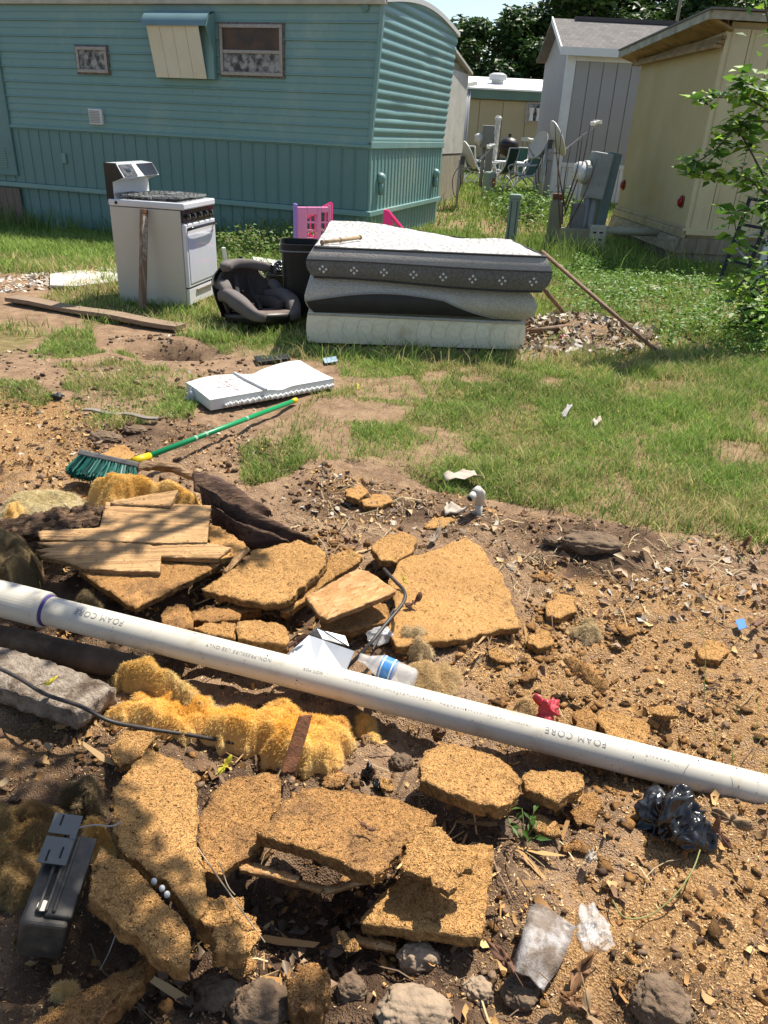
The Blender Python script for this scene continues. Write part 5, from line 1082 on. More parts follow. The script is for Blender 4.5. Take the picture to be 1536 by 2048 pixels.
bandm = tex_fabric('grey_band_fabric', (0.15, 0.15, 0.155), (0.11, 0.11, 0.115), 30, 'vor', 1.0)
knitm = tex_fabric('cream_knit', (0.36, 0.34, 0.31), (0.29, 0.27, 0.25), 60, 'vor', 1.0)
creamq = tex_fabric('cream_quilt', (0.46, 0.44, 0.39), (0.39, 0.37, 0.32), 34, 'vor', 1.0)
blk = mat('black_ticking', (0.020, 0.020, 0.022), 0.7, (0.035, 0.035, 0.035), 10, 0.5)
def soft_box(W, D, zlo, zhi, ox, oy, rnd=0.05, n=(34, 34, 8), top=None, bulge=0.02):
    """rounded slab; zlo/zhi are functions of (u,v) in 0..1; returns vertices and quads of the skin split by side"""
    nu, nv, nw = n; parts = {}
    def pos(u, v, w):
        x = u * W; y = v * D; z = zlo(u, v) + (zhi(u, v) - zlo(u, v)) * w
        k = 4 * w * (1 - w); e = rnd * (1 - k) * 0.7
        fx = (abs(2 * u - 1)) ** 6; fy = (abs(2 * v - 1)) ** 6
        x += (1 if u > 0.5 else -1) * fx * (bulge * k - e); y += (1 if v > 0.5 else -1) * fy * (bulge * k - e)
        if abs(2 * u - 1) > 0.999 and abs(2 * v - 1) > 0.9: pass
        return (ox + x, oy + y, z)
    parts['top'] = [[pos(u, v, 1) for u in np.linspace(0, 1, nu)] for v in np.linspace(0, 1, nv)]
    parts['bottom'] = [[pos(u, v, 0) for u in np.linspace(1, 0, nu)] for v in np.linspace(0, 1, nv)]
    parts['front'] = [[pos(u, 0, w) for u in np.linspace(0, 1, nu)] for w in np.linspace(0, 1, nw)]
    parts['back'] = [[pos(u, 1, w) for u in np.linspace(1, 0, nu)] for w in np.linspace(0, 1, nw)]
    parts['left'] = [[pos(0, v, w) for v in np.linspace(1, 0, nv)] for w in np.linspace(0, 1, nw)]
    parts['right'] = [[pos(1, v, w) for v in np.linspace(0, 1, nv)] for w in np.linspace(0, 1, nw)]
    return parts, pos
def beds():
    fr = Fr(BLOC, BANG)
    D = 1.70
    gz = 0.03
    # box spring
    t = thing('box_spring', 'cream patterned box spring at the bottom of the stack', 'mattress', BLOC, BANG)
    zb = 0.255
    pt, _ = soft_box(BW, D, lambda u, v: gz, lambda u, v: zb - 0.015 * u, 0, 0, 0.012, (26, 20, 6), bulge=0.004)
    m = MB(); [m.grid(pt[k]) for k in pt]; m.build('ticking', mat('cream_ticking', lin((238, 230, 206)), 0.8, lin((228, 218, 190)), 3, 0.5, c3=lin((176, 156, 122)), sc3=2.2, lim3=(0.58, 0.85)), t, smooth=True)
    # printed scroll ornament along the front
    sc_ = mat('scroll_print', lin((220, 210, 184)), 0.85); rnd = random.Random(2)
    for k in range(14):
        x = 0.10 + k * (BW - 0.2) / 13; m = MB(); pts = []
        s = 1 if k % 2 else -1
        for i in range(22):
            a = i * 0.42 * s; r_ = 0.012 + 0.003 * i; pts.append((x + r_ * math.cos(a), -0.0065, 0.155 + r_ * 0.95 * math.sin(a)))
        m.tube(pts, 0.0009, 4); m.tube([(x + 0.07, -0.0065, 0.07), (x + 0.055, -0.0065, 0.14), (x + 0.075, -0.0065, 0.22)], 0.002, 4); m.build('scroll_print', sc_, t)
    MB().tube([(0.005, -0.002, zb - 0.01), (BW - 0.005, -0.002, zb - 0.022)], 0.007, 6).build('piping', creamq, t)
    # second mattress, sagging, front panel with a dark curved band
    t = thing('mattress', 'middle mattress with a black curved band on its sagging front', 'mattress', BLOC, BANG)
    f0 = lambda u, v: zb - 0.005 + 0.012 * math.sin(3 * u)
    f1 = lambda u, v: zb + 0.235 - 0.02 * max(0, u - 0.35) ** 1.3 + 0.015 * math.sin(5 * u + 1)
    Wm = BW * 1.0
    pt, pos = soft_box(Wm, D, f0, f1, 0.02, -0.01, 0.05, (40, 24, 10), bulge=0.035)
    m = MB(); [m.grid(pt[k]) for k in pt]; m.build('cover', creamq, t, smooth=True)
    # black band: region under an arch
    rows = []
    for w in np.linspace(0, 1, 9):
        row = []
        for u in np.linspace(0.005, 0.86, 40):
            arch = 0.26 + 0.50 * math.sin(math.pi * min(1, max(0, (u + 0.12) / 0.86))) ** 1.2 if u < 0.75 else 0.26
            arch = max(0.02, 0.30 + 0.46 * math.sin(math.pi * (u + 0.08) / 0.94)) * (1 if u < 0.6 else max(0.04, 1 - (u - 0.6) / 0.26))
            p = pos(u, 0, 0.02 + arch * w * 0.9); row.append((p[0], p[1] - 0.006, p[2]))
        rows.append(row)
    MB().grid(rows).build('black_band', blk, t, smooth=True)
    MB().tube([Vector(p) + Vector((0, -0.004, 0)) for p in rows[-1]], 0.005, 6).build('piping', mat('grey_piping', (0.28, 0.27, 0.25), 0.8), t)
    # top mattress, tilted down towards the right
    t = thing('mattress', 'grey-banded white quilted mattress on top of the stack', 'mattress', BLOC, BANG - R(2.5))
    g0 = lambda u, v: f1(u, v) + 0.006
    g1 = lambda u, v: zb + 0.470 + 0.012 * u - 0.09 * u * v + 0.03 * math.exp(-((u - 0.22) / 0.2) ** 2 - ((v - 0.95) / 0.4) ** 2) - 0.03 * math.exp(-((u - 0.75) / 0.2) ** 2 - ((v - 0.8) / 0.4) ** 2)
    pt, pos = soft_box(BW * 1.035, D, g0, g1, 0.03, -0.02, 0.04, (48, 36, 10), bulge=0.03)
    # puckered quilt top
    tp = [[(p[0], p[1], p[2] + 0.012 * (vnoise(p[0] * 9, p[1] * 5, 3) - 0.5) + 0.02 * (vnoise(p[0] * 2.5, p[1] * 3.5, 5) - 0.5)) for p in row] for row in pt['top']]
    MB().grid(tp).build('quilted_top', quilt, t, smooth=True)
    m = MB(); [m.grid(pt[k]) for k in ('bottom', 'back', 'left', 'right')]; m.build('side_cover', bandm, t, smooth=True)
    def strip(w0, w1, off, nm, mt):
        rows = [[(p[0], p[1] - off, p[2]) for p in (pos(u, 0, w) for u in np.linspace(0, 1, 48))] for w in np.linspace(w0, w1, 6)]; return MB().grid(rows).build(nm, mt, t, smooth=True)
    strip(0.0, 0.62, 0.0, 'front_band', bandm); strip(0.62, 0.97, 0.004, 'knit_border', knitm)
    ed = [pos(u, 0, 0.985) for u in np.linspace(0, 1, 48)] + [pos(1, v, 0.985) for v in np.linspace(0.03, 1, 30)]
    MB().tube([Vector(p) + Vector((0.0, -0.006, 0.0)) for p in ed], 0.009, 8).build('top_piping', mat('dark_piping', (0.035, 0.035, 0.037), 0.7), t, smooth=True)
    ed = [pos(u, 0, 0.62) for u in np.linspace(0, 1, 40)]; MB().tube([Vector(p) + Vector((0, -0.004, 0)) for p in ed], 0.005, 6).build('seam', mat('dark_piping', ()), t)
    ed = [pos(u, 0, 0.03) for u in np.linspace(0, 1, 40)] + [pos(1, v, 0.03) for v in np.linspace(0.03, 1, 20)]; MB().tube([Vector(p) + Vector((0, -0.004, 0)) for p in ed], 0.008, 6).build('bottom_piping', mat('dark_piping', ()), t)
    wm = mat('woven_diamond', (0.55, 0.56, 0.58), 0.8)
    for k in range(8):
        u = 0.06 + k * 0.125; 
        for du, dw in ((0, 0.09), (0, -0.09), (0.012, 0), (-0.012, 0)):
            p = Vector(pos(u + du, 0, 0.33 + dw)); m = MB(); r_ = 0.011; m.prism([p + Vector((-r_, -0.003, 0)), p + Vector((0, -0.003, -r_)), p + Vector((r_, -0.003, 0)), p + Vector((0, -0.003, r_))], (0, -0.002, 0)); m.build('woven_diamond', wm, t)
    # stick on top
    a = P(628, 483, 0.84); b = P(712, 466, 0.85)
    return Fr(BLOC, BANG - R(2.5)), pos
BF, TPOS = beds()
def bed_pt(u, v, w):
    p = np.array(TPOS(u, v, w)); return BF.loc + BF.M @ p
def rod(name, pts, r_, mt, label, cat, n=10, joints=()):
    pts = [np.array(p, float) for p in pts]; loc = tuple(pts[-1]); m = MB(); m.tube(pts, r_, n)
    for k in joints: m.tube([pts[0] + (pts[-1] - pts[0]) * (k - 0.01), pts[0] + (pts[-1] - pts[0]) * (k + 0.01)], r_ * 1.35, n)
    return single(m, name, mt, label, cat, loc, smooth=True)
a = bed_pt(0.035, 0.02, 1); b = bed_pt(0.20, 0.26, 1); a[2] += 0.028; b[2] += 0.03
bam = mat('cane', (0.38, 0.27, 0.15), 0.6, (0.22, 0.15, 0.09), 14, 0.6)
rod('cane_stick', [a, (a + b) / 2, b], 0.014, bam, 'tan cane stick lying on the top mattress near its left corner', 'stick', joints=(0.0, 0.45, 0.97))
rustpole = mat('rusty_pole', (0.20, 0.115, 0.06), 0.7, (0.10, 0.055, 0.035), 18, 0.6, bump=0.3, bsc=60)
e = G(1342, 727, 0.01); s = A(1080, 506, 7.0); s[2] = max(s[2], 0.5)
rod('metal_rod', [A(1068, 528, 6.95), A(1074, 512, 7.0), A(1084, 503, 7.0), e], 0.017, rustpole, 'long rusty rod slanting from the mattress corner down to the grass', 'rod')
e = G(1140, 641, 0.0); rod('metal_rod', [A(1060, 545, 6.6), e], 0.018, rustpole, 'shorter rusty rod resting on the mattress edge above the rubble', 'rod')
a = G(1047, 664, 0.06); b = G(1135, 653, 0.05); rod('metal_pipe', [a, b], 0.022, rustpole, 'short rusty pipe lying on the rubble beside the box spring', 'pipe', 12)
# ------------------------------------------------------------------ white foam pad with loose wire
def foam_pad():
    z = 0.085; q = [P(*p_, z) for p_ in ((372, 765), (600, 722), (668, 757), (420, 800))]; c = sum(q) / 4; loc = (c[0], c[1], Tz(c[0], c[1])); zt = z
    t = thing('foam_pad', 'white crib mattress pad lying on the dirt by the broom handle', 'mattress', loc)
    fm = mat('white_vinyl', (0.62, 0.62, 0.61), 0.5, (0.54, 0.54, 0.535), 6, 0.5, bump=0.15, bsc=9, bdist=0.02); lace = mat('white_lace', (0.72, 0.72, 0.70), 0.8, (0.42, 0.42, 0.40), 60, 0.7)
    def pos(u, v, w):
        p = (q[0] * (1 - u) + q[1] * u) * (1 - v) + (q[3] * (1 - u) + q[2] * u) * v
        # u runs along the far/near long edge, v towards us
        h = 0.012 * math.sin(9 * u + 2 * v) * (1 - v) - 0.03 * math.exp(-((u - 0.55) / 0.06) ** 2) * 0.5
        return np.array([p[0] - loc[0], p[1] - loc[1], 0.01 + (zt - loc[2] - 0.01 + h) * w])
    US = np.linspace(0, 1, 30); VS = np.linspace(0, 1, 14)
    m = MB(); m.grid([[pos(u, v, 1) for u in US] for v in VS]); 
    for fun in (lambda s, w: pos(s, 0, w), lambda s, w: pos(s, 1, w), lambda s, w: pos(0, s, w), lambda s, w: pos(1, s, w)): m.grid([[fun(s_, w) for s_ in np.linspace(0, 1, 24)] for w in (0, 0.5, 1)])
    m.build('pad', fm, t, smooth=False)
    m = MB()
    for k in range(60):
        u = 0.12 + 0.88 * k / 60; p = pos(u, 1, 0.25 + 0.2 * (k % 3) / 3); m.lathe([(0.009, -0.012), (0.013, -0.004), (0.012, 0.006), (0.005, 0.014)], p + np.array([0, -0.012, 0]), 7, Matrix.Rotation(R(70), 3, 'X') @ Matrix.Rotation(k, 3, 'Z'))
    m.build('lace_edge', lace, t, smooth=True)
    MB().tube([pos(0.40, v, 1.02) + np.array([0.02 * v, 0, 0.006]) for v in np.linspace(0, 1, 10)], 0.010, 6).build('seam', fm, t)
    m = MB(); rnd = np.random.default_rng(2); w0 = pos(0.12, 0.5, 1.06)
    for k in range(2):
        pts = [w0 + np.array([rnd.uniform(-0.12, 0.30), rnd.uniform(-0.12, 0.14), 0.012 + 0.02 * rnd.random()]) for _ in range(6)]; m.tube(bez(pts, 40), 0.0014, 4)
    o = m.build('loose_wire', mat('dark_red_wire', (0.14, 0.03, 0.035), 0.5), None); o.location = loc; tag(o, 'tangle of thin dark red wire on the white pad', 'wire')
    crumple('plastic_bag', tuple(G(392, 800)), (0.07, 0.05, 0.06), mat('white_film', (0.6, 0.6, 0.62), 0.2, alpha=0.7, spec=0.6), 'small crumpled white plastic bag at the corner of the white pad', 'bag', 9, sub=4)
foam_pad()
# ------------------------------------------------------------------ broom
def broom():
    a = P(272, 922, 0.115); b = P(592, 800, 0.03); loc = (a[0], a[1], Tz(a[0], a[1])); t = thing('push_broom', 'push broom with green handle and dark green bristles on the debris', 'broom', loc)
    L0 = np.array(loc); a_ = a - L0; b_ = b - L0; d = b_ - a_
    gm = mat('green_handle', (0.005, 0.24, 0.085), 0.35); ym = mat('yellow_plastic', (0.62, 0.45, 0.01), 0.4); bl = mat('dusty_block', (0.06, 0.065, 0.075), 0.7, (0.16, 0.15, 0.14), 25, 0.6)
    MB().tube([a_ + d * 0.05, a_ + d * 0.97], 0.0135, 14).build('handle', gm, t, smooth=True)
    MB().tube([a_ - d * 0.01, a_ + d * 0.065], [0.022, 0.017], 12).build('socket', ym, t, smooth=True)
    MB().tube([a_ + d * 0.965, a_ + d * 1.0], [0.0145, 0.016], 12).build('grip_end', ym, t, smooth=True)
    for k in (0.30, 0.36, 0.62): MB().tube([a_ + d * k, a_ + d * (k + 0.012)], 0.0145, 12).build('label_ring', mat('label_grey', (0.25, 0.35, 0.28), 0.5), t)
    h0 = P(160, 908, 0.145) - L0; h1 = P(278, 934, 0.105) - L0; hd = Vector(h1 - h0); hc = Vector((h0 + h1) / 2); exv = hd.normalized(); L_ = hd.length
    dirb = Vector((-0.45, -0.62, -0.55)); dirb = (dirb - exv * dirb.dot(exv)).normalized(); ny = exv.cross(dirb).normalized(); M = Matrix((exv, ny, dirb)).transposed()
    MB().box(hc, (L_, 0.055, 0.028), M=M).build('block', bl, t, bevel=0.006)
    rnd = np.random.default_rng(5); n = 2600; u = rnd.uniform(-0.49, 0.49, n) * L_; v = rnd.uniform(-0.026, 0.026, n); ln = rnd.uniform(0.075, 0.098, n); cl_ = np.round(u / 0.014) * 0.014; u = cl_ + (u - cl_) * 0.6
    B = np.array(hc)[None] + u[:, None] * np.array(exv) + v[:, None] * np.array(ny) + 0.012 * np.array(dirb); sp = (u / L_ * 0.05)[:, None] * np.array(exv) + (v * 0.9)[:, None] * np.array(ny) + rnd.normal(0, 0.004, (n, 3))
    Tp = B + ln[:, None] * np.array(dirb) + sp; sd = rnd.normal(0, 1, (n, 3)); sd = np.cross(sd, np.array(dirb)); sd /= np.linalg.norm(sd, axis=1)[:, None]; sd *= 0.0016
    V = np.stack([B - sd, B + sd, Tp + sd * 1.2, Tp - sd * 1.2], 1).reshape(-1, 3); k = np.arange(n) * 4
    cc = np.repeat((np.array([[0.012, 0.10, 0.085]]) * rnd.uniform(0.5, 1.7, (n, 1)))[:, None], 4, 1).reshape(-1, 3)
    me = mesh_np('bristles', V, np.stack([k, k + 1, k + 2, k + 3], 1), attrs={'col': cc}); o = link_mesh('bristles', me, mat('bristle', (0, 0.1, 0.08), 0.5, attr='col'), t); o['kind'] = 'stuff'
broom()
# ------------------------------------------------------------------ other boards and scraps of the middle distance
plasterm = mat('white_board_scrap', (0.62, 0.59, 0.53), 0.85, (0.40, 0.36, 0.30), 9, 0.6, c3=(0.26, 0.19, 0.13), sc3=4, lim3=(0.55, 0.75), bump=0.3, bsc=40)
def flat_poly(name, pts, z, th, mt, label, cat, dz=True, group=None, bevel=0.002):
    q = [np.array(P(a_, b_, z)) for a_, b_ in pts]; c = sum(q) / len(q); g = Tz(c[0], c[1]); m = MB(); m.prism([(p[0], p[1], max(p[2], Tz(p[0], p[1]) + 0.012)) for p in q], (0, 0, -th)); return single(m, name, mt, label, cat, (c[0], c[1], g), group, bevel=bevel)
flat_poly('wallboard_piece', [(100, 548), (150, 540), (236, 545), (236, 562), (150, 572), (100, 570)], 0.03, 0.02, plasterm, 'broken white wallboard sheet on the ground left of the stove', 'board')
flat_poly('wallboard_piece', [(478, 530), (525, 522), (552, 536), (545, 550), (485, 552)], 0.05, 0.02, plasterm, 'white board scrap behind the car seat', 'board')
flat_poly('white_board', [(505, 513), (570, 521), (570, 529), (508, 521)], 0.06, 0.03, whitep, 'narrow white board on the grass left of the trash bin, the farther one', 'board')
flat_poly('white_board', [(520, 541), (572, 543), (572, 552), (530, 552)], 0.06, 0.03, whitep, 'narrow white board beside the small bucket, the nearer one', 'board')
def strip_lean():
    a = P(455, 545); b = A(447, 495, a[1] - 0.02); m = MB(); ax = Vector(b - a); M = ax.to_track_quat('Z', 'X').to_matrix(); m.box(Vector((a + b) / 2), (0.03, 0.05, ax.length), M=M); single(m, 'white_strip', whitep, 'white strip of trim leaning at the right front of the stove', 'board', tuple(a), bevel=0.003)
strip_lean()
flat_poly('black_tray', [(508, 712), (575, 706), (580, 716), (515, 724)], 0.03, 0.02, blackm, 'flat black plastic tray in the grass before the bed', 'tray')
flat_poly('wrapper', [(645, 716), (672, 712), (676, 722), (650, 726)], 0.03, 0.003, mat('pale_blue_wrapper', (0.3, 0.4, 0.5), 0.4), 'small pale blue wrapper in the shade of the bed', 'wrapper')
board_between('wooden_lath', on_g(P(170, 828)), on_g(P(318, 856)), 0.035, 0.012, mat('grey_lath', (0.26, 0.23, 0.19), 0.85, (0.16, 0.13, 0.1), 20, 0.5), 'thin grey lath in the dirt between the broom and the white pad', 'board')
crumple('wire_clump', tuple(G(118, 798)), (0.05, 0.04, 0.04), mat('dark_tangle', (0.03, 0.035, 0.035), 0.6), 'dark tangled clump on the dirt left of the white pad', 'scrap', 3, sub=3, amp=0.6)
# ------------------------------------------------------------------ broken boards of the foreground
def chip_mat(name, ca, cb, cc, sc=260, bump=0.8, stain=(0.10, 0.055, 0.03), lim=(0.60, 0.78), grain=None):
    m = bpy.data.materials.new(name); MATS[name] = m; m.use_nodes = True; nt = m.node_tree; N = nt.nodes; L = nt.links; b = N['Principled BSDF']
    b.inputs['Roughness'].default_value = 0.9; b.inputs['Specular IOR Level'].default_value = 0.15
    tc = N.new('ShaderNodeTexCoord'); mp = N.new('ShaderNodeMapping'); L.new(tc.outputs['Object'], mp.inputs[0])
    if grain: mp.inputs['Scale'].default_value = grain
    nz0 = N.new('ShaderNodeTexNoise'); nz0.inputs['Scale'].default_value = 40; L.new(mp.outputs[0], nz0.inputs['Vector'])
    ad = N.new('ShaderNodeMix'); ad.data_type = 'RGBA'; ad.blend_type = 'ADD'; ad.inputs[0].default_value = 0.03; L.new(mp.outputs[0], ad.inputs[6]); L.new(nz0.outputs['Color'], ad.inputs[7])
    v = N.new('ShaderNodeTexVoronoi'); v.inputs['Scale'].default_value = sc; L.new(ad.outputs[2], v.inputs['Vector'])
    r_ = N.new('ShaderNodeValToRGB'); L.new(v.outputs['Color'], r_.inputs[0]); e = r_.color_ramp.elements; e[0].color = (*cb, 1); e[1].color = (*cc, 1); e.new(0.45).color = (*ca, 1)
    nz = N.new('ShaderNodeTexNoise'); nz.inputs['Scale'].default_value = 7; nz.inputs['Detail'].default_value = 8; nz.inputs['Roughness'].default_value = 0.7; L.new(tc.outputs['Object'], nz.inputs['Vector'])
    mr = N.new('ShaderNodeMapRange'); mr.inputs[1].default_value = lim[0]; mr.inputs[2].default_value = lim[1]; mr.inputs[4].default_value = 0.85; L.new(nz.outputs[0], mr.inputs[0])
    x = N.new('ShaderNodeMix'); x.data_type = 'RGBA'; L.new(mr.outputs[0], x.inputs[0]); L.new(r_.outputs[0], x.inputs[6]); x.inputs[7].default_value = (*stain, 1)
    pn = N.new('ShaderNodeTexNoise'); pn.inputs['Scale'].default_value = 55; pn.inputs['Detail'].default_value = 3; L.new(mp.outputs[0], pn.inputs['Vector']); pr = N.new('ShaderNodeMapRange'); pr.inputs[1].default_value = 0.62; pr.inputs[2].default_value = 0.72; pr.inputs[4].default_value = 0.75; L.new(pn.outputs[0], pr.inputs[0])
    x2 = N.new('ShaderNodeMix'); x2.data_type = 'RGBA'; L.new(pr.outputs[0], x2.inputs[0]); L.new(x.outputs[2], x2.inputs[6]); x2.inputs[7].default_value = (*[q * 0.45 for q in cb], 1); x = x2
    bn = N.new('ShaderNodeTexNoise'); bn.inputs['Scale'].default_value = 3.5; bn.inputs['Detail'].default_value = 3; L.new(tc.outputs['Object'], bn.inputs['Vector']); bv = N.new('ShaderNodeMapRange'); bv.inputs[1].default_value = 0.3; bv.inputs[2].default_value = 0.7; bv.inputs[3].default_value = 0.80; bv.inputs[4].default_value = 1.15; L.new(bn.outputs[0], bv.inputs[0]); x3 = N.new('ShaderNodeMix'); x3.data_type = 'RGBA'; x3.blend_type = 'MULTIPLY'; x3.inputs[0].default_value = 1; L.new(x.outputs[2], x3.inputs[6]); L.new(bv.outputs[0], x3.inputs[7]); x = x3
    at = N.new('ShaderNodeAttribute'); at.attribute_name = 'tint'; y = N.new('ShaderNodeMix'); y.data_type = 'RGBA'; y.blend_type = 'MULTIPLY'; y.inputs[0].default_value = 1.0; L.new(x.outputs[2], y.inputs[6]); L.new(at.outputs['Color'], y.inputs[7]); L.new(y.outputs[2], b.inputs['Base Color'])
    n2 = N.new('ShaderNodeTexNoise'); n2.inputs['Scale'].default_value = 140; n2.inputs['Detail'].default_value = 4; L.new(mp.outputs[0], n2.inputs['Vector'])
    n3 = N.new('ShaderNodeMath'); n3.operation = 'ADD'; L.new(n2.outputs[0], n3.inputs[0]); L.new(v.outputs['Distance'], n3.inputs[1])
    bp = N.new('ShaderNodeBump'); bp.inputs['Strength'].default_value = bump; bp.inputs['Distance'].default_value = 0.008; L.new(n3.outputs[0], bp.inputs['Height']); L.new(bp.outputs[0], b.inputs['Normal'])
    return m
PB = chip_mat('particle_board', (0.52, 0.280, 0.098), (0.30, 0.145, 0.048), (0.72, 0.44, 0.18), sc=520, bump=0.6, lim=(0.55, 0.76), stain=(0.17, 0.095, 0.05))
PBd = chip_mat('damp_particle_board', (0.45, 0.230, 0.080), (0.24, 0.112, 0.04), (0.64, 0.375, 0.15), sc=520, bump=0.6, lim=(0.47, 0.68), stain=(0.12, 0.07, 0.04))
PLY = chip_mat('plywood', (0.44, 0.265, 0.125), (0.27, 0.15, 0.07), (0.52, 0.33, 0.165), sc=90, bump=0.5, grain=(0.05, 1.6, 1.6), stain=(0.22, 0.13, 0.07), lim=(0.62, 0.80))
PLY2 = chip_mat('plywood_orange', (0.44, 0.24, 0.10), (0.34, 0.17, 0.065), (0.54, 0.34, 0.17), sc=60, bump=0.35, grain=(0.5, 1.2, 1.6), stain=(0.20, 0.11, 0.05), lim=(0.62, 0.80))
ROT = chip_mat('rotten_wood', (0.13, 0.08, 0.05), (0.06, 0.035, 0.022), (0.24, 0.15, 0.085), sc=70, bump=0.8, grain=(0.25, 1.4, 1.4), stain=(0.03, 0.02, 0.014), lim=(0.45, 0.65))
BRK = chip_mat('dark_bark_sheet', (0.075, 0.045, 0.033), (0.04, 0.024, 0.018), (0.13, 0.085, 0.06), sc=50, bump=0.5, grain=(0.3, 1.2, 1.2), stain=(0.20, 0.12, 0.065), lim=(0.55, 0.75))
def plane_of(pts, anchors):
    a = [np.array(P(*pts[i], z)) for i, z in anchors]; n = np.cross(a[1] - a[0], a[2] - a[0]); n /= np.linalg.norm(n)
    return a[0], (n if n[2] > 0 else -n)
def outline(Q, step, rag, rnd, rough_edges=None):
    out = []
    n = len(Q)
    for i in range(n):
        a, b = Q[i], Q[(i + 1) % n]; d = b - a; L_ = np.linalg.norm(d); k = max(1, int(L_ / step)); nn = np.array([-d[1], d[0]]) / (L_ + 1e-9)
        rg = rag if (rough_edges is None or i in rough_edges) else rag * 0.12
        for j in range(k):
            t = j / k; w = math.sin(math.pi * t) ** 0.4 if k > 1 else 0
            s = (vnoise(np.array([L_ * t / 0.035 + i * 9.7]), np.array([i * 3.3]), 5)[0] - 0.5) * 2.2 + (vnoise(np.array([L_ * t / 0.011 + i * 5.1]), np.array([i * 7.3]), 6)[0] - 0.5) * 0.7 + rnd.normal(0, 0.05)
            out.append(a + d * t + nn * s * rg * w)
    return np.array(out)
def slab(name, label, pts, anchors, th, mt, cat='board', rag=0.006, step=0.0075, grid=0.0095, flakes=1800, relief=0.0022, seed=1, rough_edges=None, group=None, crumb=0.0025, fl=(0.0014, 0.0042), parent=None, layers=None, warp=0.0):
    """a broken slab: outline traced on its own plane, real thickness, torn edges, rough top"""
    rnd = np.random.default_rng(seed + 100)
    if not isinstance(anchors, (list, tuple)): anchors = [(0, anchors), (1, anchors), (2, anchors)]
    p0, nrm = plane_of(pts, anchors); W = [hitplane(px_, py_, p0, nrm) for px_, py_ in pts]
    org = sum(W) / len(W); e1 = W[1] - W[0]; e1 /= np.linalg.norm(e1); e2 = np.cross(nrm, e1)
    Q = [np.array([np.dot(w - org, e1), np.dot(w - org, e2)]) for w in W]
    area = 0.5 * sum(Q[i][0] * Q[(i + 1) % len(Q)][1] - Q[(i + 1) % len(Q)][0] * Q[i][1] for i in range(len(Q)))
    if area < 0: Q = Q[::-1]; rough_edges = None if rough_edges is None else {(len(Q) - 2 - r_) % len(Q) for r_ in rough_edges}
    B = outline(Q, step, rag, rnd, rough_edges); nb = len(B)
    lo = B.min(0); hi = B.max(0); gx, gy = np.meshgrid(np.arange(lo[0], hi[0], grid), np.arange(lo[1], hi[1], grid)); I = np.stack([gx.ravel(), gy.ravel()], 1) + rnd.uniform(-0.3, 0.3, (gx.size, 2)) * grid
    I = I[inpoly(I[:, 0], I[:, 1], B)]
    if len(I): I = I[np.min(np.linalg.norm(I[:, None] - B[None], axis=2), 1) > step * 0.6]
    A2 = np.concatenate([B, I]) if len(I) else B
    vs, es, fs, ov, oe, of = delaunay_2d_cdt([Vector(p) for p in A2], [(i, (i + 1) % nb) for i in range(nb)], [], 1, 1e-6)
    V2 = np.array([v[:] for v in vs]); tri = [f for f in fs if len(f) == 3]
    d = np.min(np.linalg.norm(V2[:, None] - B[None], axis=2), 1)
    h = relief * 2 * (fbm(V2[:, 0] + seed, V2[:, 1], 0.05, 3, seed) - 0.5) + relief * (vnoise(V2[:, 0] / 0.011, V2[:, 1] / 0.011, seed) - 0.5) * 1.8 - relief * 3.0 * np.clip(fbm(V2[:, 0] + 3, V2[:, 1] + seed, 0.03, 3, seed + 8) - 0.66, 0, 1) * 6
    h -= crumb * np.exp(-d / 0.010) * (0.3 + vnoise(V2[:, 0] / 0.02, V2[:, 1] / 0.02, seed + 3))
    h += warp * np.sin(V2[:, 0] * 9 + seed) * 0.5
    up3 = lambda q, z: q[:, :1] * e1 + q[:, 1:2] * e2 + z[:, None] * nrm
    top = up3(V2, h); nv = len(V2)
    edges = {}
    for f in tri:
        for a, b in ((f[0], f[1]), (f[1], f[2]), (f[2], f[0])): edges[(a, b)] = 1
    bnd = [(a, b) for a, b in edges if (b, a) not in edges]
    ctr = V2.mean(0)
    rows = [top]; nr = 4
    for k in range(1, nr + 1):
        inw = (ctr - V2); inw /= np.linalg.norm(inw, axis=1)[:, None] + 1e-9; am = rag * (1.1 * (fbm(V2[:, 0] + 5 * k, V2[:, 1] + seed, 0.03, 2, seed + 20 + k) - 0.35)) + rnd.normal(0, rag * 0.12, len(V2))
        q = V2 + inw * (am * (d < 0.002))[:, None]
        rows.append(up3(q, h * (1 - k / nr) - th * k / nr))
    Vt = np.concatenate(rows); tint = np.ones(len(Vt)); 
    for k in range(1, nr + 1): tint[k * nv:(k + 1) * nv] = rnd.uniform(0.32, 0.75, nv)
    T3 = [list(f) for f in tri] + [[f[2] + nr * nv, f[1] + nr * nv, f[0] + nr * nv] for f in tri]; Q4 = []
    for k in range(nr):
        for a, b in bnd: Q4.append([a + k * nv, a + (k + 1) * nv, b + (k + 1) * nv, b + k * nv])
    # loose fibres and flakes clinging to the top and the broken edge
    if flakes:
        ti = rnd.integers(0, len(tri), flakes); w = rnd.dirichlet((1, 1, 1), flakes); tr_ = np.array(tri)[ti]; c = (top[tr_] * w[:, :, None]).sum(1)
        ne = flakes // 14; bi = rnd.integers(0, len(bnd), ne); bb = np.array(bnd)[bi]; ce = (top[bb[:, 0]] + top[bb[:, 1]]) / 2 - nrm * rnd.uniform(0, th, (ne, 1)); c = np.concatenate([c + nrm * 0.0012, ce]); n = len(c)
        dr = rnd.normal(0, 1, (n, 3)); dr -= nrm * (dr @ nrm)[:, None] * 0.97; dr /= np.linalg.norm(dr, axis=1)[:, None]; sd = np.cross(dr, nrm + rnd.normal(0, 0.4, (n, 3))); sd /= np.linalg.norm(sd, axis=1)[:, None]
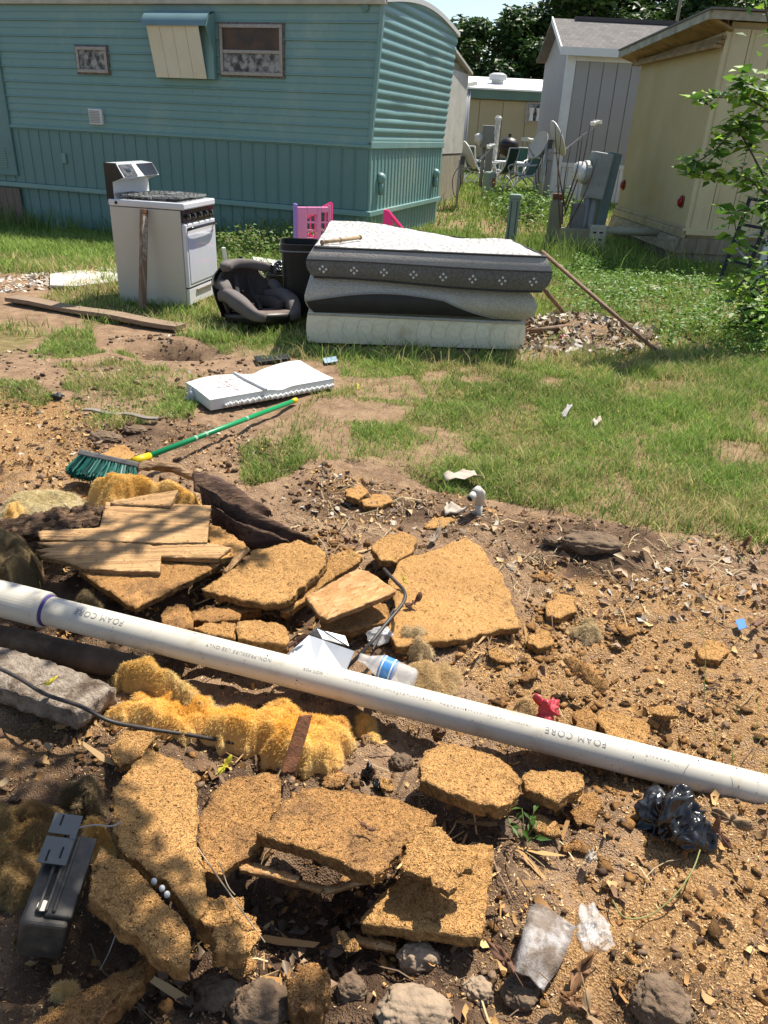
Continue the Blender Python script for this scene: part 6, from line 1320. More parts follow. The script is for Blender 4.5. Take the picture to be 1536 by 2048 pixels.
        l_ = rnd.uniform(*fl, (n, 1)) * np.where(rnd.random((n, 1)) < 0.06, 2.2, 1.0); wd = l_ * rnd.uniform(0.18, 0.45, (n, 1)); kk = len(Vt) + np.arange(n) * 4
        FV = np.stack([c - dr * l_ / 2 - sd * wd / 2, c - dr * l_ / 2 + sd * wd / 2, c + dr * l_ / 2 + sd * wd / 2 + nrm * l_ * 0.05, c + dr * l_ / 2 - sd * wd / 2 + nrm * l_ * 0.05], 1).reshape(-1, 3)
        Vt = np.concatenate([Vt, FV]); Q4 += np.stack([kk, kk + 1, kk + 2, kk + 3], 1).tolist(); tint = np.concatenate([tint, np.repeat(np.where(rnd.random(n) < 0.10, rnd.uniform(0.12, 0.35, n), rnd.uniform(0.6, 1.45, n)), 4)])
    me = mesh_np(name, Vt, Q4, T3, {'tint': np.repeat(tint[:, None], 3, 1)})
    o = link_mesh(name, me, mt, parent); o.location = org
    if e1 is not None and mt in (PLY, PLY2, ROT, BRK):       # let the grain run along the first edge
        Mx = Matrix((Vector(e1), Vector(e2), Vector(nrm))).transposed(); me.transform(Mx.inverted().to_4x4()); o.rotation_euler = Mx.to_euler()
    return tag(o, label, cat, group)
GB = 'broken pieces of old floor board'
S = slab
# --- upper pile
S('particle_board', 'largest flat particle board right of the bent black cable', [(776, 1165), (800, 1118), (862, 1100), (930, 1074), (962, 1092), (985, 1130), (1006, 1150), (1040, 1252), (1000, 1258), (940, 1276), (868, 1282), (792, 1293), (776, 1262), (790, 1210)], [(3, 0.075), (7, 0.05), (12, 0.06)], 0.028, PB, seed=1, flakes=6000, rag=0.007, group=GB)
S('particle_board', 'small particle board touching the upper left of the largest board', [(742, 1092), (770, 1072), (806, 1060), (836, 1078), (824, 1104), (790, 1122), (762, 1120)], 0.085, 0.03, PB, seed=2, flakes=1800, group=GB)
S('particle_board', 'rounded thick particle board below the dark bark strips', [(402, 1178), (452, 1142), (492, 1120), (500, 1102), (548, 1090), (596, 1079), (628, 1090), (652, 1108), (645, 1135), (612, 1165), (585, 1192), (556, 1206), (516, 1204), (480, 1200), (444, 1190)], [(5, 0.15), (8, 0.15), (13, 0.12)], 0.032, PB, seed=3, flakes=4800, rag=0.009, group=GB)
S('particle_board', 'narrow particle board strip between the rounded board and the plywood', [(560, 1222), (600, 1192), (650, 1140), (660, 1112), (702, 1096), (726, 1112), (705, 1132), (650, 1165), (612, 1200), (575, 1226)], [(3, 0.13), (6, 0.12), (0, 0.085)], 0.028, PB, seed=4, flakes=2160, group=GB)
S('plywood_piece', 'orange plywood offcut with a pale broken corner', [(610, 1192), (716, 1135), (738, 1142), (792, 1180), (768, 1192), (652, 1238), (640, 1232)], [(0, 0.14), (1, 0.15), (5, 0.145)], 0.020, PLY2, seed=5, flakes=420, rag=0.003, relief=0.001, crumb=0.003, group=GB)
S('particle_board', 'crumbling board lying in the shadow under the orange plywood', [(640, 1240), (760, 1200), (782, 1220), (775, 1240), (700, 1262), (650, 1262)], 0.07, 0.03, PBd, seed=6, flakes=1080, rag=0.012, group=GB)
S('wooden_board', 'wide pale board in sun on top of the pile', [(211, 1003), (320, 1006), (422, 1010), (418, 1045), (414, 1083), (320, 1086), (190, 1080), (80, 1078), (76, 1062), (199, 1054), (205, 1030)], [(0, 0.19), (2, 0.19), (5, 0.175)], 0.020, PLY, seed=7, flakes=1080, rag=0.004, relief=0.0012, crumb=0.002, rough_edges={6, 7, 8}, group=GB)
S('wooden_board', 'splintered dark-grained plank just below the wide pale board', [(320, 1087), (414, 1084), (462, 1094), (436, 1116), (322, 1112), (320, 1143), (240, 1141), (167, 1135), (128, 1120), (78, 1110), (100, 1104), (70, 1098), (110, 1094), (74, 1084), (190, 1081)], [(0, 0.17), (1, 0.17), (7, 0.15)], 0.024, PLY, seed=8, flakes=720, rag=0.003, relief=0.0015, crumb=0.003, rough_edges={8, 9, 10, 11, 12}, group=GB)
S('wooden_board', 'wedge of fresh-cut wood standing behind the wide pale board', [(222, 1000), (290, 990), (356, 979), (340, 1012), (280, 1010), (222, 1008)], [(0, 0.20), (2, 0.225), (3, 0.20)], 0.03, PLY, seed=9, flakes=240, rag=0.002, relief=0.001, crumb=0.002, group=GB)
S('particle_board', 'diamond-cornered board poking out below the splintered plank', [(156, 1138), (210, 1122), (330, 1118), (446, 1122), (400, 1150), (330, 1185), (270, 1216), (258, 1210)], [(0, 0.13), (3, 0.13), (6, 0.11)], 0.026, PBd, seed=10, flakes=1680, rag=0.005, group=GB)
S('particle_board', 'broken board right of the wide pale board', [(416, 1048), (440, 1052), (470, 1072), (494, 1092), (472, 1112), (440, 1118), (418, 1100)], 0.145, 0.03, PB, seed=11, flakes=1200, rag=0.010, group=GB)
S('wood_sliver', 'pale upright wood sliver between the rounded board and the pale boards', [(446, 1140), (470, 1112), (496, 1094), (500, 1098), (478, 1122), (452, 1146)], [(0, 0.13), (2, 0.17), (4, 0.145)], 0.012, PLY, seed=12, flakes=120, rag=0.002, relief=0.001)
S('plank', 'narrow brown plank edge under the rounded board', [(345, 1232), (420, 1215), (520, 1206), (522, 1216), (440, 1232), (350, 1244)], 0.075, 0.035, PBd, seed=13, flakes=720, rag=0.006, group=GB)
S('plank', 'rough brown plank above the pipe beside the round-ended chunk', [(384, 1222), (430, 1214), (478, 1224), (480, 1238), (420, 1244), (386, 1240)], 0.10, 0.035, PBd, seed=14, flakes=600, rag=0.010, group=GB)
S('wood_chunk', 'round-ended brown chunk just above the white pipe', [(322, 1232), (335, 1212), (362, 1208), (382, 1222), (384, 1246), (362, 1258), (334, 1256)], 0.13, 0.09, PBd, seed=15, flakes=720, rag=0.008, relief=0.006, cat='wood chunk')
S('particle_board', 'cracked left slab resting against the pipe, left half', [(384, 1254), (420, 1244), (470, 1246), (474, 1262), (470, 1276), (430, 1270)], 0.11, 0.04, PB, seed=16, flakes=840, rag=0.008, group=GB)
S('particle_board', 'cracked slab resting against the pipe, right half', [(474, 1244), (520, 1238), (556, 1246), (578, 1262), (574, 1288), (520, 1284), (476, 1276)], 0.12, 0.042, PB, seed=17, flakes=1080, rag=0.009, group=GB)
S('rotten_plank', 'dark rotten plank left of the wide pale board', [(-40, 1046), (60, 1024), (130, 1012), (206, 1004), (200, 1048), (150, 1062), (60, 1066), (-40, 1076)], [(0, 0.13), (3, 0.17), (4, 0.15)], 0.04, ROT, seed=18, flakes=1080, rag=0.012, relief=0.010, crumb=0.012, group=GB)
S('particle_board', 'sawdusty board scrap right behind the broom head', [(196, 912), (220, 895), (248, 888), (272, 908), (262, 918), (230, 920)], 0.06, 0.03, PB, seed=19, flakes=600, rag=0.008, group=GB)
S('particle_board', 'left one of two small chunks near the lawn edge', [(690, 978), (722, 968), (738, 984), (716, 998), (692, 992)], 0.06, 0.03, PB, seed=20, flakes=360, group=GB)
S('particle_board', 'right one of two small chunks near the lawn edge', [(722, 1000), (746, 988), (778, 990), (786, 1002), (760, 1012), (730, 1012)], 0.05, 0.03, PB, seed=21, flakes=480, group=GB)
# --- lower pile
S('particle_board', 'tall leaning particle board between the insulation and the grey box', [(302, 1496), (345, 1515), (394, 1548), (396, 1620), (394, 1690), (412, 1815), (396, 1832), (350, 1782), (300, 1740), (236, 1690), (228, 1640), (226, 1575), (262, 1530)], [(0, 0.10), (2, 0.10), (6, 0.17)], 0.030, PB, seed=22, flakes=6600, rag=0.008, group=GB)
S('particle_board', 'thick tilted particle board beside the grey metal box', [(202, 1690), (240, 1716), (300, 1775), (376, 1852), (380, 1936), (352, 1930), (290, 1884), (230, 1838), (178, 1790), (184, 1730)], [(0, 0.20), (3, 0.17), (8, 0.21)], 0.036, PB, seed=23, flakes=4800, rag=0.007, group=GB)
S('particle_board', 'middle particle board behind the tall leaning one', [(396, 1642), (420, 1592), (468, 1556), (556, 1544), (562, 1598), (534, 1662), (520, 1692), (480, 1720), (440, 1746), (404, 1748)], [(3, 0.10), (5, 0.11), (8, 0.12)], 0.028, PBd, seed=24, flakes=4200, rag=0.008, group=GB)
S('particle_board', 'large dirt-strewn particle board overhanging the dark hollow', [(512, 1662), (560, 1612), (602, 1572), (690, 1580), (764, 1592), (826, 1612), (874, 1630), (830, 1676), (790, 1712), (748, 1752), (690, 1726), (640, 1706), (570, 1684)], [(0, 0.16), (4, 0.13), (9, 0.175)], 0.030, PBd, seed=25, flakes=6000, rag=0.008, group=GB)
S('particle_board', 'torn curved board leaning on the large dirt-strewn board', [(800, 1736), (812, 1690), (836, 1660), (872, 1652), (914, 1690), (946, 1720), (926, 1742), (896, 1784), (866, 1770), (846, 1752)], [(0, 0.16), (3, 0.15), (7, 0.17)], 0.020, PB, seed=26, flakes=2400, rag=0.012, group=GB)
S('particle_board', 'lowest square-cornered particle board with a straight front edge', [(722, 1836), (760, 1790), (800, 1752), (856, 1690), (986, 1688), (984, 1750), (974, 1810), (962, 1874), (900, 1866), (830, 1860), (726, 1846)], [(0, 0.075), (4, 0.05), (7, 0.08)], 0.030, PB, seed=27, flakes=5400, rag=0.005, group=GB)
S('particle_board', 'thick rounded chunk just below the white pipe', [(838, 1530), (850, 1500), (880, 1486), (940, 1496), (1000, 1516), (1046, 1562), (1036, 1590), (1000, 1614), (940, 1598), (880, 1576), (842, 1560)], [(1, 0.11), (5, 0.10), (8, 0.13)], 0.036, PB, seed=28, flakes=4200, rag=0.009, group=GB)
S('particle_board', 'triangular chunk to the right of the thick rounded chunk', [(1044, 1556), (1062, 1538), (1110, 1540), (1168, 1548), (1164, 1576), (1116, 1604), (1070, 1584)], [(1, 0.07), (3, 0.06), (5, 0.09)], 0.030, PB, seed=29, flakes=1800, rag=0.009, group=GB)
S('particle_board', 'jagged chunk at the foot of the tall leaning board', [(406, 1800), (440, 1796), (488, 1788), (512, 1840), (514, 1882), (470, 1900), (430, 1896), (414, 1850)], [(0, 0.14), (3, 0.13), (5, 0.16)], 0.04, PB, seed=30, flakes=1920, rag=0.015, relief=0.008, group=GB)
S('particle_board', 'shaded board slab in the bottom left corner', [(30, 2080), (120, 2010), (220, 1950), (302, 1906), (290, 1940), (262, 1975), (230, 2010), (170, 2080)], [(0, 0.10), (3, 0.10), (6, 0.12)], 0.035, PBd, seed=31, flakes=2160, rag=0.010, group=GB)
S('particle_board', 'sawdust-covered scrap above the tall leaning board', [(216, 1490), (250, 1462), (306, 1450), (306, 1480), (282, 1510), (240, 1534)], 0.05, 0.03, PB, seed=32, flakes=1440, rag=0.010, group=GB)
S('particle_board', 'dark lump of board at the bottom edge below the jagged chunk', [(572, 1960), (610, 1932), (654, 1936), (658, 1985), (640, 2020), (590, 2030)], 0.08, 0.06, PBd, seed=33, flakes=1080, rag=0.012, relief=0.010, group=GB)
S('particle_board', 'flat flaking board in the sun behind the pipe, right of the red scrap', [(1196, 1420), (1240, 1424), (1292, 1440), (1298, 1470), (1284, 1492), (1220, 1478), (1200, 1452)], 0.035, 0.025, PB, seed=34, flakes=1800, rag=0.010, group=GB)
S('particle_board', 'small flat board left of the flaking board behind the pipe', [(1146, 1424), (1180, 1416), (1196, 1440), (1190, 1472), (1150, 1456)], 0.035, 0.025, PBd, seed=35, flakes=840, rag=0.008, group=GB)
S('particle_board', 'lone chunk lying on bare soil at the right edge', [(1392, 1296), (1412, 1280), (1446, 1284), (1460, 1302), (1440, 1322), (1404, 1318)], 0.035, 0.03, PB, seed=36, flakes=720, rag=0.008, group=GB)
S('particle_board', 'small crumbled board beside the triangular chunk', [(1140, 1620), (1170, 1588), (1196, 1584), (1200, 1618), (1190, 1650), (1160, 1650)], 0.03, 0.03, PBd, seed=37, flakes=840, rag=0.010, group=GB)
S('particle_board', 'tilted board splinter between pipe and sawdust, right of the bottle', [(1130, 1325), (1145, 1310), (1190, 1340), (1220, 1376), (1205, 1386), (1160, 1356)], [(0, 0.10), (2, 0.10), (4, 0.06)], 0.014, PBd, seed=38, flakes=600, rag=0.006, group=GB)
S('particle_board', 'small board at the right of the largest flat board', [(1090, 1210), (1112, 1186), (1150, 1192), (1152, 1222), (1120, 1236), (1096, 1232)], 0.03, 0.025, PB, seed=39, flakes=720, rag=0.008, group=GB)
S('particle_board', 'sunlit scrap right below the largest flat board', [(1055, 1272), (1080, 1256), (1106, 1268), (1104, 1290), (1076, 1296), (1058, 1288)], 0.035, 0.03, PB, seed=40, flakes=600, rag=0.01, group=GB)
for k, (q, z, lab) in enumerate((([(476, 1726), (500, 1722), (600, 1752), (592, 1764), (480, 1740)], 0.10, 'thin plywood edge in the hollow below the middle board'), ([(560, 1748), (652, 1770), (640, 1782), (552, 1758)], 0.07, 'left arm of the plywood angle in the dark hollow'), ([(645, 1772), (742, 1748), (745, 1760), (652, 1786)], 0.08, 'right arm of the plywood angle in the dark hollow'), ([(712, 1868), (792, 1885), (790, 1902), (712, 1886)], 0.03, 'thin white-edged strip under the lowest board'))):
    S('plywood_strip', lab, q, z, 0.012, PLY2, seed=50 + k, flakes=144, rag=0.003, relief=0.001)
for k, (cx, cy, r1, r2, z, an, lab) in enumerate(((1000, 1310, 30, 14, .03, 20, 'flat crumb of board midway between bottle and red scrap'), (1060, 1345, 24, 14, .03, -30, 'small board crumb just above the red scrap'), (970, 1215, 0, 0, 0, 0, ''), (1085, 1150, 26, 13, .02, 10, 'thin board flake above the small right-hand board'), (775, 1568, 20, 14, .04, 40, 'yellowish board crumb by the black film shreds'), (668, 1556, 30, 14, .03, -15, 'flat flake at the foot of the rusty strip side of the batt'), (1090, 1650, 34, 18, .03, 25, 'crumbling flake right of the small weed'), (1150, 1690, 28, 13, .02, -20, 'thin flake above the white film scrap'), (690, 1880, 30, 16, .04, 35, 'brown board flake left of the lowest board'), (480, 1935, 36, 20, .05, -35, 'ragged board flake under the jagged chunk'), (1330, 1420, 30, 12, .02, 15, 'thin flake on open soil right of the flaking board'), (560, 1050, 0, 0, 0, 0, ''), (880, 1045, 30, 13, .03, -10, 'tan flake on the soil left of the pipe elbow'), (1250, 1255, 26, 12, .02, 30, 'thin flake right of the small woolly tuft'), (330, 1168, 0, 0, 0, 0, ''), (720, 1235, 30, 12, .06, -25, 'dark flake in the shade below the orange plywood'))):
    if not lab: continue
    rn = random.Random(k); q = []
    for i in range(6):
        a = i * math.pi / 3 + rn.uniform(-0.3, 0.3); f = rn.uniform(0.7, 1.25); u, v = r1 * math.cos(a) * f, r2 * math.sin(a) * f; c, s_ = math.cos(R(an)), math.sin(R(an)); q.append((cx + u * c - v * s_, cy + u * s_ + v * c))
    S('board_flake', lab, q, [(0, z + 0.012 * rn.random()), (2, z), (4, z + 0.015 * rn.random())], 0.014, PBd if k % 2 else PB, seed=80 + k, flakes=300, rag=0.006, group='small flakes of broken board')
# --- dark bark-like sheets
def ribbon(name, label, A_, B_, mt, arch=0.02, th=0.005, n=26, m_=7, seed=0, cat='sheet'):
    a = bez([P(*p) for p in A_], n); b = bez([P(*p) for p in B_], n); k = min(len(a), len(b)); rows = []
    for i in range(k):
        row = []
        for j in range(m_):
            t = j / (m_ - 1); p = a[i] * (1 - t) + b[i] * t; nz_ = vnoise(np.array([i * 0.35 + seed]), np.array([j * 0.9 + seed]), seed)[0] - 0.5
            row.append(p + np.array([0, 0, arch * math.sin(math.pi * t * 1.5) + nz_ * 0.016]))
        rows.append(row)
    c = sum(sum(r_) for r_ in rows) / (k * m_); loc = tuple(c)
    m = MB(); m.grid(rows); o = m.build(name, mt, None, smooth=True, loc=loc); s = o.modifiers.new('thick', 'SOLIDIFY'); s.thickness = th
    at = o.data.attributes.new('tint', 'FLOAT_COLOR', 'POINT'); at.data.foreach_set('color', np.ones(len(o.data.vertices) * 4, np.float32)); return tag(o, label, cat, 'dark torn sheets of the pile')
ribbon('bark_sheet', 'ribbed tan bark-like sheet just right of the broom head', [(276, 944, 0.16), (330, 938, 0.17), (396, 968, 0.13)], [(296, 928, 0.12), (350, 935, 0.14), (410, 962, 0.10)], chip_mat('tan_bark', (0.24, 0.15, 0.085), (0.12, 0.07, 0.04), (0.36, 0.25, 0.15), sc=50, grain=(0.3, 1.2, 1.2)), 0.03, seed=1)
ribbon('bark_sheet', 'farthest dark brown torn sheet, its end near the plaster rubble', [(388, 948, 0.13), (440, 962, 0.14), (500, 1000, 0.12), (544, 1030, 0.08)], [(386, 968, 0.17), (436, 985, 0.17), (490, 1012, 0.15), (536, 1032, 0.08)], BRK, 0.03, seed=2)
ribbon('bark_sheet', 'long middle dark brown torn sheet running to the rounded board', [(396, 972, 0.17), (450, 1008, 0.18), (540, 1046, 0.15), (625, 1086, 0.10)], [(404, 998, 0.15), (456, 1030, 0.16), (520, 1062, 0.14), (600, 1092, 0.09)], BRK, 0.035, seed=3)
ribbon('bark_sheet', 'nearest dark brown torn sheet beside the wide pale board', [(420, 1006, 0.15), (460, 1040, 0.16), (520, 1066, 0.14), (580, 1088, 0.12)], [(424, 1035, 0.12), (456, 1062, 0.12), (500, 1082, 0.12), (556, 1096, 0.11)], BRK, 0.03, seed=4)
ribbon('bark_sheet', 'low dark sheet in the gap under the torn sheets', [(440, 1050, 0.08), (500, 1085, 0.08), (560, 1100, 0.08)], [(430, 1070, 0.06), (480, 1098, 0.06), (540, 1108, 0.06)], BRK, 0.02, seed=5)

# ------------------------------------------------------------------ white plastic drain pipe
pvc = mat('white_pvc', (0.57, 0.54, 0.47), 0.38, (0.51, 0.47, 0.39), 6, 0.5, c3=(0.34, 0.26, 0.17), sc3=6, lim3=(0.55, 0.80), spec=0.45)
PA = P(-160, 1156, 0.165); PBt = P(1640, 1612, 0.015); PBt = PBt + (PBt - PA) * 0.45
def pipe_parts():
    d = PBt - PA; L_ = float(np.linalg.norm(d)); d /= L_; loc = tuple(PA); r_ = 0.045
    side = np.cross(d, np.array([0, 0, 1.0])); side /= np.linalg.norm(side); side = side if side[1] < 0 else -side; up = np.cross(side, d); up = up if up[2] > 0 else -up
    t = thing('drain_pipe', 'long white plastic drain pipe lying across the debris', 'pipe', loc)
    m = MB(); n = 40; ss = np.linspace(0.0, L_, 60); rows = []
    for s in ss: rows.append([d * s + (up * math.cos(a) + side * math.sin(a)) * r_ for a in [2 * math.pi * k / n for k in range(n + 1)]])
    m.grid(rows); m.build('barrel', pvc, t, smooth=True)
    def s_at(px_, py_): q = hitplane(px_, py_, PA + up * 0.03, up); return float(np.dot(q - PA, d))
    s1 = s_at(80, 1215); m = MB(); rows = []
    for s, rr in ((-0.3, r_ + 0.011), (s1 - 0.008, r_ + 0.011), (s1 - 0.001, r_ + 0.009), (s1, r_ + 0.001)): rows.append([d * s + (up * math.cos(a) + side * math.sin(a)) * rr for a in [2 * math.pi * k / n for k in range(n + 1)]])
    m.grid(rows); m.build('coupling', pvc, t, smooth=False)
    m = MB(); rows = [[d * s + (up * math.cos(a) + side * math.sin(a)) * rr for a in [2 * math.pi * k / n for k in range(n + 1)]] for s, rr in ((s1 - 0.002, r_ + 0.004), (s1 + 0.006, r_ + 0.0035), (s1 + 0.010 , r_ + 0.0006))]; m.grid(rows); m.build('primer_ring', mat('purple_primer', (0.05, 0.03, 0.16), 0.5), t)
    ink = mat('grey_ink', (0.22, 0.22, 0.22), 0.6)
    def text(body, px_, py_, size, phi0, nm='print'):
        cu = bpy.data.curves.new('print', 'FONT'); cu.body = body; cu.size = size; cu.space_character = 1.15; ob = bpy.data.objects.new('tmp', cu); COL.objects.link(ob)
        bpy.context.view_layer.update(); me = bpy.data.meshes.new_from_object(ob.evaluated_get(bpy.context.evaluated_depsgraph_get())); bpy.data.objects.remove(ob)
        s0 = s_at(px_, py_); V = np.array([v.co[:] for v in me.vertices]); ph = phi0 + V[:, 1] / r_; q = d[None] * (s0 - V[:, 0])[:, None] + (up[None] * np.cos(ph)[:, None] + side[None] * np.sin(ph)[:, None]) * (r_ + 0.0008)
        me.vertices.foreach_set('co', q.astype(np.float32).ravel()); me.update(); link_mesh(nm, me, ink, t)
    text('FOAM CORE', 262, 1238, 0.026, R(14)); text('FOAM CORE', 1212, 1482, 0.026, R(14))
    text('NON-PRESSURE USE ONLY', 560, 1300, 0.015, R(20)); text('NOT FOR', 660, 1324, 0.012, R(20))
    for px0, px1 in ((690, 760), (770, 860), (880, 1010), (1020, 1060), (1290, 1340)):  # worn, unreadable stamp marks
        m = MB(); rnd = random.Random(px0); s = s_at(px0, 1205 + 0.262 * (px0 - 100)); e = s_at(px1, 1205 + 0.262 * (px1 - 100))
        while s < e:
            w = rnd.uniform(0.002, 0.006); ph = R(22); h = rnd.uniform(0.05, 0.13); V = [d * (s + a) + (up * math.cos(ph + b) + side * math.sin(ph + b)) * (r_ + 0.0007) for a, b in ((0, 0), (w, 0), (w, h), (0, h))]; m.add(V, [(0, 1, 2, 3)]); s += w + rnd.uniform(0.003, 0.006)
        m.build('worn_print', mat('faded_ink', (0.38, 0.37, 0.35), 0.6), t)
    # specks of mud stuck to the barrel
    m = MB(); rnd = random.Random(3)
    for k in range(500):
        s = rnd.uniform(0.2, L_); ph = rnd.uniform(-0.9, 1.9); c = d * s + (up * math.cos(ph) + side * math.sin(ph)) * r_; r2 = rnd.uniform(0.0004, 0.0011) * (2 if rnd.random() < 0.06 else 1); m.lathe([(r2, -r2), (r2 * 1.3, 0), (r2 * 0.6, r2)], c, 5)
    o = m.build('mud_specks', mat('mud', (0.09, 0.055, 0.035), 0.9), t); o['kind'] = 'stuff'
pipe_parts()
def old_pipe():
    a = P(-120, 1250, 0.035); b = P(330, 1352, 0.0); d = b - a; m = MB(); n = 24; rows = []
    ex_ = d / np.linalg.norm(d); s = np.cross(ex_, (0, 0, 1.0)); s /= np.linalg.norm(s); u = np.cross(s, ex_)
    for k in range(24): c = a + d * k / 23; rows.append([c + (s * math.cos(q) + u * math.sin(q)) * (0.042 if k not in (9, 10) else 0.045) for q in [2 * math.pi * i / n for i in range(n + 1)]])
    m.grid(rows); single(m, 'old_pipe', mat('muddy_pipe', (0.17, 0.115, 0.07), 0.7, (0.07, 0.045, 0.03), 7, 0.7, bump=0.3, bsc=40, c3=(0.25, 0.19, 0.12), sc3=5), 'muddy brown old pipe below the white pipe at the left edge', 'pipe', tuple(b), smooth=True)
old_pipe()
# ------------------------------------------------------------------ concrete block, cable
S('concrete_block', 'grey concrete block at the left edge under the black cable', [(-160, 1262), (-60, 1282), (60, 1308), (150, 1338), (232, 1372), (190, 1398), (152, 1424), (60, 1392), (-30, 1364), (-170, 1330)], [(0, 0.085), (4, 0.075), (6, 0.085)], 0.06, mat('concrete', (0.42, 0.35, 0.28), 0.95, (0.27, 0.215, 0.165), 28, 0.75, bump=1.0, bsc=90, bdist=0.02, c3=(0.12, 0.085, 0.06), sc3=7, lim3=(0.5, 0.68), spec=0.1), cat='block', rag=0.006, flakes=0, relief=0.004, crumb=0.006, seed=60)
def cable(name, pts, r_, mt, label, cat='cable', n=60):
    c = bez(pts, n); m = MB(); m.tube(c, r_, 8); return single(m, name, mt, label, cat, tuple(c[len(c) // 2]), smooth=True)
rub = mat('black_rubber', (0.018, 0.017, 0.016), 0.5, (0.06, 0.05, 0.045), 30, 0.6)
cable('black_cable', [P(-60, 1310, 0.14), P(30, 1352, 0.125), P(90, 1388, 0.12), P(160, 1412, 0.115), P(220, 1442, 0.07), P(300, 1458, 0.05), P(380, 1470, 0.03), P(470, 1486, 0.02)], 0.0055, rub, 'thin black cable running over the concrete block to the insulation')
cable('black_cable', [P(768, 1138, 0.10), P(788, 1160, 0.13), P(808, 1182, 0.15), P(806, 1206, 0.15), P(770, 1250, 0.14), P(738, 1290, 0.12), P(694, 1335, 0.06)], 0.006, rub, 'bent black cable between the plywood and the largest board')
cable('black_cable', [P(782, 1150, 0.06), P(800, 1190, 0.05), P(775, 1240, 0.05), P(745, 1300, 0.05)], 0.004, rub, 'second thinner cable in the shadow of the bent one')
S('rusty_strip', 'rusty metal strip stuck in the orange insulation', [(598, 1432), (626, 1428), (614, 1470), (604, 1500), (588, 1548), (560, 1548), (572, 1510)], [(0, 0.17), (1, 0.17), (4, 0.075)], 0.004, mat('rust_strip', (0.21, 0.085, 0.035), 0.9, (0.11, 0.045, 0.025), 35, 0.7, bump=0.5, bsc=120), cat='metal strip', rag=0.001, flakes=0, relief=0.001, crumb=0, seed=61)
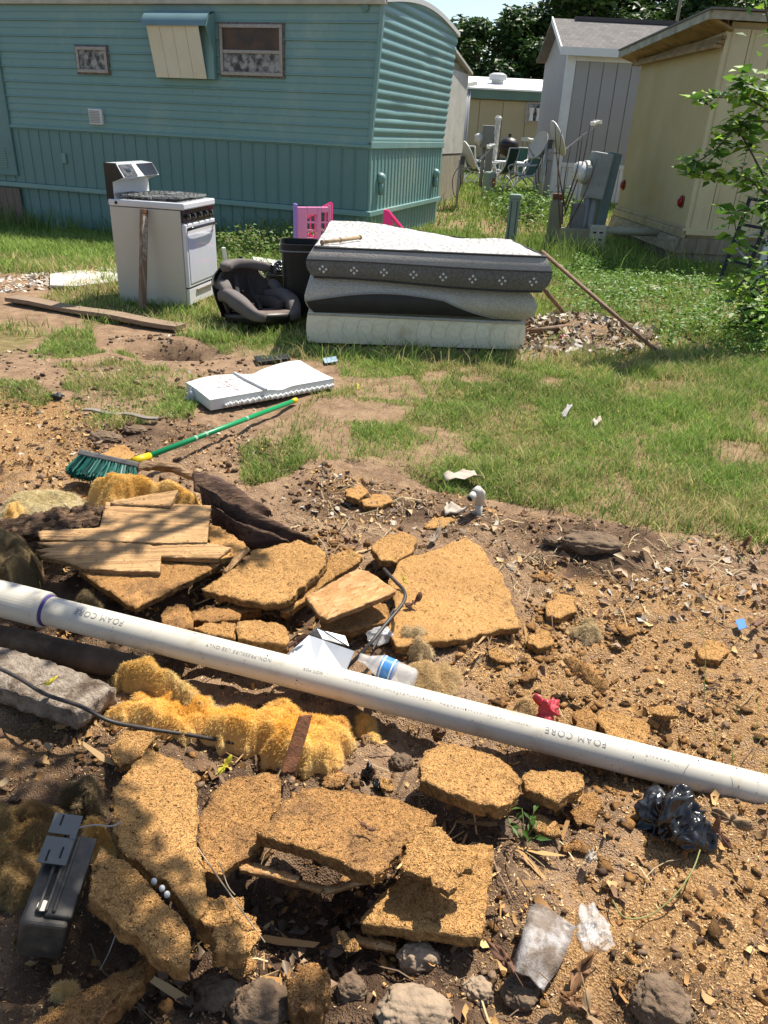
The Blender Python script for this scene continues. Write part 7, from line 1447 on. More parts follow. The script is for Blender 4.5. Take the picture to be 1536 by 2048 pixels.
# ------------------------------------------------------------------ glass-wool insulation
def fluff(name, label, pts, z0, hgt, cols, seed, nf=7000, fl=(0.003, 0.013), grid=0.007, rag=0.020, edge=0.035, cat='insulation', lump=0.03, group='glass wool insulation'):
    nf = int(nf * 2.2); rnd = np.random.default_rng(seed); W = [P(a, b, z0) for a, b in pts]; org = sum(W) / len(W); Q = [w[:2] - org[:2] for w in W]
    ar = 0.5 * sum(Q[i][0] * Q[(i + 1) % len(Q)][1] - Q[(i + 1) % len(Q)][0] * Q[i][1] for i in range(len(Q))); Q = Q if ar > 0 else Q[::-1]
    B = outline(Q, 0.012, rag, rnd); nb = len(B); lo = B.min(0); hi = B.max(0); gx, gy = np.meshgrid(np.arange(lo[0], hi[0], grid), np.arange(lo[1], hi[1], grid)); I = np.stack([gx.ravel(), gy.ravel()], 1) + rnd.uniform(-0.3, 0.3, (gx.size, 2)) * grid
    I = I[inpoly(I[:, 0], I[:, 1], B)]; I = I[np.min(np.linalg.norm(I[:, None] - B[None], axis=2), 1) > 0.007]
    vs, es, fs, _, _, _ = delaunay_2d_cdt([Vector(p) for p in np.concatenate([B, I])], [(i, (i + 1) % nb) for i in range(nb)], [], 1, 1e-6); V2 = np.array([v[:] for v in vs]); tri = np.array([f for f in fs if len(f) == 3])
    d = np.min(np.linalg.norm(V2[:, None] - B[None], axis=2), 1); dome = np.sin(np.clip(d / (edge * 1.9), 0, 1) * math.pi / 2) ** 0.9; gz = T(V2[:, 0] + org[0], V2[:, 1] + org[1])
    ridge = np.abs(fbm(V2[:, 0] + seed, V2[:, 1], 0.09, 3, seed) - 0.5) * 2
    z = gz + 0.004 + np.maximum(z0 + 0.5 * hgt - gz, 0.02) * dome + lump * ((fbm(V2[:, 0], V2[:, 1] + seed, 0.16, 2, seed + 1) - 0.5) * 2.4 + (fbm(V2[:, 0] + 0.06 * fbm(V2[:, 0], V2[:, 1], 0.05, 2, 4), V2[:, 1] * 1.3 + 0.06 * fbm(V2[:, 0], V2[:, 1], 0.05, 2, 7) + seed, 0.085, 3, seed + 2, 0.4) - 0.5) * 1.5) * dome - lump * 0.8 * (1 - ridge) ** 4 * dome
    top = np.concatenate([V2, z[:, None]], 1); base = np.concatenate([V2 * 0.97, (gz - 0.01)[:, None]], 1); nv = len(V2)
    ed = {}
    for f in tri:
        for a, b in ((f[0], f[1]), (f[1], f[2]), (f[2], f[0])): ed[(a, b)] = 1
    bnd = [(a, b) for a, b in ed if (b, a) not in ed]; Q4 = [[a, a + nv, b + nv, b] for a, b in bnd]
    cl_ = np.array(cols); tq = fbm(V2[:, 0] + 3, V2[:, 1] + seed, 0.07, 4, seed + 9)[:, None]; tq = np.clip((tq - 0.3) * 2.5, 0, 1); c0 = cl_[0] * (1 - tq) + cl_[1] * tq
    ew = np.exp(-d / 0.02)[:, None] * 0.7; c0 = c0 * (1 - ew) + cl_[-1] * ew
    C = np.concatenate([c0, c0 * 0.8]); V = np.concatenate([top, base])
    # loose glass fibres
    ti = rnd.integers(0, len(tri), nf); w = rnd.dirichlet((1, 1, 1), nf); p = (top[tri[ti]] * w[:, :, None]).sum(1); cc = (c0[tri[ti]] * w[:, :, None]).sum(1) * rnd.uniform(0.85, 1.18, (nf, 1))
    dr = rnd.normal(0, 1, (nf, 3)); dr[:, 2] = np.abs(dr[:, 2]) * 0.06; dr /= np.linalg.norm(dr, axis=1)[:, None]; sd = np.cross(dr, rnd.normal(0, 1, (nf, 3))); sd /= np.linalg.norm(sd, axis=1)[:, None]; l_ = rnd.uniform(*fl, (nf, 1)); sd = sd * 0.00038
    mid = p + dr * l_ * 0.5 + np.array([0, 0, 1]) * l_ * 0.15; tip = p + dr * l_; kk = len(V) + np.arange(nf) * 6
    V = np.concatenate([V, np.stack([p - sd, p + sd, mid + sd, mid - sd, tip + sd * 0.5, tip - sd * 0.5], 1).reshape(-1, 3)]); C = np.concatenate([C, np.repeat(cc, 6, 0)])
    Q4 = np.concatenate([np.array(Q4), np.stack([kk, kk + 1, kk + 2, kk + 3], 1), np.stack([kk + 3, kk + 2, kk + 4, kk + 5], 1)])
    V[:, 2] -= org[2]
    me = mesh_np(name, V, Q4, tri, {'col': C}); o = link_mesh(name, me, mat('glass_wool', (0.6, 0.4, 0.1), 0.95, attr='col', trans=0.3, spec=0.1, bump=0.35, bsc=120, bdist=0.006), smooth=True); o.location = org
    return tag(o, label, cat, group)
OR = [(0.78, 0.40, 0.055), (0.86, 0.56, 0.16), (0.84, 0.67, 0.36)]
YE = [(0.74, 0.44, 0.10), (0.80, 0.56, 0.21), (0.80, 0.64, 0.36)]
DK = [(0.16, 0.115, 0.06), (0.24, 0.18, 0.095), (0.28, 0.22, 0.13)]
fluff('insulation_batt', 'big orange insulation batt in front of the white pipe', [(214, 1408), (262, 1376), (330, 1370), (400, 1392), (470, 1402), (540, 1396), (590, 1402), (640, 1416), (700, 1440), (716, 1478), (690, 1510), (640, 1524), (590, 1520), (540, 1506), (480, 1482), (420, 1466), (350, 1462), (290, 1458), (240, 1440)], 0.045, 0.035, OR, 1, 18000, lump=0.030, edge=0.022, rag=0.03)
fluff('insulation_tuft', 'upper curl of orange insulation reaching left towards the concrete block', [(206, 1330), (240, 1312), (290, 1308), (330, 1328), (370, 1356), (410, 1382), (400, 1402), (350, 1390), (300, 1366), (260, 1346), (222, 1342)], 0.085, 0.035, [(0.70, 0.50, 0.20), (0.72, 0.42, 0.09), (0.72, 0.56, 0.28)], 2, 7000, lump=0.02, edge=0.022, rag=0.025)
fluff('insulation_tuft', 'orange insulation tuft tucked under the pipe beside the rusty strip', [(632, 1424), (660, 1412), (694, 1420), (698, 1444), (670, 1456), (636, 1450)], 0.05, 0.04, OR, 3, 3500, edge=0.03)
fluff('insulation_tuft', 'small orange tuft hanging below the pipe right of the batt', [(712, 1412), (736, 1414), (760, 1440), (752, 1470), (730, 1462), (716, 1440)], 0.04, 0.03, OR, 4, 2500, edge=0.03)
fluff('insulation_roll', 'yellow insulation strip beside the broom bristles', [(168, 962), (186, 938), (200, 946), (260, 950), (330, 956), (380, 966), (412, 990), (404, 1008), (370, 1000), (320, 984), (250, 988), (210, 998), (190, 985)], 0.15, 0.06, YE, 5, 14000, lump=0.024, edge=0.045, fl=(0.004, 0.014))
fluff('insulation_tuft', 'pale yellow insulation shreds at the left edge beyond the pile', [(0, 1008), (40, 985), (90, 975), (150, 982), (176, 1000), (140, 1020), (80, 1030), (20, 1040), (-20, 1030)], 0.06, 0.035, [(0.52, 0.42, 0.22), (0.62, 0.52, 0.30), (0.66, 0.58, 0.40)], 6, 7000, lump=0.025)
fluff('insulation_tuft', 'orange-yellow tuft on the pale shreds at the left edge', [(2, 1012), (20, 992), (44, 990), (50, 1008), (30, 1026), (8, 1028)], 0.10, 0.04, YE, 7, 2500, edge=0.03)
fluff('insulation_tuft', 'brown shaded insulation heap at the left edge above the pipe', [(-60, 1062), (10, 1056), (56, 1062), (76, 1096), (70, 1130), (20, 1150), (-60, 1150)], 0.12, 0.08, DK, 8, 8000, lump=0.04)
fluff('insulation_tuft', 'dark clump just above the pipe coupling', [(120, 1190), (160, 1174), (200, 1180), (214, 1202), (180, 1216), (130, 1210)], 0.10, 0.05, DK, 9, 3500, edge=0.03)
fluff('insulation_tuft', 'pale woolly tuft on the corner of the largest board', [(790, 1246), (812, 1224), (850, 1230), (872, 1252), (868, 1284), (838, 1290), (804, 1272)], 0.085, 0.035, [(0.52, 0.38, 0.20), (0.60, 0.46, 0.26), (0.60, 0.48, 0.30)], 10, 3500, edge=0.03)
fluff('insulation_tuft', 'woolly mat in the sun to the right of the water bottle', [(800, 1320), (850, 1300), (900, 1310), (930, 1340), (905, 1372), (850, 1376), (812, 1350)], 0.05, 0.03, [(0.50, 0.34, 0.16), (0.56, 0.40, 0.20), (0.55, 0.42, 0.25)], 11, 4500)
fluff('insulation_tuft', 'small woolly tuft near the right end of the largest board', [(1144, 1240), (1170, 1226), (1200, 1232), (1206, 1258), (1176, 1266), (1150, 1258)], 0.04, 0.035, [(0.48, 0.36, 0.18), (0.56, 0.44, 0.25), (0.56, 0.45, 0.28)], 12, 2500, edge=0.03)
fluff('insulation_tuft', 'sunlit orange tuft above the grey metal box', [(150, 1620), (170, 1602), (205, 1606), (214, 1630), (190, 1648), (160, 1644)], 0.14, 0.04, OR, 13, 2500, edge=0.03)
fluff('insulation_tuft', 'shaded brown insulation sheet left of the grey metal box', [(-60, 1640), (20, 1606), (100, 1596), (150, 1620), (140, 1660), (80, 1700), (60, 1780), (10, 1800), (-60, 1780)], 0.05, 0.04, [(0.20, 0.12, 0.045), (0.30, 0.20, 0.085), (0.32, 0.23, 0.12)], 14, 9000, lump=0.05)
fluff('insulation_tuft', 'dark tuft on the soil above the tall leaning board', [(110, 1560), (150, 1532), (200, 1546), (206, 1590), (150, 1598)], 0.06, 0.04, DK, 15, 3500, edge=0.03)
fluff('insulation_tuft', 'yellow scrap of insulation tied in the red plastic', [(1024, 1400), (1040, 1378), (1064, 1384), (1070, 1406), (1050, 1424), (1030, 1418)], 0.07, 0.04, [(0.50, 0.32, 0.14), (0.60, 0.42, 0.2), (0.6, 0.45, 0.28)], 16, 1800, edge=0.025)
fluff('insulation_tuft', 'long woolly shred in the shade at the bottom left', [(100, 1940), (130, 1925), (150, 1960), (140, 2000), (115, 1990)], 0.08, 0.03, YE, 17, 1800, edge=0.025)
# ------------------------------------------------------------------ small scraps
sheetm = mat('white_sheet_metal', (0.66, 0.68, 0.72), 0.4, (0.55, 0.57, 0.60), 12, 0.5, c3=(0.22, 0.20, 0.18), sc3=9, lim3=(0.62, 0.78), spec=0.5)
def bent_sheet():
    t = thing('sheet_metal', 'bent white sheet metal scrap standing behind the pipe', 'metal sheet', tuple(G(650, 1300)))
    L0 = np.array(t.location)
    def face(q, nm, mt): m = MB(); m.prism([P(a, b, z) - L0 for a, b, z in q], (0.001, 0.001, -0.003)); m.build(nm, mt, t)
    face([(576, 1308, 0.10), (618, 1270, 0.13), (646, 1280, 0.14), (632, 1330, 0.10), (600, 1330, 0.09)], 'folded_face', sheetm)
    face([(632, 1330, 0.10), (646, 1280, 0.14), (708, 1302, 0.13), (690, 1345, 0.08), (650, 1345, 0.08)], 'folded_face', sheetm)
    face([(618, 1268, 0.13), (632, 1253, 0.16), (650, 1262, 0.15), (690, 1272, 0.14), (698, 1292, 0.13), (646, 1278, 0.14)], 'torn_flange', mat('dented_alloy', (0.40, 0.40, 0.40), 0.35, (0.15, 0.15, 0.15), 30, 0.7, metal=0.6))
bent_sheet()
def clear(name, tint=(0.9, 0.92, 0.93), rough=0.08, a=0.25):
    return mat(name, tint, rough, alpha=a, spec=0.9)
def bottle():
    a = P(728, 1318, 0.10); b = P(832, 1362, 0.075); loc = tuple(b); d = Vector(b - a); L_ = d.length; M = d.to_track_quat('Z', 'Y').to_matrix()
    t = thing('water_bottle', 'clear plastic water bottle with blue label behind the pipe', 'bottle', loc); o0 = Vector(a - b)
    pf = [(0.013, -0.015), (0.013, 0.0), (0.014, 0.01), (0.030, 0.045)] + [(0.032 + 0.0016 * (k % 2), 0.05 + (L_ - 0.06) * k / 14) for k in range(15)] + [(0.026, L_ - 0.004), (0.008, L_)]
    MB().lathe(pf, o0, 20, M).build('body', clear('clear_plastic', a=0.30), t, smooth=True)
    MB().lathe([(0.0350, 0.055), (0.0350, 0.098)], o0, 24, M, cap=False).build('label_band', mat('blue_label', (0.03, 0.16, 0.50), 0.35, (0.10, 0.30, 0.62), 60, 0.5), t, smooth=True)
    for z in (0.060, 0.090): MB().lathe([(0.0355, z), (0.0355, z + 0.004)], o0, 24, M, cap=False).build('label_stripe', whitep, t)
bottle()
crumple('clear_film', tuple(G(760, 1280, 0.03)), (0.05, 0.035, 0.04), clear('clear_film', a=0.35), 'crumpled clear film above the water bottle', 'plastic film', 21, sub=4)
redf = mat('red_film', (0.50, 0.045, 0.07), 0.35, (0.62, 0.12, 0.13), 25, 0.6, trans=0.3)
crumple('plastic_scrap', tuple(P(1092, 1432, 0.01)), (0.075, 0.055, 0.06), redf, 'crumpled red plastic scrap behind the pipe', 'plastic scrap', 22, sub=4, amp=0.75)
g = G(1352, 1690); crumple('trash_bag', (g[0], g[1] + 0.05, g[2] - 0.01), (0.112, 0.095, 0.105), bagm, 'crumpled shiny black bag below the right end of the pipe', 'bag', 33, amp=0.42, sub=6)
g = G(735, 1560); crumple('black_film', (g[0], g[1], g[2]), (0.024, 0.02, 0.055), bagm, 'upright shred of black film at the right end of the insulation batt', 'plastic film', 35, amp=0.5, sub=4)
g = G(745, 1575); crumple('black_film', (g[0] + 0.02, g[1], g[2]), (0.028, 0.02, 0.018), bagm, 'low shiny shred of black film beside the upright one', 'plastic film', 36, amp=0.6, sub=4)
g = G(1190, 1880); crumple('plastic_bag', (g[0], g[1], g[2] + 0.0), (0.050, 0.072, 0.035), mat('clear_bag', (0.75, 0.75, 0.74), 0.15, alpha=0.30, spec=0.8), 'crumpled clear plastic bag at the lower right', 'bag', 37, amp=0.35, sub=5)
ribbon('plastic_sheet', 'grey dirt-caked plastic sheet beside the clear bag', [(1062, 1808, 0.05), (1045, 1870, 0.07), (1022, 1945, 0.05)], [(1152, 1848, 0.05), (1128, 1912, 0.06), (1088, 1976, 0.045)], mat('dirty_grey_sheet', (0.36, 0.34, 0.33), 0.45, (0.24, 0.19, 0.15), 14, 0.8, c3=(0.15, 0.11, 0.08), sc3=16, lim3=(0.42, 0.56), bump=0.5, bsc=60), 0.012, 0.003, cat='plastic sheet')
def elbow():
    b = G(956, 1030); loc = tuple(b); t = thing('pipe_elbow', 'white plastic pipe stub with elbow sticking out of the ground', 'pipe', loc); w = mat('white_pvc', ())
    h = 0.115; MB().tube([(0, 0, -0.05), (0, 0, h * 0.55)], 0.0165, 16).build('riser', w, t, smooth=True)
    MB().tube([(0, 0, h * 0.5), (0, 0, h * 0.95), (-0.012, -0.012, h * 1.08), (-0.030, -0.034, h * 1.02)], 0.0215, 16).build('elbow', w, t, smooth=True)
    MB().tube([(-0.028, -0.032, h * 1.03), (-0.052, -0.062, h * 0.93)], 0.0165, 16).build('outlet', w, t, smooth=True)
    MB().tube([(-0.0515, -0.0615, h * 0.932), (-0.0528, -0.063, h * 0.926)], 0.013, 14).build('bore', darkhole, t)
elbow()
def grey_box():
    # dull metal junction box lying on its side, lid flange and slotted plate
    a = P(150, 1665, 0.16); b = P(104, 1795, 0.16); d = Vector(b - a); L_ = d.length; exv = d.normalized(); eyv = Vector((0, 0, 1)).cross(exv).normalized(); M = Matrix((exv, eyv, exv.cross(eyv))).transposed() @ Matrix.Rotation(R(-14), 3, 'X')
    loc = tuple((a + b) / 2); t = thing('metal_box', 'dull grey metal box lying tilted at the lower left', 'metal box', loc); gm_ = mat('dusty_dark_metal', (0.030, 0.029, 0.027), 0.5, (0.09, 0.075, 0.055), 30, 0.7, c3=(0.22, 0.17, 0.11), sc3=14, lim3=(0.58, 0.72), spec=0.5)
    MB().box(M @ Vector((0.03, 0, -0.06)), (L_ + 0.04, 0.085, 0.10), M=M).build('body', gm_, t, bevel=0.006)
    MB().box(M @ Vector((0.02, 0.022, -0.006)), (L_ + 0.03, 0.050, 0.010), M=M).build('lid', gm_, t, bevel=0.003)
    for k in range(3): MB().box(M @ Vector((0.02, 0.012 - 0.014 * k, 0.001)), (L_ + 0.02, 0.006, 0.008), M=M).build('flange_rib', gm_, t, bevel=0.002)
    # slotted cover plate
    pz = 0.012; c = M @ Vector((-L_ * 0.32, -0.022, pz)); pl = mat('plate_grey', (0.075, 0.085, 0.083), 0.4, (0.11, 0.12, 0.115), 12, 0.5, spec=0.5)
    for x, w in ((-0.034, 0.05), (0.030, 0.062)): MB().box(c + M @ Vector((x, 0, 0)), (w, 0.056, 0.002), M=M).build('cover_plate', pl, t)
    MB().box(c + M @ Vector((-0.004, 0.022, 0)), (0.010, 0.012, 0.002), M=M).build('cover_plate', pl, t)
    for x, y in ((0.034, 0.012), (0.044, -0.012), (-0.042, -0.010)): MB().box(c + M @ Vector((x, y, 0.0012)), (0.026, 0.0035, 0.001), M=M).build('slot', darkhole, t)
    MB().lathe([(0.011, 0), (0.011, 0.003)], M @ Vector((L_ * 0.5 + 0.02, -0.01, 0.0)), 16, M).build('washer', mat('bright_washer', (0.5, 0.47, 0.42), 0.4, metal=0.5), t)
grey_box()
def wire(label, pts, r_, mt, name='wire'): return cable(name, [P(*p) for p in pts], r_, mt, label, 'wire', 30)
gw_ = mat('grey_wire', (0.35, 0.32, 0.28), 0.5)
wire('thin grey wire standing off the metal box', [(160, 1655, 0.21), (190, 1650, 0.23), (222, 1652, 0.24), (245, 1644, 0.25)], 0.0016, gw_)
wire('thin wire hanging below the thick tilted board', [(232, 1820, 0.19), (236, 1850, 0.15), (220, 1900, 0.10), (200, 1940, 0.06)], 0.0011, gw_)
wire('pale root fibres crossing the hollow beside the jagged chunk', [(395, 1695, 0.16), (440, 1760, 0.16), (490, 1830, 0.16), (530, 1885, 0.10)], 0.0014, mat('root', (0.40, 0.31, 0.2), 0.8), 'root')
wire('thin root curling over the middle board edge', [(440, 1725, 0.15), (455, 1770, 0.15), (470, 1790, 0.14)], 0.0011, mat('root', ()), 'root')
# white pellets
for k, (a, b) in enumerate(((308, 1763), (324, 1777), (334, 1789))):
    p = P(a, b, 0.175); V, Fc = ico(2, 1.0); me = mesh_np('pellet', V * np.array([0.006, 0.006, 0.008]), tris=np.array(Fc)); o = link_mesh('pellet', me, whitep, smooth=True); o.location = p; tag(o, ('uppermost', 'middle', 'lowest')[k] + ' of three white pellets on the thick tilted board edge', 'pellet', 'white pellets')
# ------------------------------------------------------------------ dry leaves
def leaf_pts(lobes, n=40):
    out = []
    for i in range(n):
        a = 2 * math.pi * i / n; r_ = 0.55 + 0.45 * abs(math.cos(lobes * a / 2)) ** 1.5 if lobes > 1 else abs(math.cos(a / 2)) ** 0.6 * 0.2 + 0.8 * (0.45 + 0.55 * math.cos(a) ** 2)
        if lobes > 1: r_ = 0.72 + 0.13 * math.cos(3 * a) + 0.09 * math.cos(5 * a + 0.7) + 0.08 * math.cos(8 * a + 2) + 0.05 * math.cos(13 * a)
        out.append((r_ * math.cos(a), r_ * math.sin(a) * (0.95 if lobes > 1 else 0.55)))
    return out
def dry_leaf(label, px_, py_, z, size, mt, lobes=5, seed=0, tilt=(0.2, 0.1), curl=0.16, name='dry_leaf', group='fallen leaves'):
    rnd = np.random.default_rng(seed); p = P(px_, py_, z); pts = np.array(leaf_pts(lobes)); n = len(pts); V = [np.zeros(3)]; Fc = []
    for k, s in enumerate((0.5, 1.0)):
        for x, y in pts * s * size * (0.72 + 0.55 * fbm(np.arange(n) * 0.22 + seed, np.full(n, seed * 1.7), 1.0, 3, seed))[:, None] * np.array([1.0, 0.8]):
            V.append(np.array([x, y, curl * (x * x + 1.6 * y * y) / size + 0.16 * size * math.sin(5 * math.atan2(y, x) + seed) * s * s + 0.10 * size * (rnd.random() - 0.5)]))
    for i in range(n):
        j = (i + 1) % n; Fc += [(0, 1 + i, 1 + j)]
    Q = [(1 + i, 1 + n + i, 1 + n + (i + 1) % n, 1 + (i + 1) % n) for i in range(n)]
    M = (Matrix.Rotation(tilt[0], 3, 'X') @ Matrix.Rotation(tilt[1], 3, 'Y') @ Matrix.Rotation(rnd.uniform(0, 6), 3, 'Z')); m = MB(); m.add([M @ Vector(v) for v in V], Fc + Q)
    m.tube([M @ Vector((0, 0, 0.001)), M @ Vector((-size * 0.9, 0, curl * size * 0.8)), M @ Vector((-size * 1.5, 0.1 * size, curl * size))], 0.0012, 4)
    o = m.build(name, mt, None, smooth=True); o.location = p; s_ = o.modifiers.new('thick', 'SOLIDIFY'); s_.thickness = 0.0012; return tag(o, label, 'leaf', group)
LB = mat('dry_leaf_brown', (0.30, 0.155, 0.065), 0.7, (0.20, 0.10, 0.05), 30, 0.6, trans=0.25); LR = mat('dry_leaf_russet', (0.22, 0.105, 0.055), 0.7, (0.14, 0.07, 0.045), 30, 0.6, trans=0.2); LT = mat('dry_leaf_tan', (0.42, 0.29, 0.16), 0.7, (0.30, 0.19, 0.10), 30, 0.6, trans=0.25); LY = mat('yellow_leaf', (0.56, 0.46, 0.03), 0.5, (0.40, 0.38, 0.03), 30, 0.6, trans=0.3)
for k, a in enumerate((('large tan dry leaf beside the black bag', 1462, 1640, 0.05, 0.050, LT, 5, (0.5, -0.5)), ('russet leaf tucked behind the black bag', 1440, 1668, 0.04, 0.040, LR, 5, (0.8, 0.3)), ('curled brown dry leaf below the grey plastic sheet', 1160, 1945, 0.04, 0.045, LB, 5, (0.6, 0.2)), ('broad brown dry leaf at the bottom edge right of the stone', 1140, 2000, 0.04, 0.048, LB, 5, (0.3, 0.3)), ('brown leaf left of the grey plastic sheet', 1010, 1920, 0.04, 0.036, LR, 5, (0.4, -0.4)), ('folded tan leaf at the bottom edge', 1180, 2030, 0.04, 0.040, LT, 5, (0.2, 0.5)), ('bright yellow leaf on the soil above the middle board', 448, 1534, 0.06, 0.026, LY, 1, (0.4, 0.2)), ('yellow leaf scrap on the largest board', 808, 1160, 0.09, 0.020, LY, 5, (0.3, 0.4)), ('yellow leaf on the grass right of the white pad', 716, 777, 0.04, 0.035, LY, 5, (0.1, 0.1)), ('yellow leaf fragment on the concrete block', 98, 1365, 0.12, 0.022, LY, 1, (0.1, 0.2)), ('greenish yellow leaf by the dark soil right of the largest board', 1200, 1088, 0.03, 0.026, LY, 5, (0.5, 0.3)), ('brown leaf leaning on the cracked slab by the sheet metal', 592, 1282, 0.12, 0.034, LR, 1, (0.9, 0.4)), ('russet leaf on the largest board left of the yellow scrap', 828, 1205, 0.07, 0.036, LR, 1, (0.3, -0.4)), ('russet leaf flat on the large dirt-strewn board', 734, 1655, 0.165, 0.018, LR, 5, (0.1, 0.1)), ('curled leaf near the right edge below the lawn', 1488, 1090, 0.03, 0.045, LB, 5, (0.9, 0.1)), ('russet leaf beside the blue wrapper', 1510, 1250, 0.03, 0.040, LR, 5, (0.2, 0.4)), ('big curled leaf above the upper chunk left of the elbow', 700, 1082, 0.06, 0.040, LR, 5, (0.7, 0.2)), ('grey-brown curled leaf at the lawn edge below the elbow', 870, 1074, 0.03, 0.05, mat('grey_leaf', (0.28, 0.22, 0.17), 0.8, (0.18, 0.14, 0.1), 20, 0.6), 1, (0.2, 0.1)))): dry_leaf(a[0], a[1], a[2], a[3] + 0.012, a[4] * 1.1, a[5], 1, 70 + k, a[7], 0.45)
flat_poly('wrapper', [(1470, 1240), (1488, 1236), (1494, 1254), (1478, 1260)], 0.04, 0.002, mat('blue_wrapper', (0.03, 0.16, 0.45), 0.4), 'small bright blue wrapper at the right edge', 'wrapper')
for k, (q, lab) in enumerate((([(1168, 1714), (1184, 1704), (1196, 1718), (1176, 1728)], 'small scrap of white film on the sawdust right of the boards'), ([(884, 948), (930, 938), (952, 936), (966, 956), (930, 966), (892, 962)], 'crumpled pale sheet lying on the grass behind the pipe elbow'), ([(888, 1016), (906, 1006), (932, 1020), (920, 1042), (890, 1030)], 'square pale plaster tile beside the pipe elbow'), ([(1120, 832), (1134, 812), (1146, 808), (1150, 822), (1130, 836)], 'twisted grey rag on the lawn'), ([(1184, 844), (1200, 836), (1204, 842), (1190, 852)], 'small pale scrap on the lawn right of the grey rag'), ([(1298, 572), (1316, 570), (1324, 580), (1306, 584)], 'small white scrap in the weeds beside the yellow trailer'))):
    z = 0.045; W = [P(a, b, z) for a, b in q]; c = sum(W) / len(W); m = MB(); nn = 9; rnd = np.random.default_rng(k); rows = []
    rr = [[None] * nn for _ in range(nn)]
    A0, B0, C0, D0 = W[0], W[1], W[-3 if len(W) > 4 else 2], W[-1]
    for i in range(nn):
        for j in range(nn):
            u, v = i / 8, j / 8; p = (A0 * (1 - u) + B0 * u) * (1 - v) + (D0 * (1 - u) + C0 * u) * v; rr[i][j] = p + np.array([0, 0, 0.03 * (vnoise(np.array([u * 4 + k]), np.array([v * 4]), k)[0] - 0.3)])
    m.grid(rr); o = single(m, 'scrap_sheet', mat('pale_scrap%d' % (k == 3), (0.46, 0.41, 0.34) if k != 3 else (0.16, 0.15, 0.15), 0.7, (0.30, 0.24, 0.18) if k != 3 else (0.35, 0.34, 0.33), 30, 0.6), lab, 'scrap', tuple(c), smooth=True); s_ = o.modifiers.new('thick', 'SOLIDIFY'); s_.thickness = 0.008 if k == 2 else 0.002
p = G(1127, 676, 0.03); V, Fc = ico(3, 0.026); me = mesh_np('red_ball', V, tris=np.array(Fc)); o = link_mesh('red_ball', me, mat('red_plastic', (0.55, 0.03, 0.03), 0.3), smooth=True); o.location = p; tag(o, 'small red ball on the plaster rubble', 'ball')
# ------------------------------------------------------------------ stones and clods
CL = mat('dirt_clod', (0.13, 0.088, 0.06), 0.95, (0.21, 0.15, 0.10), 25, 0.6, bump=1.0, bsc=60, spec=0.1); ST = mat('pale_stone', (0.36, 0.27, 0.185), 0.9, (0.23, 0.165, 0.11), 14, 0.6, bump=0.7, bsc=50, c3=(0.12, 0.085, 0.06), sc3=8, lim3=(0.48, 0.66))
def clod(label, px_, py_, size, mt, seed, name='dirt_clod', cat='dirt clod', amp=0.5):
    V, Fc = ico(5, 1.0); r_ = 1 + amp * noise3(V * 1.0 + seed * 3.1, 0.8, seed, 4) + 0.42 * noise3(V + seed, 0.22, seed + 5, 4); V = V * r_[:, None] * np.array(size); g = G(px_, py_); me = mesh_np(name, V, tris=np.array(Fc)); o = link_mesh(name, me, mt, smooth=True); o.location = (g[0], g[1], g[2] + size[2] * 0.35); tag(o, label, cat, 'clods and stones')
for k, a in enumerate((('broad pale stone at the bottom edge', 830, 2030, (0.070, 0.045, 0.026), ST, 'stone'), ('big dark soil clod in the bottom right corner', 1320, 2010, (0.055, 0.045, 0.03), CL, 0), ('soil clod right of the pale stone', 1040, 1990, (0.036, 0.03, 0.022), CL, 0), ('pale lump of earth left of the soil clod', 955, 1985, (0.026, 0.026, 0.02), ST, 'stone'), ('crumbly grey clod below the lowest board', 835, 1925, (0.040, 0.03, 0.03), ST, 'stone'), ('dark clod at the foot of the thick rounded chunk', 800, 1530, (0.030, 0.025, 0.025), CL, 0), ('dark clod between the thick and triangular chunks', 1045, 1610, (0.028, 0.02, 0.02), CL, 0), ('dark clod beside the sawdust right of the lowest board', 1020, 1660, (0.040, 0.03, 0.02), CL, 0), ('dark earth mound near the lawn edge at right', 1180, 1090, (0.12, 0.07, 0.035), CL, 0), ('small dark mound right of the earth mound', 1110, 1085, (0.05, 0.035, 0.02), CL, 0), ('brown clod below the jagged chunk', 700, 1985, (0.03, 0.025, 0.025), CL, 0), ('dark clod at the bottom edge by the board lump', 520, 2020, (0.06, 0.045, 0.04), CL, 0), ('brown clod left of the jagged chunk at the bottom', 440, 1990, (0.045, 0.035, 0.03), CL, 0), ('dark mound of soil beside the broom handle', 210, 880, (0.08, 0.05, 0.03), CL, 0), ('small dark mound below the grey lath', 270, 862, (0.06, 0.04, 0.02), CL, 0))): clod(a[0], a[1], a[2], a[3], a[4], 10 + k, 'stone' if a[5] else 'dirt_clod', 'stone' if a[5] else 'dirt clod')
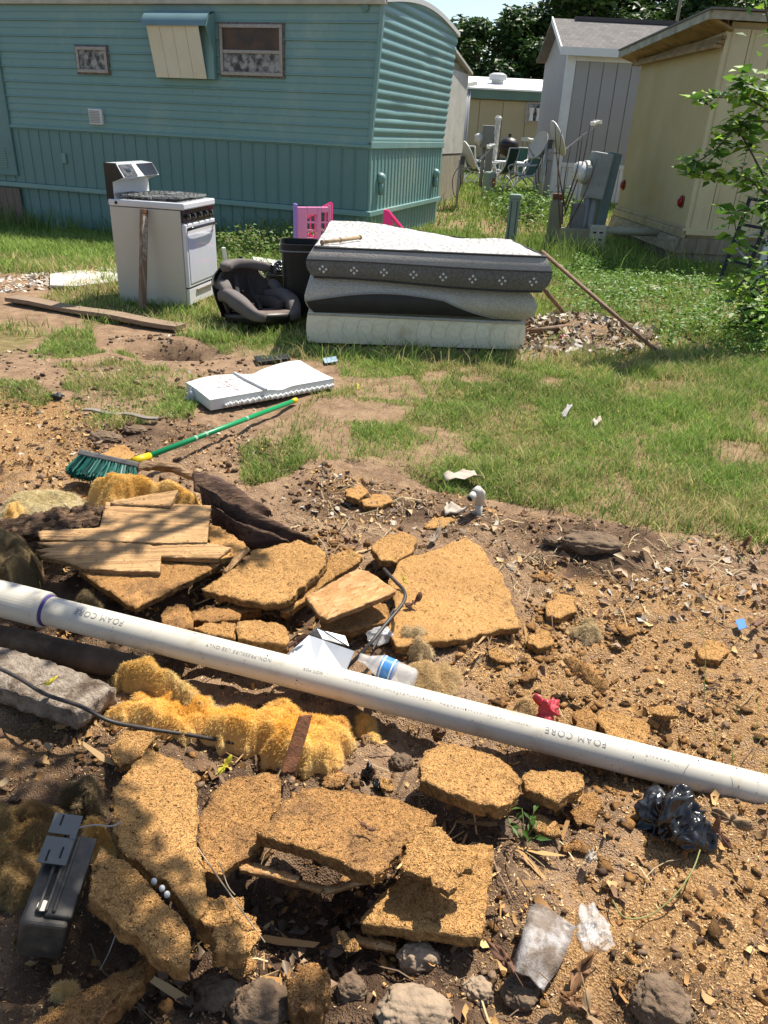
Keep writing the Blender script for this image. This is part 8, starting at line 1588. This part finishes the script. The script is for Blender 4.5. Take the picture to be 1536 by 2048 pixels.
def boulder_field(name, label, n, regions, size, cols, mname, sub=1, zoff=0.3, cat='rubble', flat=0.7, board=False):
    V0, F0 = ico(sub, 1.0); F0 = np.array(F0); pts = []
    if sub == 0: V0 = np.array([(a, b, c) for c in (-1, 1) for b in (-1, 1) for a in (-1, 1)], float) * 0.8; F0 = np.array([(0, 2, 3), (0, 3, 1), (4, 5, 7), (4, 7, 6), (0, 1, 5), (0, 5, 4), (2, 6, 7), (2, 7, 3), (0, 4, 6), (0, 6, 2), (1, 3, 7), (1, 7, 5)])
    m = len(V0)
    ar = np.array([abs(sum(q[i][0] * q[(i + 1) % len(q)][1] - q[(i + 1) % len(q)][0] * q[i][1] for i in range(len(q)))) for q in regions]); ar = ar / ar.sum()
    for q, a in zip(regions, ar):
        xs = [p[0] for p in q]; ys = [p[1] for p in q]; need = int(n * a) + 1; x = RNG.uniform(min(xs), max(xs), need * 4); y = RNG.uniform(min(ys), max(ys), need * 4); k = inpoly(x, y, q) & (RNG.random(len(x)) < np.clip(fbm(x, y, 0.2, 3, 93) * 3 - 1, 0.05, 1)); pts.append(np.stack([x[k], y[k]], 1)[:need])
    pts = np.concatenate(pts); n = len(pts); s = (size[0] + (size[1] - size[0]) * RNG.random(n) ** 4); z = T(pts[:, 0], pts[:, 1]) + s * zoff
    V = V0[None] * (1 + RNG.normal(0, 0.26, (n, m, 1))) + RNG.normal(0, 0.16 if sub else 0.30, (n, m, 3)); V = V * s[:, None, None] * np.stack([np.ones(n), RNG.uniform(0.5, 1, n), flat * RNG.uniform(0.5, 1, n)], 1)[:, None, :]
    a = RNG.uniform(0, 6.3, n); c_, s_ = np.cos(a)[:, None], np.sin(a)[:, None]; X = V[:, :, 0] * c_ - V[:, :, 1] * s_; Y = V[:, :, 0] * s_ + V[:, :, 1] * c_
    V = np.stack([X + pts[:, :1], Y + pts[:, 1:], V[:, :, 2] + z[:, None]], 2).reshape(-1, 3); C = np.repeat((np.array(cols)[RNG.integers(0, len(cols), n)] * RNG.uniform(0.7, 1.25, (n, 1)))[:, None], m, 1).reshape(-1, 3)
    me = mesh_np(name, V, tris=(F0[None] + (np.arange(n) * m)[:, None, None]).reshape(-1, 3), attrs={'tint' if board else 'col': C}); o = link_mesh(name, me, PBd if board else mat(mname, (0.2, 0.15, 0.1), 0.95, attr='col', bump=0.6, bsc=90, spec=0.1)); return tag(o, label, cat, kind='stuff')
ALLDIRT = [gpoly([(-260, 800), (420, 850), (640, 930), (1000, 1020), (1536, 1090), (2100, 1130), (2300, 2100), (-300, 2100)])]
BACKDIRT = [gpoly([(0, 700), (300, 660), (500, 720), (520, 860), (640, 930), (900, 1000), (900, 1080), (100, 1000), (0, 860)])]
boulder_field('loose_soil', 'loose crumbs of soil scattered over the dirt', 3800, DARK + ALLDIRT, (0.0025, 0.013), [(0.14, 0.092, 0.06), (0.20, 0.135, 0.09), (0.10, 0.064, 0.043)], 'soil_crumb', sub=0, flat=0.8, cat='soil crumbs')
boulder_field('soil_crumbs', 'loose soil crumbs on the bare ground beyond the pile', 700, BACKDIRT, (0.006, 0.026), [(0.13, 0.085, 0.055), (0.20, 0.14, 0.09)], 'soil_crumb', cat='soil crumbs')
RUB = [gpoly([(1040, 655), (1180, 640), (1310, 668), (1330, 712), (1200, 718), (1060, 728), (1030, 720)])]
SH1 = [gpoly([(580, 960), (700, 950), (800, 1010), (1000, 1040), (1020, 1110), (860, 1090), (760, 1060), (600, 1040)])]; SH2 = [gpoly([(980, 1100), (1536, 1100), (1600, 1260), (1250, 1240), (1040, 1180)])]
def shards(name, label, n, regions, size, cols, mname, zoff=0.01, curl=0.0, tilt=0.5, cat='debris', aspect=0.7, rough=0.8, tr=0.0):
    """thin irregular flakes lying at all angles"""
    pts = []
    areas = np.array([abs(sum(q[i][0] * q[(i + 1) % len(q)][1] - q[(i + 1) % len(q)][0] * q[i][1] for i in range(len(q)))) for q in regions]); areas = areas / areas.sum()
    for q, a in zip(regions, areas):
        xs = [p[0] for p in q]; ys = [p[1] for p in q]; need = int(n * a) + 1
        x = RNG.uniform(min(xs), max(xs), need * 3); y = RNG.uniform(min(ys), max(ys), need * 3); k = inpoly(x, y, q) & (RNG.random(len(x)) < np.clip(fbm(x, y, 0.16, 3, 91) * 2.6 - 0.75, 0.06, 1)); pts.append(np.stack([x[k], y[k]], 1)[:need])
    pts = np.concatenate(pts); n = len(pts); z = T(pts[:, 0], pts[:, 1]) + zoff * RNG.random(n); c = np.concatenate([pts, z[:, None]], 1)
    nr = np.stack([RNG.normal(0, tilt, n), RNG.normal(0, tilt, n), np.ones(n)], 1); nr /= np.linalg.norm(nr, axis=1)[:, None]; d = np.cross(nr, RNG.normal(0, 1, (n, 3))); d /= np.linalg.norm(d, axis=1)[:, None]; s = np.cross(nr, d)
    l_ = (size[0] + (size[1] - size[0]) * RNG.random((n, 1)) ** 2.2); w = l_ * aspect * RNG.uniform(0.5, 1.2, (n, 1)); V = np.zeros((n, 6, 3))
    for i, (u, v, h) in enumerate(((-0.5, -0.35, curl), (-0.45, 0.4, curl), (0, 0.5, 0), (0.5, 0.3, curl), (0.5, -0.4, curl), (0, -0.5, 0))): V[:, i] = c + d * l_ * (u + RNG.normal(0, 0.10, (n, 1))) + s * w * (v + RNG.normal(0, 0.08, (n, 1))) + nr * l_ * h
    k = np.arange(n) * 6; q4 = np.concatenate([np.stack([k, k + 5, k + 2, k + 1], 1), np.stack([k + 5, k + 4, k + 3, k + 2], 1)]); ci = RNG.integers(0, len(cols), n); C = np.repeat((np.array(cols)[ci] * RNG.uniform(0.7, 1.25, (n, 1)))[:, None], 6, 1).reshape(-1, 3)
    me = mesh_np(name, V.reshape(-1, 3), q4, attrs={'col': C}); o = link_mesh(name, me, mat(mname, (0.3, 0.2, 0.1), rough, attr='col', trans=tr, spec=0.2)); return tag(o, label, cat, kind='stuff')
shards('plaster_rubble', 'heap of pale broken plaster beside the box spring', 1300, RUB, (0.02, 0.09), [(0.46, 0.40, 0.33), (0.34, 0.27, 0.20), (0.55, 0.51, 0.45), (0.22, 0.15, 0.10), (0.40, 0.32, 0.23), (0.18, 0.12, 0.08)], 'plaster_bit', 0.05, 0.10, 0.6, cat='rubble')
shards('plaster_flakes', 'pale plaster and paint flakes strewn below the lawn edge', 300, SH1 + SH2, (0.008, 0.040), [(0.42, 0.36, 0.29), (0.32, 0.25, 0.19), (0.24, 0.18, 0.13), (0.50, 0.45, 0.38)], 'paint_flake', 0.012, 0.05, 0.3)
shards('leaf_litter', 'brown leaf litter and bark scraps over the dirt', 900, SH1 + SH2 + SH2 + ALLDIRT, (0.008, 0.038), [(0.24, 0.14, 0.08), (0.33, 0.22, 0.12), (0.15, 0.09, 0.06), (0.40, 0.30, 0.18)], 'litter_leaf', 0.015, 0.30, 0.5, tr=0.2)
shards('wood_chips', 'sawdust and wood chips covering the sunlit dirt', 140000, SAW + ALLDIRT, (0.002, 0.009), [(0.44, 0.26, 0.11), (0.58, 0.38, 0.185), (0.28, 0.155, 0.07), (0.66, 0.49, 0.28), (0.16, 0.10, 0.055)], 'wood_chip', 0.004, 0.1, 0.45, aspect=0.35)
shards('wood_chunks', 'coarse crumbs of broken board over the dirt', 6000, SAW + ALLDIRT, (0.010, 0.034), [(0.42, 0.24, 0.09), (0.32, 0.17, 0.065), (0.52, 0.33, 0.15), (0.20, 0.12, 0.07)], 'wood_chip', 0.010, 0.25, 0.8, aspect=0.6)
boulder_field('board_fragments', 'crumbled fragments of particle board among the debris', 2400, [gpoly([(200, 1060), (800, 1060), (1100, 1200), (1250, 1350), (800, 1330), (200, 1250)]), gpoly([(150, 1450), (700, 1540), (1250, 1560), (1200, 1750), (1000, 1900), (600, 2048), (200, 2048)]), SAW[0]], (0.003, 0.018), [(1.0, 1.0, 1.0), (0.85, 0.83, 0.8), (0.7, 0.7, 0.7), (0.45, 0.45, 0.46)], 'board_crumb', sub=0, cat='fragments', flat=0.38, board=True)
shards('dirt_litter', 'small pale litter on the trampled ground left of the lawn', 1500, BACKDIRT + [gpoly([(0, 530), (240, 520), (240, 570), (0, 590)])], (0.006, 0.030), [(0.45, 0.38, 0.29), (0.30, 0.20, 0.13), (0.55, 0.50, 0.42)], 'litter_bit', 0.006, 0.1)
shards('plaster_sheet_bits', 'pale crushed plaster spread left of the stove', 500, [gpoly([(0, 555), (60, 545), (110, 548), (236, 540), (236, 560), (140, 575), (0, 585)])], (0.02, 0.07), [(0.56, 0.50, 0.42), (0.45, 0.38, 0.30), (0.62, 0.58, 0.52)], 'litter_bit', 0.02, 0.05)
def straws(name, label, n, regions, ln, cols):
    m = MB(); V = []; Q = []; C = []
    for k in range(n):
        q = regions[RNG.integers(0, len(regions))]; xs = [p[0] for p in q]; ys = [p[1] for p in q]; x = RNG.uniform(min(xs), max(xs)); y = RNG.uniform(min(ys), max(ys)); a = RNG.uniform(0, 6.3); L_ = RNG.uniform(*ln); w = RNG.uniform(0.0008, 0.0022); c = np.array(cols[RNG.integers(0, len(cols))]) * RNG.uniform(0.7, 1.3); b = RNG.normal(0, 0.5); pts = []
        for i in range(5): t = i / 4; aa = a + b * t; x2 = x + math.cos(aa) * L_ * t; y2 = y + math.sin(aa) * L_ * t; pts.append(np.array([x2, y2, Tz(x2, y2) + 0.006 + 0.02 * math.sin(math.pi * t) * RNG.random()]))
        nrm = np.array([-math.sin(a), math.cos(a), 0.4]) * w; s = len(V)
        for p in pts: V += [p - nrm, p + nrm]; C += [c, c]
        Q += [[s + 2 * i, s + 2 * i + 1, s + 2 * i + 3, s + 2 * i + 2] for i in range(4)]
    me = mesh_np(name, V, Q, attrs={'col': np.array(C)}); o = link_mesh(name, me, mat('straw', (0.4, 0.3, 0.15), 0.8, attr='col')); return tag(o, label, 'straw', kind='stuff')
HOL = [gpoly([(540, 1790), (700, 1760), (730, 1860), (720, 1990), (560, 1960), (500, 1880)]), gpoly([(230, 1880), (420, 1900), (560, 2048), (200, 2048)])]
def leaf_scatter(name, label, n, regions, size, cols, zr):
    P_ = []
    while len(P_) < n:
        q = regions[RNG.integers(0, len(regions))]; xs = [p[0] for p in q]; ys = [p[1] for p in q]; x = RNG.uniform(min(xs), max(xs)); y = RNG.uniform(min(ys), max(ys))
        if inpoly(np.array([x]), np.array([y]), q)[0]: P_.append((x, y, 0))
    P_ = np.array(P_); P_[:, 2] = T(P_[:, 0], P_[:, 1]) + 0.006 + zr * RNG.random(n); leaf_mass(name, label, P_, np.array([0, 0, 1.0]), size, cols, 'dead_leaf', cat='dead leaves', tr=0.15, fold=0.45, aspect=0.6)
leaf_scatter('dead_leaves', 'brown dead leaves caught in the dark hollow', 75, HOL, 0.032, [(0.14, 0.095, 0.06), (0.20, 0.135, 0.085), (0.09, 0.06, 0.04), (0.26, 0.17, 0.10)], 0.02)
leaf_scatter('fallen_leaves', 'dry fallen leaves scattered over the soil below the lawn', 150, SH2 + SH1 + ALLDIRT, 0.045, [(0.30, 0.19, 0.10), (0.22, 0.13, 0.075), (0.42, 0.31, 0.18), (0.16, 0.10, 0.06)], 0.012)
shards('wood_splinters', 'thin splinters and slivers of broken board in the pile', 420, [gpoly([(100, 1040), (700, 1080), (1100, 1250), (1000, 1330), (500, 1260), (60, 1180)]), gpoly([(200, 1460), (700, 1560), (1200, 1580), (1150, 1700), (900, 1950), (200, 2048)])], (0.025, 0.13), [(0.46, 0.28, 0.12), (0.34, 0.20, 0.09), (0.56, 0.37, 0.18), (0.16, 0.10, 0.06)], 'splinter', 0.03, 0.02, 0.35, cat='splinters', aspect=0.12)
straws('dry_stems', 'dry stems and rootlets lying over the dirt', 420, [gpoly([(200, 1400), (1536, 1150), (1536, 2048), (0, 2048)])] + SH1 + SH2, (0.04, 0.16), [(0.46, 0.36, 0.20), (0.30, 0.22, 0.13), (0.18, 0.12, 0.08)])
# a trailing grass runner near the clear bag, a small weed
c_ = [P(1225, 1800, 0.03), P(1250, 1835, 0.04), P(1300, 1830, 0.03), P(1350, 1790, 0.05), P(1385, 1740, 0.06), P(1400, 1700, 0.04)]
cable('grass_runner', c_, 0.0016, mat('runner_green', (0.20, 0.22, 0.07), 0.6), 'trailing green grass runner right of the clear bag', 'grass runner')
g = G(1050, 1675); t = thing('small_weed', 'small green weed growing beside the dark clod', 'weed', tuple(g)); m = MB(); pw = []
for k in range(7):
    e = np.array([RNG.normal(0, 0.022), RNG.normal(0, 0.022), 0.025 + RNG.random() * 0.035]); m.tube([(0, 0, -0.01), tuple(e * 0.6), tuple(e)], 0.0012, 4); pw += [e, e * 0.8, e * 0.9]
m.build('stem', mat('runner_green', ()), t); leaf_mass('foliage', None, np.array(pw), np.array([0, 0, 1.0]), 0.034, [(0.05, 0.12, 0.02), (0.09, 0.17, 0.03)], 'weed_leaf', kind=None, parent=t, aspect=0.3)

# ------------------------------------------------------------------ shade tree standing out of view on the left, its boughs over the pile
def shade_tree():
    cl = []; s = SUN / SUN[2]
    def over(px_, py_, r_, h, z=0.05): p = P(px_, py_, z); cl.append((p + s * (h - z), r_))
    for a in ((60, 1600, .16), (40, 1760, .18), (100, 1880, .17), (60, 2000, .20), (200, 1985, .12), (150, 1720, .05), (30, 1480, .10), (330, 2040, .10), (200, 2080, .2), (420, 2090, .14), (640, 2090, .10), (-60, 1700, .25), (-60, 1900, .25), (150, 1800, .09)): over(a[0], a[1], a[2], 3.4 + 0.5 * math.sin(a[0]))
    for a in ((255, 1125, .10), (330, 1100, .07), (400, 1110, .06), (40, 1120, .16), (110, 1170, .13), (40, 1215, .14), (190, 1175, .08), (475, 1165, .05), (-40, 1150, .2), (160, 1290, .10), (60, 1300, .08), (245, 1548, .05), (0, 930, .10), (320, 1250, .05)): over(a[0], a[1], a[2], 3.3 + 0.4 * math.cos(a[1]))
    rnd = np.random.default_rng(4)
    for k in range(36): cl.append((np.array([rnd.uniform(-6.0, 1.0), rnd.uniform(-5.5, 0.3), rnd.uniform(3.2, 6.5)]) , rnd.uniform(0.3, 0.6)))
    cl = [c for c in cl if True]
    limb_tree('shade_tree', 'tree beside the photographer whose boughs dapple the near debris', (-2.7, 0.5, 0.0), 4, 3, 3.2, 15000, 0.085, [(0.06, 0.13, 0.025), (0.09, 0.17, 0.03)], 12, None, cl, tr=0.3, trunk_r=0.16)
shade_tree()
